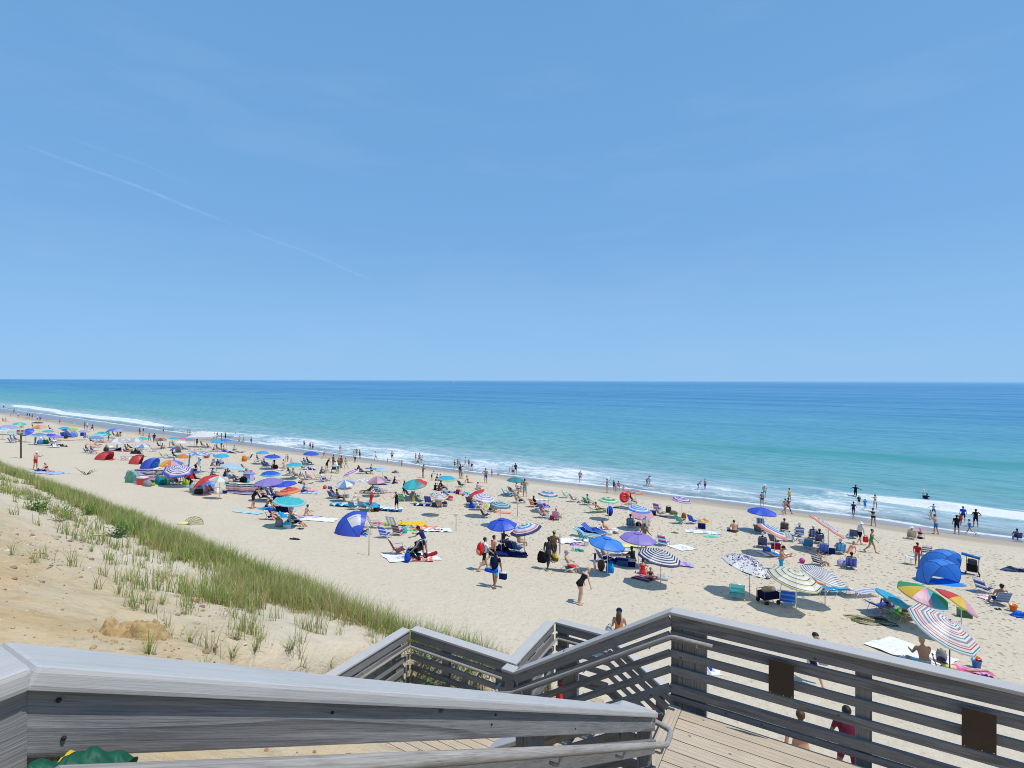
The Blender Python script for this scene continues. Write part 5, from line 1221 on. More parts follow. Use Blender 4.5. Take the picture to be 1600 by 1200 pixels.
# ---- standing at the water on the right
for a_ in ((1337, 778, 'arms_out', 'ws black tan k', 'man in a black wetsuit wading out through the small breaking wave', 60, 1.85, None, -.1), (1342.5, 790, 'stand', 'ls char black fair k', 'child in dark clothes in the shallow wash beside the boy in blue', 20, 1.2, None, 0), (1352, 796, 'run', 'ts sky mblue tan k', 'boy in a bright blue shirt running through the shallow wash', 40, 1.3, None, 0),
           (1368, 795, 'reach', 'bk white tan b', 'woman in a white bikini in the wash with both arms raised', 20, 1.65, 'cap navy', 0), (1334, 806.5, 'walk', 'op navy brown k', 'woman in a navy swimsuit stepping along the edge of the wash', 50, 1.66, None, 0), (1365, 822, 'reach', 'bk black tan b', 'woman in a black bikini standing on wet sand with elbows out', 10, 1.68, None, 0),
           (1444, 781, 'wave', 'ts white navy fair w', 'white haired person in a white top caught by the breaking wave', 90, 1.7, None, -.4), (1447.5, 783, 'crouch', 'ts dnavy dnavy tan k', 'person in dark clothes crouching in the breaking wave', 60, 1.7, None, -.2),
           (1459.5, 806, 'arms_out', 'ls lgrey char tan k', 'boy in a pale grey shirt splashing in the wash', 20, 1.35, None, 0), (1455, 811.5, 'arms_out', 'tr aqua tan b', 'small child in green trunks running in the wash', 300, 1.0, None, 0), (1462.5, 835, 'reach', 'tr mblue ruddy b', 'shirtless man in blue trunks standing on wet sand folding his arms', 330, 1.78, None, 0),
           (1495.5, 835, 'stand', 'ts black dnavy tan k', 'broad man in a black shirt standing on the wet sand, back turned', 20, 1.8, None, 0), (1505.5, 817, 'stand', 'ts royal navy fair b', 'man in a blue shirt standing in the wash between two men in black', 30, 1.75, None, 0), (1501, 820, 'stand', 'ts red red tan b', 'small child in red standing against the man in the blue shirt', 40, 1.15, None, 0),
           (1516, 835, 'walk2', 'op mblue fair b', 'girl in a blue swimsuit standing on wet sand beside the broad man in black', 330, 1.5, None, 0), (1525, 824, 'hips', 'ts black black tan k', 'tall man in black shirt and shorts standing farthest right in the wash', 10, 1.9, None, 0)):
    P(*a_[:7], hat=a_[7], dz=a_[8], mass=1.15 if 'broad' in a_[4] or 'tall' in a_[4] else 1.0)
C(1425, 842, 35, 'tan', 'tan beach chair near the wet sand with a white hatted person in it')
P(1425, 842, 'chair', 'ts tan tan fair g', 'person in a white sun hat sitting in the tan chair', 35, 1.65, 'sun white')
P(1438, 842, 'sit', 'bk black pale y', 'woman in a pink sun hat and black bikini sitting on the sand', 50, 1.62, 'sun pink')
P(1344, 851, 'carry', 'ts white black fair g', 'person in a white shirt and white sun hat walking past a navy chair', 80, 1.72, 'sun white')
bag(1352, 846, 'red', 'red bag carried by the person in the white sun hat', .36, .2, .4, pos=at(1346, 851) + Vector((.28, -.1, .22)))
P(1362, 864, 'walk', 'op green tan k', 'woman in a green swimsuit walking along the beach past the red bag', 130, 1.7)
C(1334, 841, 30, 'navy', 'navy chair by itself just left of the person in white')
heap(1327, 840, 'white lgrey', 'white towel heap beside the lone navy chair', .8, .5, .35)

# ---- tilted striped umbrellas, right of centre
U(1295, 822, 56, 'ring coral white mblue white mblue white coral coral', 'coral and blue striped umbrella tipped so far that it shows only its edge', 34, 104, 2.0, .10)
U(1211, 827, 48, 'ring white mblue white mblue white mblue white coral coral', 'white umbrella with thin blue rings and a broad coral hem', 24, 100, 1.95, .2)
U(1191.5, 796, 44, 'solid royal', 'plain royal blue umbrella standing alone near the wet sand', 4, 90, 2.0, .2)
U(1172, 875, 76, 'print white dnavy violet', 'white umbrella printed all over with navy leaves above the teal chair', 16, 105, 2.05, .22)
U(1245, 897, 78, 'stripe white white char pyel pyel white white', 'large cream umbrella with thin black and yellow rings', 12, 130, 2.0, .2)
U(1290, 894, 55, 'stripe white white navy', 'navy and white ringed umbrella touching the cream one', 18, 110, 1.9, .2, D=2.0)
C(1189, 822, 30, 'mblue navy', 'dark blue chair under the lone royal blue umbrella')
C(1187, 834, 45, 'char', 'dark folded chair lying behind the royal blue umbrella')
P(1148, 832, 'cross', 'tr brown ruddy b', 'broad tanned man sitting alone on the sand, back turned', 15, 1.8, mass=1.2)
heap(1139, 829, 'white navy', 'white and navy towel beside the broad tanned man', .6, .5, .3)
C(1226, 830, 25, 'black', 'black chair with its back to the viewer behind the coral hemmed umbrella')
P(1226, 830, 'chair', 'tr black fair b', 'man sitting in the black chair behind the coral hemmed umbrella', 25, 1.75)
C(1192, 855, 25, 'navy', 'navy chair under the coral hemmed umbrella')
P(1192, 855, 'chair', 'ts navy navy fair g', 'grey haired person in the navy chair under the coral hemmed umbrella', 25, 1.7)
C(1212, 850, 60, 'char navy', 'dark reclined chair beside the pole of the coral hemmed umbrella')
cooler(1213, 858, 'dred', 'dark red cooler bag behind the orange striped towel', 'maroon', .55, .35, .4, soft=True)
bag(1199, 862, 'mblue', 'blue bag lying on the striped towel by the dark red cooler', .5, .4, .3)
T(1211, 866, 1.2, 1.9, 85, 'white orange white sky white coral white', 'white towel with orange and blue bars near the shirtless man')
P(1221.5, 902, 'phone', 'tr cyan ruddy b', 'big shirtless man in a black cap and blue trunks standing behind the cream umbrella', 120, 1.82, 'cap black', mass=1.35)
C(1238, 846, 65, 'ice white', 'white reclined chair with a child in navy beside the coral hemmed umbrella')
P(1240, 845, 'recline', 'ts navy white tan k', 'child in a navy shirt lying back with bare legs stretched out', 75, 1.35)
C(1249, 838, 20, 'sky white navy sky', 'blue patterned chair with a hatted person in it')
P(1249, 838, 'chair', 'ts sky navy fair g', 'person in a straw hat sitting in the blue patterned chair', 20, 1.68, 'sun tan')
C(1271, 842, 25, 'navy mblue', 'navy chair with a white hatted person, left of the man in navy')
P(1271, 842, 'chair', 'ts navy navy fair g', 'person in a white cap sitting in the navy chair left of the man in navy', 25, 1.7, 'cap white')
C(1281, 849, 30, 'navy', 'navy chair holding the man in a navy shirt')
P(1281, 849, 'chair', 'ts navy navy tan k', 'man in a navy shirt sitting with the group under the edge-on umbrella', 30, 1.78)
C(1262, 857, 20, 'teal mblue', 'teal blue chair of the group under the edge-on umbrella')
C(1286, 865, 20, 'royal mblue', 'bright blue chair of the group with a white towel over its back')
P(1286, 865, 'chair', 'ts white navy fair w', 'white haired person in the bright blue chair', 20, 1.66)
C(1313, 865, 25, 'mblue cyan', 'blue chair whose sitter wears a white sun hat')
P(1313, 865, 'chair', 'ts mblue mblue fair w', 'person in a white sun hat in the blue chair ending the group', 25, 1.66, 'sun white')
cooler(1298, 865, 'navy', 'navy cooler between the two bright blue chairs', 'navy', .5, .35, .35, soft=True)
bag(1254, 850, 'lgrey', 'pale grey bag with blue sides left of the teal chair', .4, .3, .38, two='ice')
P(1328, 864, 'recline', 'bk coral ruddy b', 'sunburnt woman lying back on the sand at the end of the group', 250, 1.6, dz=-.15)
C(1281, 884, 65, 'black white black white', 'black and white patterned chair with a reader in it')
P(1283, 884, 'read', 'bk white tan b', 'person reading a white book in the black and white patterned chair', 75, 1.65)
C(1330, 888, 30, 'royal navy', 'royal blue chair standing apart on the right of the reader')
P(1331, 888, 'chair', 'tr navy brown k', 'person sunk in the royal blue chair apart from the group', 30, 1.7)
bag(1316, 885, 'lgrey', 'pale patterned bag beside the royal blue chair', .5, .35, .38, two='lav')
ball(1254, 880, 'magenta', 'deep pink ball on the sand above the cream umbrella', .17)
L(1273, 928, 75, 'cyan sky', 'bright blue lounger under the cream umbrella')
L(1300, 928, 80, 'cyan mblue', 'bright blue lounger under the navy ringed umbrella')
P(1275, 918, 'recline', 'tr coral ruddy b', 'sunburnt person lying under the cream umbrella hem', 80, 1.7)
cooler(1199, 900, 'blue', 'blue cooler bag hanging in the shade of the leaf printed umbrella', 'navy', .6, .38, .42, soft=True)
T(1180, 892, .9, 1.5, 80, 'cyan sky', 'cyan towel in the shade of the leaf printed umbrella', rough=.06)
C(1152, 935, 20, 'aqua teal aqua', 'teal beach chair under the leaf printed umbrella, empty', 1.15)
C(1231, 945, 25, 'royal cyan royal', 'bright blue chair with a palm print beside the loaded wagon', 1.12)
root = empty('wagon', 'black folding wagon loaded with bags between the teal and bright blue chairs', 'wagon', at(1201, 942), face(75))
mb = MB(); mb.box((0, 0, .42), (.52, .86, .34), col=PAL['dnavy'], bev=.03); mb.build('tub', m_towel, root)
fr = MB()
for x_ in (-.27, .27): fr.tube([(x_, -.44, .2), (x_, -.44, .66), (x_, .44, .66), (x_, .44, .2)], .014, 6)
fr.tube([(0, .45, .25), (0, .72, .5), (0, .80, .98)], .012, 6).tube([(-.1, .8, .98), (.1, .8, .98)], .014, 6); fr.build('frame', m_dpole, root, smooth=True)
for x_ in (-.29, .29):
    for y_ in (-.34, .34): MB().lathe([(.0, -.035), (.10, -.035), (.115, 0), (.10, .035), (0, .035)], (x_, y_, .115), 16, (.02, .02, .02), M=Matrix.Rotation(R(90), 3, 'Y')).build('wheel', m_plas, root)
MB().ell((0, -.1, .66), (.2, .26, .16), col=PAL['tan']).ell((.03, .2, .68), (.17, .16, .14), col=PAL['white']).ell((.05, .12, .74), (.1, .1, .08), col=PAL['yellow']).build('load', m_towel, root, smooth=True)

# ---- centre: striped navy, purple and blue umbrellas
U(1033, 863, 67, 'stripe white white navy navy', 'navy and white striped umbrella shading a woman and a child', 10, 110, 1.95, .22)
U(998, 837, 56, 'solid violet', 'plain lilac umbrella beside the navy striped one', 5, 120, 2.05, .18, vent=True)
U(950, 845, 57, 'solid sky', 'bright blue umbrella beside the lilac one, white trim on its vent', 8, 110, 2.05, .18, vent=True)
P(1005, 898, 'sit', 'op red tan k', 'woman in a red swimsuit sitting in the shade of the navy striped umbrella, back turned', 20, 1.65)
P(1017, 906, 'cross', 'bk maroon tan y', 'blond child in a maroon swimsuit sitting beside the woman in red', 15, 1.2)
T(1010, 903, 1.0, 1.5, 40, 'maroon mauve', 'dark red towel under the woman and child', rough=.03)
bag(1036, 906, 'lgrey', 'pale grey bag at the foot of the navy striped umbrella', .6, .4, .22)
P(1007, 858, 'walk', 'tr rust brown b', 'tanned person walking behind the lilac umbrella', 60, 1.75)
C(945, 878, 70, 'navy mblue', 'navy chair under the bright blue umbrella with a bare backed sitter')
P(946, 878, 'chair', 'tr navy fair k', 'dark haired bare backed person in the navy chair under the bright blue umbrella', 75, 1.72)
L(968, 868, 80, 'sky white sky', 'blue and white lounger behind the cooler bags under the blue umbrella')
P(972, 867, 'recline', 'bk red ruddy b', 'person in red lying back in the blue and white lounger with knees up', 80, 1.66)
P(991, 878, 'sit', 'ts char olive brown k', 'man in a dark shirt sitting under the lilac umbrella', 330, 1.75)
cooler(974, 884, 'denim', 'dark blue cooler bag in the shade, left one of two together', 'navy', .6, .38, .42, soft=True)
cooler(986, 885, 'dnavy', 'black and blue cooler bag in the shade, right one of two together', 'lgrey', .55, .35, .40, soft=True)
heap(962, 880, 'dnavy navy mblue', 'heap of navy towels beside the cooler bags', 1.1, .7, .35)
backpack(940, 892, 'brown', 'brown backpack in the shadow of the bright blue umbrella', 20, .62)
bag(953.6, 895, 'sky', 'blue bag with a white ring printed on it standing in the umbrella shadow', .45, .2, .5, two='cyan')
C(890, 893, 85, 'lgrey dnavy', 'low folding chair with the man in red shorts lounging in it', 1.1, frame='w')
P(891, 893, 'chair', 'tr red fair g', 'man in a patterned cap and red shorts lounging in a chair facing the sun', 88, 1.8, 'cap grey')
root = empty('flag_pole', 'thin pole with a furled red, white and blue flag hanging on it', 'flag', at(930, 897))
MB().tube([(0, 0, -.3), (0, 0, 1.5)], .012, 6).build('pole', m_alu, root)
Pf = [[Vector((.07 * math.cos(a) * (1 - .2 * z) + .02 * math.sin(z * 9), .05 * math.sin(a), .1 + z * 1.0)) for a in [q * 2 * math.pi / 12 for q in range(13)]] for z in [q / 10 for q in range(11)]]
MB().grid(Pf, lambda i, j: PAL['navy'] if i > 6 else (PAL['red'] if j % 2 else PAL['white'])).build('flag', m_towel, root, smooth=True)
MB().box((0, 0, 1.12), (.3, .02, .02), col=(.2, .15, .1)).build('crossbar', m_plas, root)
T(888, 846, 1.3, 1.7, 70, 'white white lgrey', 'white towel with grey lettering like marks lying left of the blue umbrella', mode='mid', rough=.05)
heap(899, 852, 'lpink navy violet', 'pink and navy bundle at the corner of the white towel', .7, .5, .2)
heap(903, 861, 'teal navy mint', 'small teal and navy bundle on the sand in front of the white towel', .8, .4, .2)
L(917, 840, 120, 'ice aqua ice', 'pale aqua lounger leaning beside the navy towel')
L(928, 834, 130, 'royal mblue', 'royal blue lounger draped with a blue towel')
T(924, 829, 1.4, 2.2, 80, 'navy blue', 'navy towel spread behind the royal blue lounger', rough=.08)
C(914, 845, 60, 'navy aqua', 'small navy and green chair left of the pale aqua lounger')
bucket(917, 853, 'white', 'white tub standing on the sand left of the bright blue umbrella', 1.6)
L(948, 833, 85, 'white', 'white lounger with a sunbathing woman')
P(951, 833, 'recline', 'bk peach ruddy b', 'sunbathing woman lying back in the white lounger', 85, 1.68)
bag(951, 836, 'white', 'white canvas bag beneath the sunbathing woman', .6, .3, .3)
T(985, 853, .9, 2.0, 85, 'pyel', 'pale yellow towel between the blue and lilac umbrellas')
C(1038, 852, 40, 'sky navy pink white', 'flowered blue chair behind the navy striped umbrella')
heap(1020, 850, 'ice aqua white', 'pale aqua towel heap beside the flowered chair', .9, .5, .3)
T(1066, 856, 1.3, 1.4, 60, 'white lgrey white', 'white patterned towel on open sand right of the striped umbrella', mode='mid')
T(1056, 882, .8, 2.0, 95, 'violet lav lpink', 'purple towel lying right of the navy striped umbrella', rough=.05)
heap(1062, 880, 'sky mblue', 'small bright blue bundle lying on the purple towel', .5, .4, .15)
C(1026, 880, 75, 'teal dgreen', 'green folded chair lying behind the woman in red')
P(907, 944, 'bend', 'op black fair y', 'woman in a black swimsuit bending down towards her foot', 60, 1.7, vox=.0125)
# ---- row of chairs further back, right of centre
U(999, 793, 36, 'rings2 ice sky white sky', 'pale blue and white ringed umbrella over two seated people', 6, 100, 1.95, .2)
U(1066, 779, 31, 'rings2 violet white blue lpink', 'violet and white ringed umbrella standing alone', 8, 110, 1.95, .2)
U(951.5, 780, 31, 'rings2 green green white mint', 'green and white ringed umbrella beside the red float', 4, 90, 1.95, .18)
U(993, 767, 26, 'rings2 mblue yellow sky orange', 'blue, yellow and orange ringed umbrella behind the red float', 6, 90, 1.95, .2)
U(1004, 805, 35, 'solid lpink', 'pink shade cloth behind the pale blue ringed umbrella', 14, 200, 1.1, .06)
C(986, 824, 20, 'slate pblue', 'grey blue chair of the pair under the pale blue ringed umbrella')
P(986, 824, 'chair', 'ts teal navy tan k', 'person with a black hat in the grey blue chair', 20, 1.72, 'cap black')
C(1010, 825, 20, 'lgrey white', 'white chair of the pair under the pale blue ringed umbrella')
P(1010, 825, 'chair', 'ts lgrey grey fair g', 'grey haired person in the white chair', 20, 1.7)
bag(998, 822, 'dnavy', 'dark bag between the grey blue and white chairs', .4, .3, .3)
root = empty('inflatable', 'red inflatable seat standing upright on a folding stand', 'float', at(976, 792), face(170))
Ti = []
for i in range(25):
    a = 2 * math.pi * i / 24; Ti.append([Vector((.33 * math.cos(a), 0, .95 + .38 * math.sin(a))) + (Vector((math.cos(a), 0, math.sin(a))) * math.cos(b_) + Vector((0, 1, 0)) * math.sin(b_)) * .17 for b_ in [q * 2 * math.pi / 12 for q in range(13)]])
MB().grid(Ti, col=PAL['red']).build('tube', m_plas, root, smooth=True)
MB().ell((0, .05, .85), (.3, .06, .26), col=(.6, .06, .04)).build('seat', m_plas, root, smooth=True)
MB().box((-.05, -.19, 1.18), (.2, .02, .15), col=(.8, .78, .75), bev=.01).build('label', m_plas, root)
fr = MB()
for x_ in (-.3, .3): fr.tube([(x_, -.25, 0), (x_, .25, .5)], .013, 6).tube([(x_, .25, 0), (x_, -.25, .5)], .013, 6)
fr.build('stand', m_pole, root)
C(988, 789, 60, 'white lgrey', 'white chair right of the red inflatable seat')
P(988, 787, 'chair', 'tk char navy tan k', 'dark haired person sitting behind the red inflatable seat', 70, 1.7)
T(968, 794, .6, 1.2, 90, 'navy white', 'navy and white towel in front of the red inflatable seat', mode='half')
C(919, 789, 60, 'green dgreen', 'green chair whose dark haired sitter faces the water')
P(921, 789, 'chair', 'ts mint lgrey tan k', 'dark haired person in the green chair with legs stretched out', 75, 1.68)
L(934, 801, 60, 'lime char lime', 'lime and black lounger under the green ringed umbrella')
P(938, 800, 'recline', 'tr char ruddy k', 'person lying in the lime and black lounger', 70, 1.7)
backpack(953.5, 806, 'royal', 'tall blue folded beach trolley bag standing upright', 30, .85, pocket='navy')
C(886, 778, 75, 'mint', 'pale green reclined chair standing empty')
C(898, 784, 70, 'mauve brown', 'brown chair with its back raised beside the pale green one')
heap(909, 786, 'white char mauve', 'mixed white and dark heap of clothes between the brown and green chairs', .9, .5, .3)
C(1028, 798, 40, 'dpurple navy pink violet', 'dark flowered chair near the violet ringed umbrella')
sandals(1036, 808, 'dark sandals and straps scattered in front of the flowered dark chair', 'dnavy', 60, 2, 1.6)
cooler(1021, 804, 'dnavy', 'navy box left of the dark flowered chair', 'navy', .5, .35, .35)
C(1033, 806, 80, 'mauve char', 'folded dark chair frame lying low on the sand')
bag(1045, 801, 'char', 'tall dark bag in the line of chairs left of the violet umbrella', .5, .4, .55)
bag(1053, 804, 'olive', 'low dark green bag next to the tall dark one', .7, .4, .3)
C(1064, 818, 70, 'teal green', 'green chair with a brown backpack on it')
backpack(1070, 813, 'rust', 'orange brown backpack standing in the green chair', 30, .6, pos=at(1069, 817) + Vector((0, 0, .25)))
C(1084, 818, 60, 'royal navy', 'blue reclined chair beside the folded yellow towel')
heap(1100, 816, 'peach tan yellow', 'orange and tan patterned towel heaped behind the navy cooler', 1.1, .5, .35)
cooler(1097, 826, 'navy', 'navy cooler beside the blue reclined chair', 'navy', .55, .4, .4, soft=True)
T(1098, 832, .9, 2.6, 100, 'white ice white', 'long white towel on open sand below the navy cooler')
heap(1078, 829, 'white', 'small white bundle at the end of the long white towel', .4, .3, .25)
root = empty('marker_pole', 'thin pole with a turquoise cloth at its foot on open sand', 'pole', at(1112, 838))
MB().tube([(0, 0, -.2), (0, 0, 1.25)], .012, 6, col=(.7, .7, .7)).build('stake', m_plas, root)
heap(1111, 839, 'aqua lime cyan', 'turquoise and green cloth lying at the foot of the thin pole', 1.0, .5, .12)
sandals(1054, 833, 'dark sandals lying alone on trodden sand', 'brown', 80, 2, 1.3)
# waders right of centre
for a_ in ((1091, 766, 'bend', 'tr blue tan b', 'boy in blue trunks bending over in the wash', 90, 1.5), (1102, 766, 'stand', 'tr blue fair b', 'shirtless boy in blue trunks standing in the wash beside the bending one', 60, 1.6), (1195, 778, 'stand', 'tr aqua fair g', 'man in a white sun hat and green trunks in the wash', 10, 1.75), (1191, 790, 'stand', 'fs tan brown tan b', 'tanned woman standing behind the lone royal blue umbrella', 20, 1.66), (1234, 784, 'stand', 'ts yellow tan tan b', 'person in a blue cap and yellow top at the edge of the wash', 330, 1.7), (1227, 805, 'walk', 'bk lpink tan b', 'woman in pink walking along wet sand, nearer of two', 70, 1.66), (1231.5, 803, 'walk2', 'bk brown brown k', 'dark haired woman walking beside the woman in pink', 75, 1.7),
           (949, 770, 'wave', 'bk mauve tan b', 'woman raising one arm at the edge of the wash', 90, 1.68), (959.5, 766, 'stand', 'ls slate navy fair b', 'child in a blue grey shirt in the wash', 60, 1.35), (962.5, 771, 'stand', 'bk lpink fair b', 'small girl nearest the sand in the wash group', 40, 1.15), (967, 767, 'stand', 'bk mauve tan k', 'girl with dark hair in the wash group', 20, 1.3), (974.5, 766, 'sit', 'bk pink fair b', 'small child sitting in the wash by the ringed umbrella', 20, 1.2), (1011, 759, 'bend', 'tr char tan k', 'boy leaning forward in the wash', 100, 1.6), (1015, 761, 'walk', 'fs lgrey lgrey fair b', 'woman in a pale dress stepping through the wash', 260, 1.65), (907, 754, 'stand', 'tr mauve fair g', 'lone man in grey trunks standing in the wash', 20, 1.82)):
    P(*a_[:7], hat='sun white' if 'white sun hat' in a_[4] else ('cap blue' if 'blue cap' in a_[4] else None))

# ---- centre left: the walkers with packs
P(757, 892, 'walk', 'ts white black tan k', 'man in a white shirt walking away with a large red backpack', 60, 1.76, vox=.0135)
backpack(757, 892, 'red', 'large red backpack with pale pattern on the back of the man in white', 60 + 0, .66, pos=at(757, 892) + Vector((-.20, -.13, .84)), pocket='coral')
P(771, 884, 'walk2', 'ts coral black tan k', 'person in a red patterned shirt walking ahead of the red backpack', 50, 1.70)
P(774, 917, 'carry', 'ts dnavy cyan brown k', 'boy in cyan shorts and white socks walking away loaded with bags', 20, 1.66, vox=.0135)
backpack(774, 917, 'dnavy', 'navy backpack worn by the boy in cyan shorts', 20, .5, pos=at(774, 917) + Vector((-.02, -.22, .88)))
cooler(781, 908, 'navy', 'navy and white cooler bag hanging from the hand of the boy in cyan shorts', 'white', .34, .22, .34, 20, pos=at(774, 917) + Vector((.38, .02, .36)), soft=True)
root = empty('rolled_towel', 'blue rolled towel carried across by the boy in cyan shorts', 'towel', at(774, 917) + Vector((-.16, -.24, .86)), face(100))
MB().tube([(0, -.30, .02), (0, 0, -.03), (0, .30, 0)], [.085, .095, .085], 10, col=PAL['blue']).build('roll', m_towel, root, smooth=True)
P(857, 890, 'carry', 'ws char tan k', 'man in a dark wetsuit walking away loaded with black bags', 30, 1.78, vox=.0135)
bag(846, 884, 'black', 'big black dive bag hanging at the hip of the man in the wetsuit', .5, .3, .55, 30, pos=at(857, 890) + Vector((-.34, -.05, .42)))
bag(868, 880, 'olive', 'black and yellow bag in the right hand of the man in the wetsuit', .55, .22, .34, 60, pos=at(857, 890) + Vector((.36, .0, .50)), two='yellow')
P(866, 877, 'walk', 'tk olive char tan k', 'man in a pale cap carrying a board beside the man in the wetsuit', 20, 1.82, 'cap tan')
backpack(866, 877, 'brown', 'brown backpack worn by the man in the pale cap', 20, .55, pos=at(866, 877) + Vector((-.06, -.2, .9)))
root = empty('bodyboard', 'pink bodyboard under the arm of the man in the pale cap', 'board', at(866, 877) + Vector((.36, .05, .42)), face(10))
Pb = [[Vector((sx_ * .02, (v - .5) * .5 * (1 - (2 * u - 1) ** 4 * .55), u * 1.15)) for sx_, v in ((-1, 0), (-1, .5), (-1, 1), (1, 1), (1, .5), (1, 0), (-1, 0))] for u in (0, .08, .25, .5, .75, .92, 1)]
MB().grid(Pb, lambda i, j: PAL['lpink'] if j < 3 else PAL['mauve']).build('deck', m_plas, root)
U(784.5, 815, 47, 'solid royal', 'big plain blue umbrella beside the teal striped one', 6, 200, 2.1, .24, vent=True)
U(820, 823, 50, 'ring white teal cyan white white cyan sky white white lpink pink white navy navy', 'striped umbrella in teal, blue, white and pink with a navy hem', 14, 265, 1.95, .2)
C(800, 861, 30, 'navy', 'navy chair under the teal striped umbrella')
P(812, 853, 'chair', 'tr tan tan k', 'tanned person sitting under the teal striped umbrella', 60, 1.7)
C(809, 862, 40, 'denim sky', 'blue towelled chair under the teal striped umbrella')
heap(784, 860, 'char black slate', 'dark heap of gear under the big plain blue umbrella', 1.0, .7, .45)
T(795, 868, 1.0, 2.3, 80, 'navy', 'navy sheet lying in front of the teal striped umbrella', rough=.10)
P(786, 848, 'sit', 'ts black black brown k', 'dark haired person sitting under the big plain blue umbrella', 30, 1.66)
U(758, 775, 34, 'rings2 violet white lav white', 'lavender and white ringed umbrella overlapping the red one', 12, 120, 1.95, .2)
U(744, 770, 27, 'solid red', 'red umbrella tipped low behind the lavender ringed one', 22, 265, 1.5, .12)
U(783, 787, 33, 'rings2 pcyan slate', 'pale blue and grey ringed umbrella behind the big blue one', 6, 90, 1.95, .2)
U(806.5, 748, 28.5, 'solid teal', 'plain teal umbrella near the wash', 4, 90, 1.95, .2)
U(857, 769.5, 31, 'rings2 sky lpink white teal', 'blue and pink ringed umbrella standing alone over purple towels', 5, 90, 1.95, .2)
C(736, 788, 30, 'char', 'black chair under the lavender ringed umbrella')
P(737, 788, 'chair', 'ts mauve char tan g', 'grey haired person in the black chair', 40, 1.7)
bag(738, 794, 'royal', 'bright blue bag beside the black chair', .5, .4, .42)
C(748, 797, 80, 'grey white', 'grey chair with a white hatted person reading')
P(748, 797, 'read', 'ts white mauve fair g', 'person in a white hat reading in the grey chair', 85, 1.66, 'sun white')
C(752, 788, 30, 'navy pblue', 'navy chair just behind the reading person')
P(767, 797, 'sit', 'ts teal char tan k', 'person in a teal shirt sitting under the pale blue ringed umbrella', 60, 1.7)
C(775, 799, 60, 'tan char', 'tan chair under the pale blue ringed umbrella')
heap(760, 793, 'mint yellow lime', 'green and yellow towels heaped behind the person in teal', .7, .5, .25)
T(786, 801, .7, 1.5, 95, 'coral', 'coral towel lying beyond the big blue umbrella')
C(760, 809, 60, 'navy brown', 'dark blue chair left of the big plain blue umbrella')
sandals(755, 814, 'pair of white and blue shoes left of the big plain blue umbrella', 'ice', 40, 2, 1.5)
marker(809, 807, 1.5, 'thin marker post standing above the big plain blue umbrella')
P(820.5, 776, 'hips', 'tr aqua tan k', 'shirtless man in aqua trunks standing with hands on hips', 20, 1.85)
P(815, 769, 'sit', 'tr peach fair b', 'bare backed person sitting behind the man in aqua trunks', 30, 1.8)
P(809, 767, 'chair', 'ts white maroon fair k', 'woman in white sitting under the plain teal umbrella', 30, 1.66, dz=-.05)
C(792, 775, 70, 'cyan', 'cyan chair under the plain teal umbrella')
C(799, 776, 80, 'cyan sky', 'low cyan chair with a towel over it, right of the other cyan chair')
C(801, 771, 50, 'maroon mauve', 'maroon chair behind the cyan chairs')
P(805, 775, 'recline', 'tr mauve ruddy b', 'person stretched out beside the cyan chairs', 85, 1.7, dz=-.12)
C(812, 786, 60, 'teal yellow rust', 'rainbow striped chair whose sitter has bare legs stretched out')
P(813, 786, 'chair', 'tr navy fair b', 'person sitting in the rainbow striped chair', 75, 1.7)
C(835, 792, 50, 'red yellow red', 'red chair near the purple towels')
P(837, 792, 'chair', 'ts dnavy black tan k', 'dark haired person sitting in the red chair', 60, 1.66)
T(845, 781, .8, 1.8, 90, 'white ice', 'white towel spread behind the red chair')
heap(849, 792, 'dpurple violet navy', 'heap of purple towels under the blue and pink ringed umbrella', 1.3, .7, .4)
U(848, 791, 13, 'solid violet', 'small purple child size umbrella lying on its side', 50, 120, .5, .2, D=.9)
C(850, 809, 70, 'mauve lpink', 'dusty pink chair, left one of a pair')
P(851, 809, 'chair', 'bk coral ruddy b', 'sunburnt woman in the left one of the dusty pink chairs', 75, 1.64)
C(871, 812, 25, 'mauve pink', 'dusty pink chair, right one of a pair with its back turned')
P(871, 812, 'chair', 'bk black tan b', 'woman in a pink sun hat in the right one of the dusty pink chairs', 30, 1.64, 'sun lpink')
bag(857, 811, 'ice', 'pale aqua bag between the dusty pink chairs', .45, .3, .34)
bag(863, 812, 'red', 'red bag between the dusty pink chairs', .36, .25, .34)
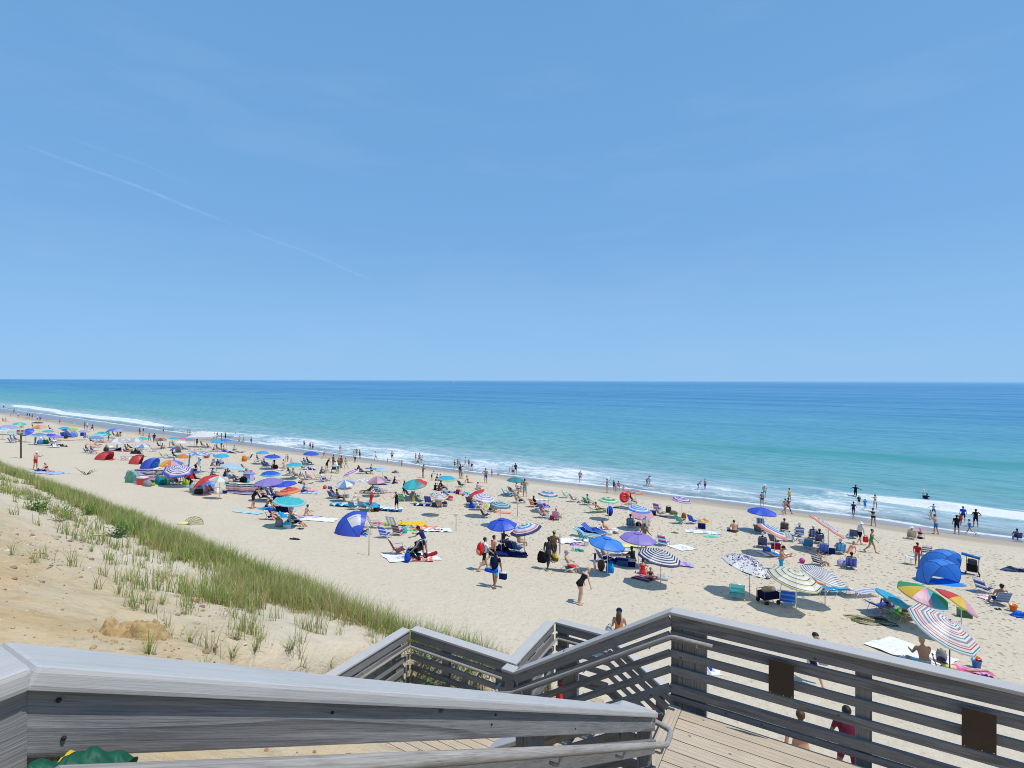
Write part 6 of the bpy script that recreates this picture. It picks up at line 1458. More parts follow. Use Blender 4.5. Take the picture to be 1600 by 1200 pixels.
# wash, centre
for a_ in ((759.5, 755, 'hips', 'tr blue tan b', 'shirtless man in blue trunks facing the sea with hands on hips', 30, 1.82), (769, 745, 'stand', 'op pink fair b', 'small girl in pink standing in the wash', 20, 1.1), (778, 742, 'sit', 'op pink fair b', 'small child sitting down in the wash', 60, 1.05), (801.5, 744, 'stand', 'fs white navy fair b', 'woman with a white cap in the wash', 20, 1.66), (806, 741, 'stand', 'ls char black tan k', 'tall person in dark clothes beside the white capped woman', 340, 1.78), (797, 740, 'stand', 'ts lgrey white fair b', 'child in pale clothes beside the white capped woman', 60, 1.1),
           (661.4, 747, 'phone', 'bk brown brown k', 'tanned woman in a bikini standing near the teal and red umbrella', 80, 1.7), (675, 750.5, 'stoop', 'ts white maroon tan k', 'child in a white shirt standing by two seated people', 100, 1.25), (681.6, 751, 'sit', 'bk char tan k', 'dark haired person sitting on the sand by the child in white', 60, 1.6), (686.5, 751, 'sit', 'ts ice navy tan k', 'person in a pale blue shirt sitting on the sand behind the cyan umbrella', 60, 1.6),
           (711, 733, 'walk', 'bk black fair k', 'woman in black stepping out of the wash, leftmost of the wash group', 220, 1.66), (715, 730, 'stand', 'bk tan tan k', 'girl in tan in the middle of the wash group', 30, 1.4), (718, 731, 'stand', 'bk white fair b', 'woman in a white bikini in the wash group', 200, 1.62), (727.4, 729.5, 'walk', 'ts white lgrey fair k', 'person in a white shirt and pale shorts wading', 80, 1.72), (733, 731, 'stand', 'bk black fair b', 'woman with pale top and black shorts wading', 20, 1.6), (737.5, 736, 'carry', 'ts navy lgrey tan k', 'boy in a navy shirt wading nearest the sand', 160, 1.45),
           (719.5, 747.5, 'stand', 'tk char grey tan b', 'man in a dark vest standing on wet sand by the wash', 20, 1.85), (723, 748, 'phone', 'ts white lgrey fair b', 'woman in pale clothes beside the man in the dark vest', 30, 1.68), (650, 722, 'hips', 'bk black tan k', 'woman in black at the left side of the wading cluster', 70, 1.62), (653, 727, 'run', 'tr char tan k', 'boy running through the wash with dark trunks', 110, 1.4), (656, 723, 'stand', 'tr red tan k', 'shirtless man in red in the middle of the wading cluster', 320, 1.75), (659.5, 724, 'stoop', 'tr cyan fair b', 'boy in bright blue trunks at the right side of the wading cluster', 20, 1.5),
           (628, 730, 'stand', 'tr mauve fair b', 'small child alone at the edge of the wash', 30, 1.1), (613, 719, 'carry', 'tr black tan k', 'shirtless man in black trunks alone in the wash', 330, 1.8), (605.5, 724, 'stand', 'op lpink fair b', 'tiny girl in pink alone in the wash', 40, .95), (587.5, 720, 'walk', 'ls white lgrey fair k', 'person in white walking through the wash', 270, 1.7)):
    P(*a_[:7])
P(732, 754.5, 'sit_legs', 'bk red ruddy b', 'sunbather in a bikini sitting on wet sand with legs stretched out', 90, 1.68)

# ---- middle: teal and ringed umbrellas
U(648, 752, 39, 'panel aqua aqua teal red red yellow aqua cyan', 'teal and red panelled umbrella with yellow edges', 12, 200, 2.0, .24)
U(699, 746, 29.6, 'rim cyan mint', 'cyan umbrella with a pale green hem near the wash', 6, 120, 2.0, .16)
U(686.5, 773, 28.5, 'ring yellow orange white white red red white white aqua aqua white cyan white orange orange white', 'ringed umbrella in orange, blue and red like a target', 8, 140, 1.95, .2)
P(692, 766, 'chair', 'ts char black dark k', 'dark clothed person sitting under the cyan umbrella with the pale hem', 70, 1.74)
C(691, 766, 70, 'char', 'dark chair under the cyan umbrella with the pale hem')
P(680, 766, 'sit', 'ts black black tan k', 'dark haired person on the sand behind the ringed target umbrella', 20, 1.5)
P(686, 767, 'sit', 'ts maroon char tan b', 'person in dark red sitting behind the ringed target umbrella', 20, 1.55)
T(701, 769, .9, 1.5, 90, 'pblue navy violet', 'blue and purple towel below the cyan umbrella')
C(722, 761, 45, 'black', 'black chair standing empty near the wet sand')
bag(716, 772, 'dred', 'dark red bag in the row of towels and bags', .5, .35, .45)
bag(721, 773, 'white', 'white and red bag in the row of towels and bags', .4, .3, .42, two='lpink')
heap(728, 773, 'aqua slate ice', 'striped aqua towel heap at the end of the row of bags', 1.1, .6, .4)
ball(724, 775, 'red', 'small red ball in front of the row of bags', .14)
P(745, 765, 'sit', 'ts lgrey mauve tan k', 'dark haired person sitting behind the tipped red umbrella', 60, 1.6)
C(629.7, 783, 15, 'green mint green', 'green and white striped chair with its back turned')
P(631, 776, 'carry', 'ts navy dnavy tan k', 'person in navy leaning over the green striped chair', 60, 1.6)
heap(644, 778, 'coral peach', 'salmon pink towel draped over a dark chair', .5, .35, .6)
C(641, 776, 50, 'black', 'dark chair under the teal and red umbrella')
root = empty('bodyboard', 'yellow bodyboard leaning on a dark chair', 'board', at(647, 784), face(30))
MB().ell((0, 0, .36), (.17, .03, .38), Matrix.Rotation(R(-14), 3, 'X'), 14, 10, PAL['yellow']).build('deck', m_plas, root, smooth=True)
C(652, 779, 40, 'grey dgreen', 'grey green chair behind the dark green one')
C(656.5, 787, 45, 'dgreen', 'dark green chair standing empty beside the ringed target umbrella', 1.05)
C(671.5, 788, 15, 'navy blue', 'navy chair with its back turned under the ringed target umbrella', 1.1)
C(688, 792, 15, 'tan mauve tan brown', 'plaid tan chair under the ringed target umbrella', 1.1)
P(689, 791, 'chair', 'fs mauve navy ruddy b', 'person in a flowered top in the plaid chair', 30, 1.66)
bag(696, 792, 'mauve', 'flowered bag beside the plaid chair', .4, .3, .45, two='navy')
cooler(679, 792, 'black', 'black cooler between the navy and plaid chairs', 'char', .4, .3, .4)
T(662, 790, .7, 1.7, 95, 'navy white navy', 'navy towel trailing left of the navy chair', rough=.06)
bag(705, 782, 'lpink', 'red and white striped bag right of the ringed target umbrella', .4, .35, .42, two='red')
bag(701, 781, 'grey', 'grey bag next to the red and white striped one', .45, .35, .4)
# ---- man in red and woman in black
P(580, 800, 'reach', 'ts red red tan g', 'man in a red shirt and red shorts standing and looking at his hands', 70, 1.78)
P(620, 799.5, 'phone', 'tk black black fair l', 'woman in a black top and black skirt standing beside white mats', 300, 1.68)
U(581, 789, 26, 'solid cyan', 'low cyan shade cloth behind the man in red', 12, 90, .7, .06, D=1.5)
C(553, 796, 15, 'slate teal', 'grey green chair with its back turned left of the man in red')
C(568.6, 796, 15, 'mauve grey', 'grey and maroon chair with its back turned beside the man in red')
P(553, 783, 'sit', 'ts white white fair y', 'blond person in white sitting behind the grey green chair', 60, 1.6)
T(536, 791, 1.0, 2.0, 95, 'cyan ice sky', 'blue and white towels spread left of the grey green chair', rough=.14)
heap(560, 790, 'cyan aqua', 'cyan towel heap between the grey green and maroon chairs', .7, .5, .35)
cooler(589, 799, 'black', 'black box below the cyan shade cloth', 'black', .42, .35, .5)
T(606, 796, 1.3, 2.3, 95, 'ice white', 'pale blue mat spread beside the woman in black', rough=.07)
T(610, 799, .4, 2.0, 95, 'navy mblue', 'navy rolled mat along the pale blue mat', rough=.10)
U(539, 753, 30, 'panel pblue white', 'blue and white panelled umbrella over two blue striped chairs', 10, 200, 2.0, .26)
C(521, 779, 30, 'navy blue navy', 'navy chair, back one of the two under the panelled umbrella')
P(521, 778, 'chair', 'tr navy dark k', 'person in the back one of the two blue chairs', 40, 1.7)
C(528, 782, 35, 'pblue white pblue', 'blue striped chair, front one of the two under the panelled umbrella')
P(530, 782, 'chair', 'tr char tan k', 'person in the front one of the two blue chairs, legs showing', 55, 1.7)
cooler(541, 778, 'grey', 'grey box at the foot of the panelled umbrella', 'mauve', .5, .35, .35)
U(589.6, 747, 31, 'panel lpink mauve', 'dusty pink umbrella of two tones', 6, 200, 2.0, .26)
C(608, 754, 40, 'navy', 'navy chair right of the dusty pink umbrella')
P(615, 756, 'sit', 'ts dnavy navy tan k', 'person in navy sitting on the sand right of the dusty pink umbrella', 60, 1.6)
heap(594, 757, 'navy dnavy blue', 'navy towels lying in the shade of the dusty pink umbrella', 1.6, .7, .3)
heap(567, 752, 'white lgrey ice', 'white flowered towels in a low heap left of the dusty pink umbrella', 1.7, .7, .35)
C(592, 771, 25, 'sky white sky', 'pale blue striped chair below the dusty pink umbrella')
C(599, 771, 60, 'black white', 'black and white striped chair beside the pale blue one')
L(578, 771, 270, 'char brown', 'dark lounger with a person lying in it below the dusty pink umbrella')
P(577, 770, 'recline', 'tr char dark k', 'person lying in the dark lounger with feet to the left', 275, 1.7)
T(608, 769, .7, 1.5, 90, 'lpink', 'pale pink towel right of the black and white striped chair')
U(547, 738, 27, 'rings2 pink white violet', 'pink and violet striped umbrella leaning left', 20, 262, 1.95, .2)
U(598, 733, 22, 'solid ice', 'pale blue umbrella near the wet sand', 4, 90, 1.95, .2)
P(581, 741, 'kneel', 'bk black fair k', 'woman in a black bikini kneeling behind the dusty pink umbrella', 200, 1.7)
T(582, 733, .7, 2.0, 95, 'sky cyan', 'bright blue towel near the wet sand left of the pale blue umbrella', rough=.08)
heap(618, 739, 'grey char', 'dark low heap of clothes right of the pale blue umbrella', 1.0, .6, .4)
P(558, 737, 'sit', 'ts navy white tan k', 'person in navy sitting behind the pink and violet umbrella', 80, 1.66)
L(566, 740, 85, 'slate navy', 'low blue lounger near the pink and violet umbrella')
P(567, 740, 'recline', 'tr denim dark k', 'dark skinned person lying in the low blue lounger', 85, 1.75)
# ---- half shelter and the group in front
dome(559, 834, 2.25, 1.4, 1.5, 68, 'royal royal blue royal', 'large blue umbrella like half shelter with a white window panel', over=24, panel=2, win='white', floor='sky', winr=(6, 12, .16, .36))
C(571, 835, 60, 'dnavy navy', 'navy chair standing at the mouth of the blue umbrella shelter')
C(586, 825, 80, 'mauve white', 'brown framed low chair right of the blue umbrella shelter', frame='d')
T(597, 818, .7, 1.4, 95, 'coral pink', 'coral pink towel behind the brown framed chair')
C(617.6, 826, 25, 'lgrey white', 'dark framed chair with a white sling standing upright', 1.2, frame='d')
C(603.6, 840, 25, 'royal white royal', 'bright blue backpack chair right of the navy chair', 1.05)
C(624, 836, 25, 'maroon grey maroon', 'red and grey chair in front of the white sling chair')
bag(632, 833, 'aqua', 'turquoise bag next to the red and grey chair', .42, .3, .45)
ball(605, 822, 'lime', 'lime green ball behind the bright blue backpack chair', .17)
T(642, 819, 1.7, 2.3, 75, 'yellow', 'bright yellow blanket behind the coral one', rough=.05, name='blanket', cat='blanket')
T(665, 826, 1.4, 2.0, 75, 'coral orange coral', 'coral orange blanket between the yellow and the white ones', rough=.04, name='blanket', cat='blanket')
T(684, 829, 1.3, 2.0, 75, 'white navy', 'white towel with navy marks and a dark edge, last in the row of blankets', mode='mid', rough=.05)
heap(644, 825, 'tan brown white', 'brown and white bundle lying on the yellow blanket', .6, .4, .3)
heap(641, 829, 'lime mint green', 'lime green towel in front of the yellow blanket', 1.0, .35, .12)
marker(577, 868, 1.55, 'marker post with a cloth tied round it, nearest of the marker posts')
marker(713, 830, 1.35, 'marker post with a cloth tied round it, standing right of the row of blankets')
T(643, 871, 2.0, 2.9, 60, 'white white lpink', 'red and white blanket with the stroller standing on it', mode='edge', rough=.02, name='blanket', cat='blanket')
T(660, 874, 1.2, 1.2, 75, 'red white coral', 'red patterned end of cloth laid over the stroller blanket', mode='patch', lift=.04, rough=.02)
C(624, 866, 60, 'maroon dred', 'dark red camp chair standing on the stroller blanket', 1.1, frame='d')
P(664, 870, 'stoop', 'ts navy lgrey tan k', 'man in a navy shirt, grey shorts and cap leaning over the stroller', 285, 1.76, 'cap black', vox=.0145)
backpack(637, 879, 'blue', 'bright blue backpack standing at the front of the stroller blanket', 20, .5)
bag(643, 868, 'char', 'dark bag with blue trim under the stroller', .5, .35, .4, two='mblue')
root = empty('rolled_mat', 'dark red rolled mat lying at the end of the stroller blanket', 'mat', at(672, 870), face(40))
MB().tube([(0, -.5, .1), (0, .5, .1)], .1, 10, col=PAL['dred']).build('roll', m_towel, root, smooth=True)
heap(629, 873, 'lgrey lav white', 'crumpled pale grey towel in front of the camp chair', .9, .6, .2)
root = empty('stroller', 'black and grey baby stroller being unfolded by the man in navy', 'stroller', at(650, 873), face(300)); root.scale = (1.12,) * 3
fr = MB()
for x_ in (-.24, .24): fr.tube([(x_, -.42, .98), (x_, -.30, .78), (x_, .38, .12)], .016, 6).tube([(x_, -.40, .12), (x_, .02, .5)], .015, 6).tube([(x_, -.4, .12), (x_, .38, .12)], .012, 6)
fr.tube([(-.24, -.42, .98), (.24, -.42, .98)], .018, 6); fr.build('frame', m_alu, root, smooth=True)
for x_ in (-.26, .26):
    for y_, r_ in ((-.4, .15), (.38, .11)): MB().lathe([(.0, -.03), (r_ * .85, -.03), (r_, 0), (r_ * .85, .03), (0, .03)], (x_, y_, r_), 16, (.015, .015, .015), M=Matrix.Rotation(R(90), 3, 'Y')).build('wheel', m_plas, root)
MB().box((0, .05, .42), (.42, .42, .08), Euler((.15, 0, 0)).to_matrix(), PAL['black'], bev=.03).box((0, -.2, .66), (.42, .08, .5), Euler((-.35, 0, 0)).to_matrix(), PAL['black'], bev=.03).build('seat', m_towel, root)
Ph = [[Vector((.23 * math.cos(a), -.32 + .42 * math.sin(f) - .1, .66 + .36 * math.sin(a) * math.cos(f * .35) - .18 * f * f)) for a in [math.pi * q / 10 for q in range(11)]] for f in (0, .35, .7, 1.05, 1.4)]
MB().grid(Ph, lambda i, j: PAL['grey'] if i in (1, 2) else PAL['black']).build('hood', m_cf, root)
MB().box((0, .0, .2), (.36, .4, .14), col=(.03, .035, .05), bev=.04).build('basket', m_towel, root)
# ---- left of centre: aqua, red and purple umbrellas
U(453.5, 783, 50, 'rim aqua pcyan', 'turquoise umbrella with a pale hem over the crowded chairs', 10, 100, 1.95, .09)
U(451, 765, 37, 'ring red red red coral red red red coral red red red orange orange orange peach orange', 'red umbrella with an orange hem and white trimmed vent', 7, 250, 1.95, .2, vent=True)
U(447.5, 754, 31, 'solid royal', 'plain blue umbrella tucked behind the red and orange one', 6, 240, 1.95, .2)
U(420.5, 750, 44, 'solid violet', 'wide lilac umbrella with a small white mark above the striped windscreen', 4, 200, 2.05, .18)
U(423, 738, 30, 'rim royal cyan', 'blue umbrella with a light blue hem just above the wide lilac one', 4, 120, 1.95, .2)
U(426.5, 712, 28, 'rim blue ice', 'deep blue umbrella with a pale valance near a standing person', 6, 110, 1.95, .2)
U(410.7, 706, 19.5, 'solid cyan', 'plain cyan umbrella left of the deep blue one with the pale valance', 3, 90, 1.95, .2)
U(460, 725, 26, 'rim cyan mint', 'bright turquoise umbrella with a pale hem beside a kneeling person', 5, 150, 1.95, .16)
U(486.5, 707, 24, 'solid royal', 'royal blue umbrella standing closest to the wash on the left', 4, 90, 1.95, .2)
P(396.5, 795, 'stoop', 'tk black dnavy ruddy b', 'man in a black vest and dark shorts standing at the end of the striped windscreen', 70, 1.8, mass=1.2)
C(411, 781, 70, 'maroon char', 'dark chair with a woman in maroon beside the man in the black vest')
P(412, 781, 'chair', 'fs maroon black ruddy k', 'woman in a maroon top and black hat sitting by the man in the black vest', 75, 1.66, 'sun black')
P(417, 793, 'sit', 'tr dnavy ruddy b', 'shirtless man in a white cap sitting with knees drawn up', 80, 1.76, 'cap white')
T(424, 796, .9, 1.7, 90, 'cyan sky', 'bright blue towel in front of the man in the white cap', rough=.05)
C(425, 777, 35, 'navy', 'navy chair behind the woman in maroon')
P(427, 778, 'chair', 'ts dpurple navy tan k', 'person in purple sitting in the shade of the red and orange umbrella', 60, 1.66)
C(440, 780, 20, 'slate lav', 'grey blue chair with white frame under the red and orange umbrella')
C(449, 779, 20, 'lav pblue', 'second pale blue chair under the red and orange umbrella')
cooler(434, 782, 'navy', 'navy cooler under the red and orange umbrella', 'navy', .6, .4, .4, soft=True)
P(433, 797, 'recline', 'tr navy tan k', 'person in a black hat lying back under the turquoise umbrella', 60, 1.7, 'sun black', dz=-.1)
bag(443, 800, 'dnavy', 'large navy bag under the turquoise umbrella', 1.0, .5, .45)
cooler(456, 799, 'ice', 'pale grey box under the turquoise umbrella', 'grey', .6, .45, .5)
T(447, 803, .6, 1.6, 90, 'white', 'white board like mat in front of the navy bag and grey box')
C(424, 812, 55, 'navy blue', 'navy chair with a person in blue at the left of the crowded group')
P(426, 812, 'chair', 'ts blue char fair w', 'person in a white cap and blue shirt sitting in the navy chair', 60, 1.7, 'cap white')
P(433, 813, 'recline', 'ts coral char ruddy b', 'child in a pink top lying back beside the person in blue', 70, 1.3, dz=-.1)
heap(440, 808, 'cyan aqua sky', 'cyan towel heap in the middle of the crowded group', .9, .5, .45)
P(452, 816, 'sit', 'tr navy ruddy l', 'shirtless person bending forward beside the pole of the turquoise umbrella', 100, 1.76)
C(461, 822, 60, 'dgreen green', 'dark green chair at the right of the crowded group')
P(464, 822, 'recline', 'ts teal dnavy ruddy k', 'person with bare legs stretched out from the dark green chair', 90, 1.76)
bag(437, 823, 'grey', 'grey patterned bag in the shadow of the turquoise umbrella', .5, .35, .5)
bag(449, 826, 'ice', 'pale blue bag at the pole of the turquoise umbrella', .5, .3, .42, two='cyan')
sandals(468, 827, 'black and white shoes under the legs by the dark green chair', 'black', 40, 2, 1.2)
P(478, 807, 'cross', 'bk lpink tan k', 'dark haired woman sitting on a patterned towel, back turned', 40, 1.64)
T(485, 808, .9, 1.4, 85, 'lav lgrey white violet', 'pale purple patterned towel under the sitting woman', mode='patch')
T(500, 812, 1.5, 2.3, 85, 'white', 'plain white towel lying on open sand beside the sitting woman')
sandals(500, 809, 'small dark bag on the plain white towel', 'black', 90, 1, 1.3)
heap(461, 843, 'black char', 'black shoe like scrap lying alone on the sand', .6, .25, .12, name='driftwood', cat='driftwood')
twigs(486, 756, 5, .9, 'dark driftwood scraps lying on the sand above the plain white towel', 'driftwood', .03, .2)
ball(508, 764, 'red', 'red ball lying beside a smaller blue one', .2); ball(515, 764, 'blue', 'blue ball lying beside a red one', .17)
P(473, 769, 'sit', 'ts sky navy ruddy b', 'person in blue sitting right of the red and orange umbrella', 60, 1.66)
T(482, 767, .8, 1.5, 90, 'pink lpink', 'pink towel above a pale blue one')
T(485, 771, .8, 1.9, 90, 'pblue ice', 'pale blue towel right of the person in blue')
T(388, 801, .8, 2.0, 95, 'pcyan ice', 'pale blue towel lying alone in front of the man in the black vest')
cooler(425, 761, 'navy', 'navy bin in the shade of the wide lilac umbrella', 'navy', .75, .5, .6)
C(415, 762, 60, 'tan lgrey', 'tan chair in the shade of the wide lilac umbrella')
windscreen(378, 773, 3.1, 1.0, 8, 'navy white violet navy lpink coral white navy white navy', 'red, white and navy striped windscreen standing on the sand')
# further up the beach
for a_ in ((404, 722, 'chair', 'ts navy lgrey tan k', 'dark haired person sitting under the plain cyan umbrella', 70), (429, 729, 'stand', 'tr navy brown k', 'person standing under the deep blue umbrella, head hidden', 30), (415, 729, 'chair', 'ts navy navy tan k', 'person in navy sitting left of the maroon bag', 40), (444, 733, 'kneel', 'bk coral fair b', 'person kneeling on a white patterned towel', 270), (447, 722, 'stand', 'ts ice pblue fair k', 'person in pale blue standing with two children', 60),
           (450, 722, 'stand', 'bk navy fair k', 'dark haired child beside the person in pale blue', 30), (454, 723, 'sit', 'bk lpink fair k', 'dark haired child sitting right of the person in pale blue', 60), (453, 742, 'chair', 'ts char grey tan k', 'person in grey in the left of two dark chairs', 60), (461, 746, 'chair', 'ts grey char tan k', 'person in grey in the right of two dark chairs', 70), (468, 745, 'sit', 'ts navy mauve tan k', 'child in navy sitting right of the two dark chairs', 60),
           (467, 755, 'sit', 'ts white black tan b', 'child in black and white sitting on the sand above the red and orange umbrella', 70), (471, 756, 'sit', 'op black tan k', 'second child in black sitting on the sand beside the first', 100), (480.5, 749, 'chair', 'ts coral red ruddy b', 'person with a white hat and red trousers in a blue chair', 80), (501, 740, 'sit', 'ts slate navy tan r', 'red haired person sitting near the brown chair', 60), (505, 752, 'chair', 'ts white navy tan k', 'person in a dark cap sitting in a bright blue chair', 70),
           (511, 735, 'stoop', 'fs black char tan k', 'woman in a black top leaning over a brown chair', 110), (528, 740, 'stoop', 'ts white teal tan k', 'man in a white shirt and teal shorts bending over a cart', 280), (521, 729, 'stand', 'bk brown brown k', 'slim brown woman standing behind the man in white', 30), (530, 735, 'stand', 'tr brown brown k', 'brown skinned person standing at the right of the man in white', 330), (533.5, 731, 'stand', 'bk char brown k', 'dark haired woman standing behind the brown skinned person', 20),
           (541, 732, 'carry', 'tr pcyan tan k', 'shirtless boy in pale blue shorts standing apart', 300), (477, 727, 'chair', 'ts pblue slate tan k', 'person in a pale blue shirt sitting under the royal blue umbrella', 40), (482, 725, 'chair', 'ts dnavy navy tan k', 'dark clothed person beside the one in the pale blue shirt', 60), (475.6, 699, 'stand', 'tr navy fair w', 'man in a white cap and navy trunks standing in the water', 20), (485, 702.5, 'stand', 'op red tan b', 'woman in a red swimsuit wading out', 200), (489, 704, 'stand', 'tr black fair k', 'shirtless man in black trunks beside the woman in red', 30),
           (507, 717, 'walk', 'bk red fair b', 'person in red walking along the edge of the wash', 100), (532, 709, 'stand', 'ts coral white fair k', 'person in a pink top and white shorts wading', 20), (553, 716, 'phone', 'ts lgrey white fair b', 'person in pale clothes at the left of the wading trio', 60), (557.5, 713, 'stand', 'tr brown tan w', 'man in a white hat in the middle of the wading trio', 10), (562.5, 717, 'phone', 'tk char black fair k', 'person in black shorts at the right of the wading trio', 280), (555, 723, 'stand', 'ws black tan k', 'child in a black wetsuit in front of the wading trio', 30),
           (374, 694, 'walk', 'bk violet fair k', 'woman in purple walking through foam, left one of two', 90), (380.5, 694, 'walk2', 'bk lpink ruddy y', 'woman in pink walking through foam, right one of two', 90), (393, 694.5, 'stand', 'op mblue fair k', 'person in blue standing alone in the foam', 200)):
    P(*a_[:6], h=1.15 if 'child' in a_[4] else (1.5 if 'boy' in a_[4] else 1.7), hat='sun white' if 'white hat' in a_[4] else ('cap white' if 'white cap' in a_[4] else None))
for a_ in ((401, 724, 60, 'lime char', 'lime framed dark chair under the plain cyan umbrella'), (415, 730, 30, 'navy', 'navy chair left of the maroon bag'), (421, 730, 25, 'sky navy sky', 'blue towelled chair under the deep blue umbrella'), (452, 743, 60, 'char', 'dark chair, left of two on open sand'), (460, 747, 60, 'grey', 'dark grey chair, right of two on open sand'), (480, 750, 75, 'mblue', 'blue chair of the person in red trousers'), (497, 749, 60, 'yellow tan', 'yellow chair left of the bright blue one'), (505, 753, 60, 'royal', 'bright blue chair of the person in the dark cap'),
           (510, 739, 70, 'rust brown', 'brown chair by the woman in the black top'), (477, 728, 40, 'teal', 'teal chair under the royal blue umbrella'), (482, 726, 50, 'char', 'dark chair under the royal blue umbrella'), (475, 733, 40, 'teal slate', 'second teal chair below the royal blue umbrella'), (389, 718, 270, 'slate navy', 'low blue grey chair beside the small orange bag'), (384, 735, 80, 'char brown', 'dark chair among scattered beach things above the white towel'), (513, 751, 250, 'lgrey', 'pale chair facing the bright blue one')):
    C(*a_)
bag(429.5, 732, 'maroon', 'maroon bag under the deep blue umbrella', .9, .5, .5); bag(382, 721, 'orange', 'small orange bag left of the plain cyan umbrella', .7, .5, .75)
heap(484, 734, 'navy dpurple white', 'navy and white bags heaped below the royal blue umbrella', 1.6, .8, .45); T(444, 735, .9, 1.6, 90, 'white violet white navy', 'white and purple towel under the kneeling person'); T(437, 731, .7, 1.6, 90, 'violet', 'purple towel left of the kneeling person')
root = empty('cart', 'dark cart being loaded by the man in white', 'cart', at(522, 738), R(20))
MB().box((0, 0, .55), (.5, .8, .3), col=(.03, .03, .03), bev=.03).box((0, 0, .8), (.4, .6, .3), col=(.4, .55, .65), bev=.08).build('tub', m_towel, root)
for x_ in (-.27, .27):
    for y_ in (-.3, .3): MB().lathe([(.0, -.03), (.18, -.03), (.2, 0), (.18, .03), (0, .03)], (x_, y_, .2), 14, (.02, .02, .02), M=Matrix.Rotation(R(90), 3, 'Y')).build('wheel', m_plas, root)
# ---- the crowded row on the left
U(319, 748, 38, 'solid red', 'red umbrella lowered to the sand as a wind shield', 26, 255, 1.6, .22)
U(343.5, 747, 29, 'panel white lgrey', 'white and grey panelled umbrella beside the lowered red one', 6, 90, 1.95, .22)
dome(331, 767, 2.0, 1.3, 1.2, 60, 'mblue sky', 'blue shelter standing behind the red backed chair', floor='blue')
C(330, 770, 25, 'rust red', 'red backed chair in front of the blue shelter'); C(336, 770, 30, 'navy', 'navy chair between the red backed chair and the white bags')
bag(339, 772, 'white', 'white bag at the foot of the white and grey umbrella', .5, .35, .5); bag(344, 772, 'lgrey', 'pale bag touching the pole of the white and grey umbrella', .4, .3, .45); cooler(350, 771, 'dnavy', 'navy cooler at the start of the striped windscreen', 'lgrey')
T(351, 766, .8, 1.6, 90, 'orange lpink', 'orange towel above the navy cooler'); ball(355, 757, 'green', 'green ball on the sand right of the white and grey umbrella', .2)
bag(304, 771, 'grey', 'large grey two tone bag of the crowded row', .8, .5, .85, two='lgrey'); bag(311, 772, 'char', 'grey and black patterned backpack bag of the crowded row', .7, .5, .75, two='grey'); heap(321, 771, 'lpink peach tan', 'pinkish crumpled towel in front of the red backed chair', .9, .6, .4)
P(299, 768, 'bend', 'ts dnavy dnavy tan k', 'person in navy bending down at the front of the crowded row', 200, 1.7)
heap(295, 762, 'cyan sky', 'small cyan towel left of the bending person', .5, .4, .2); sandals(291, 768, 'dark sandals lying left of the bending person')
C(270, 757, 20, 'mauve lgrey', 'dusty pink chair with its back turned in the crowded row', 1.15); P(271, 756, 'chair', 'ts lpink slate tan k', 'dark haired person in the dusty pink chair of the crowded row', 20)
C(281, 757, 20, 'brown char', 'brown chair in the crowded row right of the dusty pink one')
for a_ in ((249, 752, 'chair', 'ts mauve teal tan b', 'person in mauve sitting at the left of the crowded row', 40), (259, 753, 'carry', 'ts ice lgrey fair g', 'person in a pale shirt standing in the crowded row', 60), (266, 749, 'sit', 'bk lpink ruddy b', 'sunburnt person sitting behind the dusty pink chair', 60), (284, 753, 'reach', 'ts black char tan k', 'person in black leaning forward in the crowded row', 250), (306, 752, 'chair', 'ts char navy tan k', 'dark haired person sitting left of the lowered red umbrella', 40), (330, 744, 'sit', 'ts slate navy tan k', 'person whose head shows above the lowered red umbrella', 40), (362, 750, 'chair', 'ts ice slate tan k', 'dark haired person in pale blue sitting above the green ball', 80), (350, 745, 'sit', 'ts char black tan k', 'dark haired person sitting just right of the white and grey umbrella', 60), (353.5, 744, 'sit', 'ts navy pblue tan k', 'person in blue next to the dark haired one right of the grey umbrella', 60)):
    P(*a_)
C(363, 751, 80, 'ice lgrey', 'pale patterned chair above the green ball'); C(369, 753, 60, 'char', 'dark chair right of the pale patterned one'); C(373, 752, 40, 'dpurple', 'purple chair left of the black bag')
cooler(389, 751, 'lav', 'pale violet cooler with a lid standing in the sand', 'violet', .9, .6, .8); bag(381, 754, 'black', 'black bag in front of the pale violet cooler', .8, .5, .6); bag(386, 754, 'aqua', 'turquoise bag right of the black one', .6, .4, .4); bag(394, 750, 'red', 'red bag right of the pale violet cooler', .6, .4, .35); ball(361, 754, 'coral', 'orange red bucket like ball left of the dark chair', .22)
T(381, 757, 1.0, 3.6, 92, 'white cream', 'long white towel below the pale violet cooler'); heap(384, 738, 'red aqua dgreen', 'red and green heap of towels above the pale violet cooler', 1.8, .9, .5); heap(392, 741, 'pblue lav', 'blue heap right of the red and green one', 1.2, .7, .35)
dome(206, 755, 1.15, .7, 1.25, 175, 'mint mint pcyan', 'small green and white pop-up play tent', win='white', floor='mint')
windscreen(233, 751, 3.0, 1.05, 5, 'lpink white violet coral white dnavy lpink white navy', 'striped pink and white windscreen beside the play tent')
cooler(223, 758, 'red', 'red cooler with a white lid in front of the striped pink windscreen', 'white', .8, .5, .75); bag(230.5, 760, 'grey', 'grey bag right of the red cooler', .8, .5, .55); bag(237, 759, 'lime', 'black and lime bag right of the grey one', .6, .4, .5, two='char')
U(225, 737, 26, 'solid lav', 'flat pale lilac shade cloth behind the play tent', 6, 90, .9, .05, D=3.0)
bag(249, 757, 'teal', 'teal bag at the left of the crowded row', .8, .5, .7); bag(256, 757, 'green', 'green bag at the left of the crowded row', .7, .4, .6); bag(261, 757, 'mint', 'white and green patterned bag in the crowded row', .6, .4, .7, two='white'); bag(291, 758, 'lime', 'lime bag in front of the person in black', .7, .4, .55); cooler(296, 748, 'red', 'red cooler bag behind the crowded row', 'dred', .9, .5, .7, soft=True)
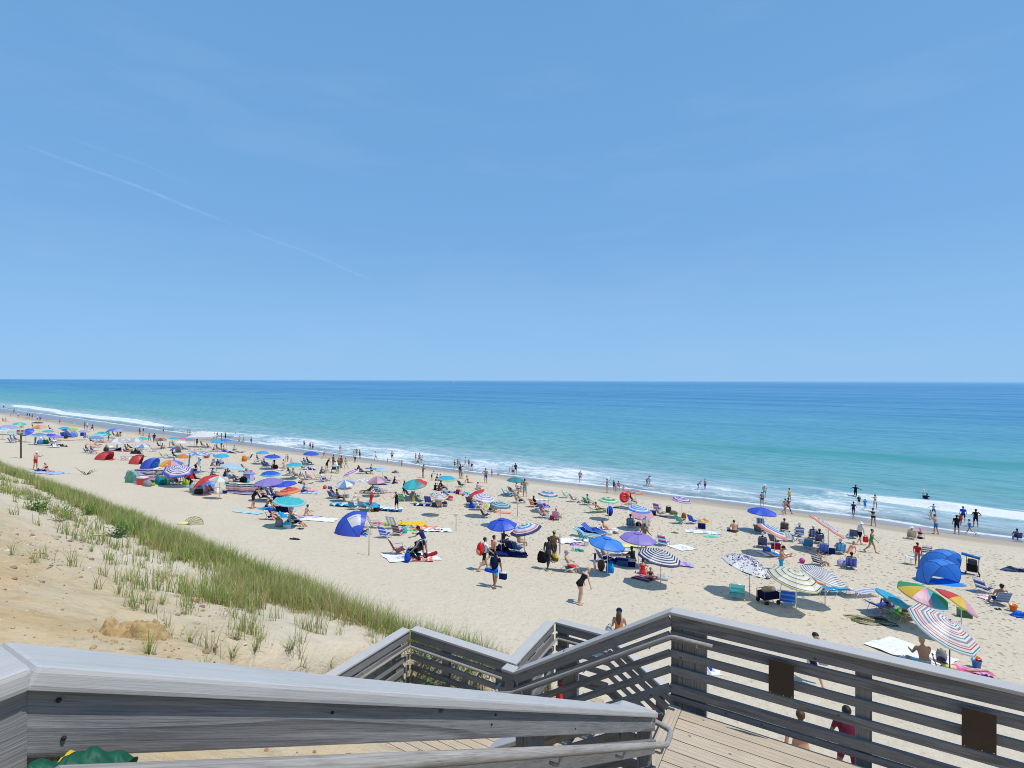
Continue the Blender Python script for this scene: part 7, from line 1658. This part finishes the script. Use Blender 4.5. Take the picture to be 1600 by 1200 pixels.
U(279, 731, 42, 'ring cream white pblue white blue white pblue lpink white blue white navy white lpink blue blue', 'big blue, white and pink ringed umbrella leaning over the crowded row', 20, 140, 2.0, .22)
U(267.5, 721, 33, 'panel yellow orange lpink purple ice mint yellow pink', 'rainbow panelled umbrella behind the big blue ringed one', 8, 150, 1.95, .22)
U(288, 711, 23, 'panel orange orange lime lime red maroon orange green', 'orange, green and red panelled umbrella behind the patterned cabana', 6, 120, 1.95, .2)
cabana(304, 738, 3.2, 2.25, 'pblue', 'white', 'blue and white patterned cabana standing on sloping legs')
P(306, 739, 'bend', 'tr dnavy fair b', 'person in navy shorts bending under the patterned cabana', 70); heap(299, 739, 'slate pblue char', 'grey blue bags heaped under the patterned cabana', 1.6, .9, .7)
dome(240, 733, 2.4, 1.3, 1.4, 80, 'royal blue sky', 'royal blue pop-up tent left of the rainbow umbrella', floor='white')
dome(219, 725, 2.3, 1.2, 1.25, 65, 'red red dred', 'red pop-up tent with a dark open mouth, right one of two', floor='char')
dome(169, 719, 2.5, 1.4, 1.2, 75, 'red red dred', 'closed red pop-up tent standing alone on the left, left one of two', floor='red')
P(331, 728, 'sit', 'bk brown tan b', 'tanned woman sitting beside a dark haired man', 90); P(338, 728, 'sit', 'ts navy char tan k', 'dark haired man sitting beside the tanned woman', 90); bag(345, 727, 'char', 'dark bag beside the dark haired man', .8, .5, .7, two='lav')
U(346.7, 710.5, 22, 'solid cyan', 'cyan umbrella shading the sitting couple', 5, 120, 1.95, .2); U(366, 727, 38, 'solid ice', 'wide pale blue umbrella tipped towards the sea', 16, 60, 1.95, .16)
ball(323, 716, 'rust', 'large brown and red ball on the sand above the couple', .42)
gazebo(316, 699, 3.7, 2.0, 'white', 'white peaked gazebo with four legs near the wash')
U(340, 689, 18.5, 'solid cyan', 'cyan umbrella in front of the gazebo, nearer of two', 5, 90, 1.95, .18); U(354, 687, 14, 'solid sky', 'blue umbrella right of the nearer cyan one by the gazebo', 5, 90, 1.95, .18)
for a_ in ((308, 698, 'stand', 'ts dnavy black tan k', 'dark person standing under the gazebo', 30), (316, 698, 'chair', 'ts dnavy tan tan k', 'person with a big dark head of hair sitting under the gazebo', 60), (325.5, 701, 'chair', 'ts navy navy ruddy g', 'person in a straw hat sitting at the edge of the gazebo', 60), (333.5, 703, 'sit', 'ts lpink navy fair b', 'person in pink sitting right of the gazebo leg', 80), (340, 703, 'chair', 'ts navy navy tan k', 'person in navy sitting under the nearer cyan umbrella', 60), (346, 702, 'stand', 'tr mauve brown k', 'brown skinned person standing under the blue umbrella', 30), (351.5, 704, 'sit', 'ts lav navy tan k', 'person in lilac sitting right of the cyan umbrella', 250), (365, 704, 'sit', 'ts pcyan navy tan b', 'person in a pale blue shirt sitting apart, back turned', 20),
           (335, 688, 'stand', 'ts lpink lgrey fair b', 'person in pink standing behind the nearer cyan umbrella', 30), (339.5, 687, 'stand', 'ts char navy tan k', 'dark haired person standing behind the nearer cyan umbrella', 20), (346, 688, 'stand', 'bk char brown k', 'dark haired woman standing behind the blue umbrella', 60), (352.5, 688, 'stand', 'ts dnavy dnavy tan k', 'person in navy standing behind the blue umbrella', 30), (293.8, 681, 'stand', 'tr yellow tan k', 'dark haired person wading left of the gazebo roof', 60), (297, 681, 'stand', 'bk lpink fair y', 'fair haired person wading beside the dark haired one', 30), (255.3, 677.5, 'stand', 'ts white navy tan k', 'person in a white shirt holding a pink board overhead', 30), (224, 681, 'stand', 'ts navy lgrey tan k', 'person in a navy shirt standing in the shallows', 60), (218.5, 680, 'walk', 'bk maroon brown k', 'slim brown child walking in the shallows', 200), (233.6, 691, 'walk', 'bk mauve brown k', 'brown skinned woman walking at the wash, left of a pair', 300), (241.2, 691, 'stand', 'ws navy brown k', 'person in a navy wetsuit, right of a pair', 330)):
    P(*a_, h=1.7)
root = empty('bodyboard', 'pink bodyboard held overhead by the person in white', 'board', at(255.3, 677.5) + Vector((.2, 0, 1.75)), R(-60))
MB().ell((0, 0, 0), (.26, .5, .035), col=PAL['lpink']).build('deck', m_plas, root, smooth=True)
for x_, y_, lb in ((353, 678, 'surfer resting on a pale board, left of two offshore'), (369, 678, 'surfer resting on a pale board, right of two offshore')):
    P(x_, y_, 'sit_legs', 'tr tan ruddy k', lb, 90, 1.6, dz=-.25); b_ = MB().ell((0, 0, 0), (.25, .95, .05), col=PAL['cream']).build('surfboard', m_plas, loc=at(x_ + 1, y_) + Vector((.5, 0, .05)), rz=R(-80), smooth=True); tag(b_, lb.replace('surfer resting on a pale board', 'pale surfboard under the surfer'), 'surfboard')
for x_, y_, lb in ((310, 673, 'swimmer with dark hair behind the gazebo peak, left of two heads'), (319, 674, 'swimmer with dark hair behind the gazebo peak, right of two heads'), (213, 669, 'lone swimmer beside the breaking wave'), (152, 652, 'swimmer far out on the left, fainter of two heads'), (157.7, 652, 'swimmer far out on the left, darker of two heads')): swimmer(x_, y_, lb, 'k')
C(307.5, 705, 60, 'orange red', 'orange chair left of the white striped chair by the gazebo'); C(317, 705, 30, 'white lgrey white', 'white striped chair in front of the gazebo'); C(299.6, 706, 30, 'white', 'white chair left of the orange one'); C(288, 703, 60, 'sky navy', 'bright blue chair left of the white one'); bag(279, 706, 'tan', 'beige bag left of the bright blue chair', .9, .6, 1.0)
T(314, 711, 1.2, 2.0, 90, 'ice mblue white', 'blue and white patchwork towel on open sand', mode='patch'); heap(351, 706, 'navy violet dnavy', 'long navy heap of towels below the blue umbrella', 2.6, .8, .3); heap(362, 708, 'black char', 'black strip of cloth right of the long navy heap', 1.6, .6, .2); twigs(378, 707, 6, 1.6, 'driftwood scraps near the wet sand left of the plain cyan umbrella', 'driftwood', .05, .2)
U(271, 701, 11, 'solid blue', 'small tilted blue umbrella above the teal chair', 22, 250, 1.5, .2); U(297, 686, 14, 'solid pblue', 'pale blue umbrella left of the gazebo roof', 4, 90); U(285.5, 684.5, 12, 'solid pink', 'pink umbrella behind the white one left of the gazebo', 5, 90); U(283, 690, 16, 'solid white', 'white umbrella left of the gazebo', 5, 90); U(273, 684, 14, 'solid cyan', 'cyan umbrella standing above the mauve one', 5, 90)
U(251, 685.5, 18, 'panel mauve brown', 'mauve brown umbrella over a seated group', 5, 90); U(223, 695, 21, 'panel pblue white', 'blue and white panelled umbrella left of the pink chair', 6, 120); U(223.7, 684, 15, 'solid aqua', 'turquoise umbrella behind the pale lilac one', 8, 90); U(212.5, 686, 22, 'panel lgrey white lav', 'pale lilac and white umbrella left of the blue panelled one', 5, 90); U(197, 686, 16, 'panel lgrey white', 'small grey and white umbrella beside the pale lilac one', 5, 90)
C(242, 706, 60, 'pink', 'bright pink chair on open sand'); C(256, 715, 40, 'teal aqua', 'teal chair standing below the small tilted blue umbrella'); C(266, 716, 60, 'char', 'dark folding chair right of the teal one'); P(272, 715, 'chair', 'ts navy navy tan k', 'person in navy sitting under the small tilted blue umbrella', 40)
for a_ in ((248, 699, 'chair', 'ts navy char tan k', 'person in navy at the left of the group under the mauve umbrella', 60), (252, 701, 'sit', 'bk mauve ruddy b', 'sunburnt person in the middle of the group under the mauve umbrella', 60), (258.7, 701, 'sit', 'ts lav lav fair b', 'child in lilac at the right of the group under the mauve umbrella', 250), (265.6, 699, 'stand', 'ts slate char tan k', 'dark haired person standing right of the child in lilac', 60), (271, 698, 'chair', 'ts slate navy tan k', 'person in a grey chair above the small tilted blue umbrella', 90), (287, 703, 'recline', 'tr purple brown k', 'person lying in the bright blue chair by the gazebo', 70), (204, 702, 'recline', 'tr char dark k', 'dark skinned person lying on a red towel', 80), (189, 682, 'bend', 'ts purple char tan k', 'person in a purple top bending near the wash', 200), (178, 682, 'chair', 'ts char navy tan k', 'dark clothed person sitting near the wash, left of three', 60), (182, 682, 'sit', 'ts dnavy black tan k', 'dark clothed person sitting near the wash, middle of three', 60), (185, 682, 'sit', 'bk maroon tan k', 'woman in maroon sitting near the wash, right of three', 60),
           (170, 689, 'stand', 'tr brown brown k', 'brown skinned person standing left of the white and grey tent umbrella', 60), (142, 691, 'chair', 'ts mblue navy tan k', 'person in blue sitting left of the peach shade', 90), (152, 698, 'recline', 'bk pink fair b', 'person in pink lying under the peach shade', 80), (161, 692, 'recline', 'tr coral ruddy b', 'sunburnt person lying behind the peach shade', 90), (132, 684, 'sit', 'tr char brown k', 'person sitting under the thin lilac umbrella', 90), (137, 707, 'chair', 'ts navy navy tan k', 'person in navy in the left of two chairs near the closed red tent', 60), (145, 709, 'chair', 'ts navy violet ruddy k', 'person in the right of two chairs near the closed red tent', 70), (132.6, 670.5, 'stand', 'bk brown brown k', 'tall thin brown woman at the wet sand on the left', 30), (136.4, 671.5, 'stand', 'ts white navy fair y', 'person in white and navy beside the tall thin woman', 60), (144, 674, 'run', 'ts navy black tan k', 'person in navy striding over the wet sand', 100), (116.5, 666, 'stand', 'ts white white fair y', 'toddler in white alone on the wet sand', 60),
           (93.7, 663, 'stand', 'tr black ruddy k', 'shirtless man in black trunks alone on the wet sand', 30), (73.4, 660, 'stand', 'bk lpink fair b', 'thin child in pink on the wet sand', 30), (63.2, 659, 'stand', 'ts mauve navy tan k', 'person in mauve, right of a pair on the wet sand', 330), (58.6, 659, 'walk', 'ts white dnavy fair b', 'person in a white shirt, left of a pair on the wet sand', 60), (50.4, 655.5, 'stand', 'ts navy navy tan k', 'person in navy, right of three on the wet sand', 30), (46.4, 655, 'stand', 'ts navy white tan k', 'person in navy and white, middle of three on the wet sand', 200), (42.5, 654.5, 'walk', 'ts dnavy white tan k', 'person in dark blue, left of three on the wet sand', 30), (28.4, 653, 'stand', 'ts white black fair r', 'person in a pink hat on the wet sand', 60), (16.5, 650.5, 'stand', 'ts lpink navy fair b', 'child in a pink top on the wet sand far left', 60), (22, 645, 'stand', 'ws navy tan k', 'dark figure standing where the far breaker meets the sand', 60), (5, 637, 'crouch', 'ws dnavy tan k', 'dark wader crouching in the foam at the far edge of view', 60),
           (55.5, 695, 'stand', 'ts ice pblue tan k', 'person in pale blue standing below the blue umbrella on the left', 60), (5, 659, 'chair', 'bk maroon ruddy b', 'sunbather in maroon at the far edge of view', 90), (9.5, 659, 'chair', 'tr cream ruddy k', 'sunbather in cream beside the one in maroon', 90), (19, 691, 'chair', 'ts mblue ice tan k', 'person in blue sitting in front of the sign', 60), (24, 689, 'chair', 'ts slate char tan k', 'dark haired person sitting behind the one in blue by the sign', 60), (33, 668, 'sit', 'bk cream ruddy b', 'tanned sunbather sitting left of the deep blue umbrella', 90), (52, 669, 'chair', 'ts dnavy navy tan k', 'dark clothed person under the pastel rainbow umbrella', 60), (111, 681.5, 'chair', 'ts lav mauve ruddy r', 'red haired person sitting by the blue shelter with an emblem', 90), (78, 672, 'chair', 'ts purple navy tan k', 'person in purple behind the cyan umbrella on the left', 60), (80, 693, 'chair', 'ts navy navy tan k', 'person in navy sitting among dark chairs on the left', 60)):
    P(*a_, h=1.05 if ('child' in a_[4] or 'toddler' in a_[4]) else 1.72)
T(199, 705, 1.2, 3.0, 90, 'red coral', 'red towel under the dark skinned person lying down'); heap(213, 709, 'black char', 'black heap of bags above the right red tent', 1.6, .9, .8); C(219, 706, 30, 'cream navy', 'cream and navy chair above the right red tent'); heap(225, 705, 'white lpink navy', 'flowered towel heap right of the cream and navy chair', 1.3, .7, .6)
C(194, 719, 60, 'lpink white', 'pink and white chair between the two red tents, left of a pair'); C(200, 719, 60, 'coral white', 'pink and white chair between the two red tents, right of a pair'); C(137, 708, 60, 'navy', 'navy chair, left of two near the closed red tent'); C(145, 710, 60, 'dnavy violet', 'navy chair, right of two near the closed red tent'); bag(166, 705, 'char', 'small dark bag at the tip of the closed red tent', .7, .5, .6); C(174, 703, 40, 'slate lav', 'grey blue chair left of the low white shade'); C(153, 688, 60, 'navy', 'navy chair under the blue violet umbrella'); C(160, 690, 60, 'char', 'dark chair under the blue violet umbrella'); bag(130, 681, 'blue', 'blue bag under the thin lilac umbrella', 1.0, .7, .9)
cabana(187, 704, 2.7, 1.2, 'white', 'lgrey', 'low white shade with a navy cushion under it'); heap(187, 704, 'navy dnavy', 'navy cushion under the low white shade', 1.6, .8, .5); P(198, 705, 'chair', 'ts black maroon tan k', 'dark clothed person right of the low white shade', 60)
for a_ in ((146, 696, 21, 'solid peach', 'flat peach shade leaning low over the sand', 24, 60, 1.0, .06), (184, 685.5, 24, 'panel white lgrey', 'white and grey panelled tent like umbrella', 4, 90, 1.8, .28), (186, 671.5, 16, 'solid lav', 'pale lilac umbrella against the wash', 6, 90), (174, 671, 17, 'solid sky', 'sky blue umbrella leaning left against the wash', 14, 260), (152, 682.5, 17, 'solid pblue', 'blue violet umbrella below the pale aqua one', 6, 90), (151, 679, 23, 'solid pcyan', 'pale aqua umbrella touching the teal one', 10, 250), (162, 676, 20, 'panel teal aqua', 'shiny teal umbrella above the pale aqua one', 12, 110), (132, 673, 15, 'solid lav', 'thin lilac umbrella standing apart on the left', 5, 90), (114, 670, 14.5, 'solid lime', 'lime green umbrella in the left crowd', 5, 90), (101, 668, 15, 'solid cyan', 'cyan umbrella left of the lime green one', 5, 90), (92, 673, 14, 'solid cream', 'cream umbrella left of the emblem shelter', 6, 90), (76, 673, 15, 'panel cyan aqua', 'cyan umbrella in the middle of the left crowd', 5, 90), (89, 681.5, 18, 'solid violet', 'lilac umbrella in front of the emblem shelter', 5, 90), (80, 679, 16, 'solid royal', 'deep blue umbrella overlapping the lilac one', 5, 90), (62, 678, 22, 'rim pblue ice', 'mid blue umbrella with a pale hem beside the sign', 5, 90), (21, 674.5, 14, 'solid pcyan', 'pale aqua umbrella left of the sign', 5, 90), (40.5, 674, 19, 'rings2 royal blue', 'deep blue umbrella tipped to face the viewer above the sign', 34, 170), (4, 670, 16, 'rings2 pcyan white cyan', 'white and cyan ringed umbrella at the far edge of view', 10, 150), (13, 665, 27, 'solid lav', 'pale lilac umbrella at the far edge of view', 4, 90), (62, 665, 18, 'panel yellow orange lpink mint green', 'pastel rainbow umbrella on the left', 8, 130), (59, 660.5, 14, 'solid navy', 'flat navy umbrella near the wet sand on the left', 4, 90, 1.6, .08), (31, 661, 17, 'panel aqua aqua mint', 'turquoise umbrella near the wet sand on the left', 8, 110)):
    U(a_[0], a_[1], a_[2], a_[3], a_[4], a_[5], a_[6], *(a_[7:]))
dome(104, 682, 3.4, 1.7, 1.6, 200, 'sky lav sky', 'blue shelter with a white oval emblem on the left', win='white', floor='blue')
C(80, 694, 60, 'navy', 'navy chair, left of the dark chairs on the left'); C(85, 693, 40, 'dnavy', 'dark navy chair, middle of the dark chairs on the left'); C(90, 692, 60, 'char', 'dark grey chair, right of the dark chairs on the left'); C(66, 688, 40, 'royal', 'royal blue chair under the mid blue umbrella'); C(19, 692, 60, 'pblue', 'pale blue chair in front of the sign'); bag(63, 694, 'mblue', 'blue bag beside the standing person in pale blue', .9, .6, .6); bag(71, 694, 'dgreen', 'dark green bag right of the blue one', .9, .6, .7); heap(86, 698, 'lgrey white char', 'white and grey heap in front of the dark chairs', 1.5, .9, .7); heap(96, 698, 'black char olive', 'row of black bags in front of the dark chairs', 1.8, .8, .5, name='bag_heap', cat='bags'); T(103, 688, 1.0, 3.0, 90, 'coral', 'thin red towel right of the dark chairs'); bag(103, 685, 'char', 'small round dark bag above the thin red towel', .6, .5, .5)
# ---- the man and woman under the dune, sign, wreck of a beach umbrella
P(56, 734, 'phone', 'tr red ruddy w', 'white haired shirtless man in red trunks looking at a phone', 80, 1.82, mass=1.25)
P(74, 737, 'sit_legs', 'bk maroon ruddy b', 'woman in maroon sitting on a blanket beside the man in red trunks', 80, 1.68)
T(76, 739, 1.8, 3.0, 95, 'lav pblue lav ice', 'pale violet blanket under the woman in maroon', mode='patch', name='blanket', cat='blanket'); heap(63, 736, 'navy denim', 'dark blue bag like heap at the end of the violet blanket', 1.0, .6, .3)
root = empty('sign', 'wooden notice board on a tall post standing on the beach', 'sign', at(33, 716), R(4))
MB().box((0, 0, 1.5), (.13, .13, 3.6), col=(.09, .07, .055), bev=.01).build('post', m_plas, root)
bd = MB().box((0, -.08, 3.0), (.86, .04, .62), col=(.62, .56, .50), bev=.008).build('board', m_plas, root)
for z_, x_, w_ in ((3.20, -.22, .3), (3.20, .24, .26), (3.06, -.2, .34), (3.06, .22, .3), (2.9, -.24, .26), (2.88, .2, .34), (2.76, 0, .5)): MB().box((x_, -.105, z_), (w_, .01, .07), col=(.05, .04, .045), bev=.002).build('lettering', m_plas, root)
root = empty('broken_umbrella', 'wrecked yellow beach umbrella with bent black ribs lying on the sand', 'umbrella', at(298, 820), R(20)); fr = MB()
arc = [Vector((.55 * math.cos(a) + .15, 0.2 * math.sin(a), .42 * math.sin(a))) for a in [math.pi * q / 12 for q in range(-1, 12)]]; fr.tube(arc, .014, 6)
for q in (2, 5, 8, 11): fr.tube([(-.35, 0, .06), arc[q]], .01, 6)
fr.tube([(-.9, -.15, .02), (-.3, 0, .08), (.1, -.25, .01)], .018, 6); fr.build('rib_frame', m_dpole, root, smooth=True)
MB().grid([[Vector((-.35, 0, .07)).lerp(arc[q] * .97, f) for f in (0, .35, .7, 1)] for q in range(0, 9)], lambda i, j: PAL['pyel'] if i % 3 else PAL['tan']).build('canopy', m_cf, root); MB().ell((-.42, 0, .1), (.32, .18, .12), col=PAL['pyel']).build('folded_cloth', m_towel, root, smooth=True)
# ---- a boat on the horizon
root = empty('boat', 'tiny white boat far out on the horizon', 'boat', Vector(((708 - 800) / F * 3200, 3200, -15.0)), R(70))
MB().grid([[Vector((x, y * w_, z_)) for y, z_ in ((-1, 1.9), (-.8, 0), (.8, 0), (1, 1.9))] for x, w_ in ((-8, 2.4), (-2, 2.7), (4, 2.2), (9, .1))], col=(.8, .8, .8)).box((-1, 0, 1.7), (14, 4, .2), col=(.7, .7, .7)).build('hull', m_plas, root); MB().box((-1, 0, 3.2), (6, 3.4, 2.8), col=(.85, .85, .85), bev=.2).build('cabin', m_plas, root); MB().tube([(0, 0, 4), (0, 0, 9)], .15, 6, col=(.6, .6, .6)).build('mast', m_plas, root)
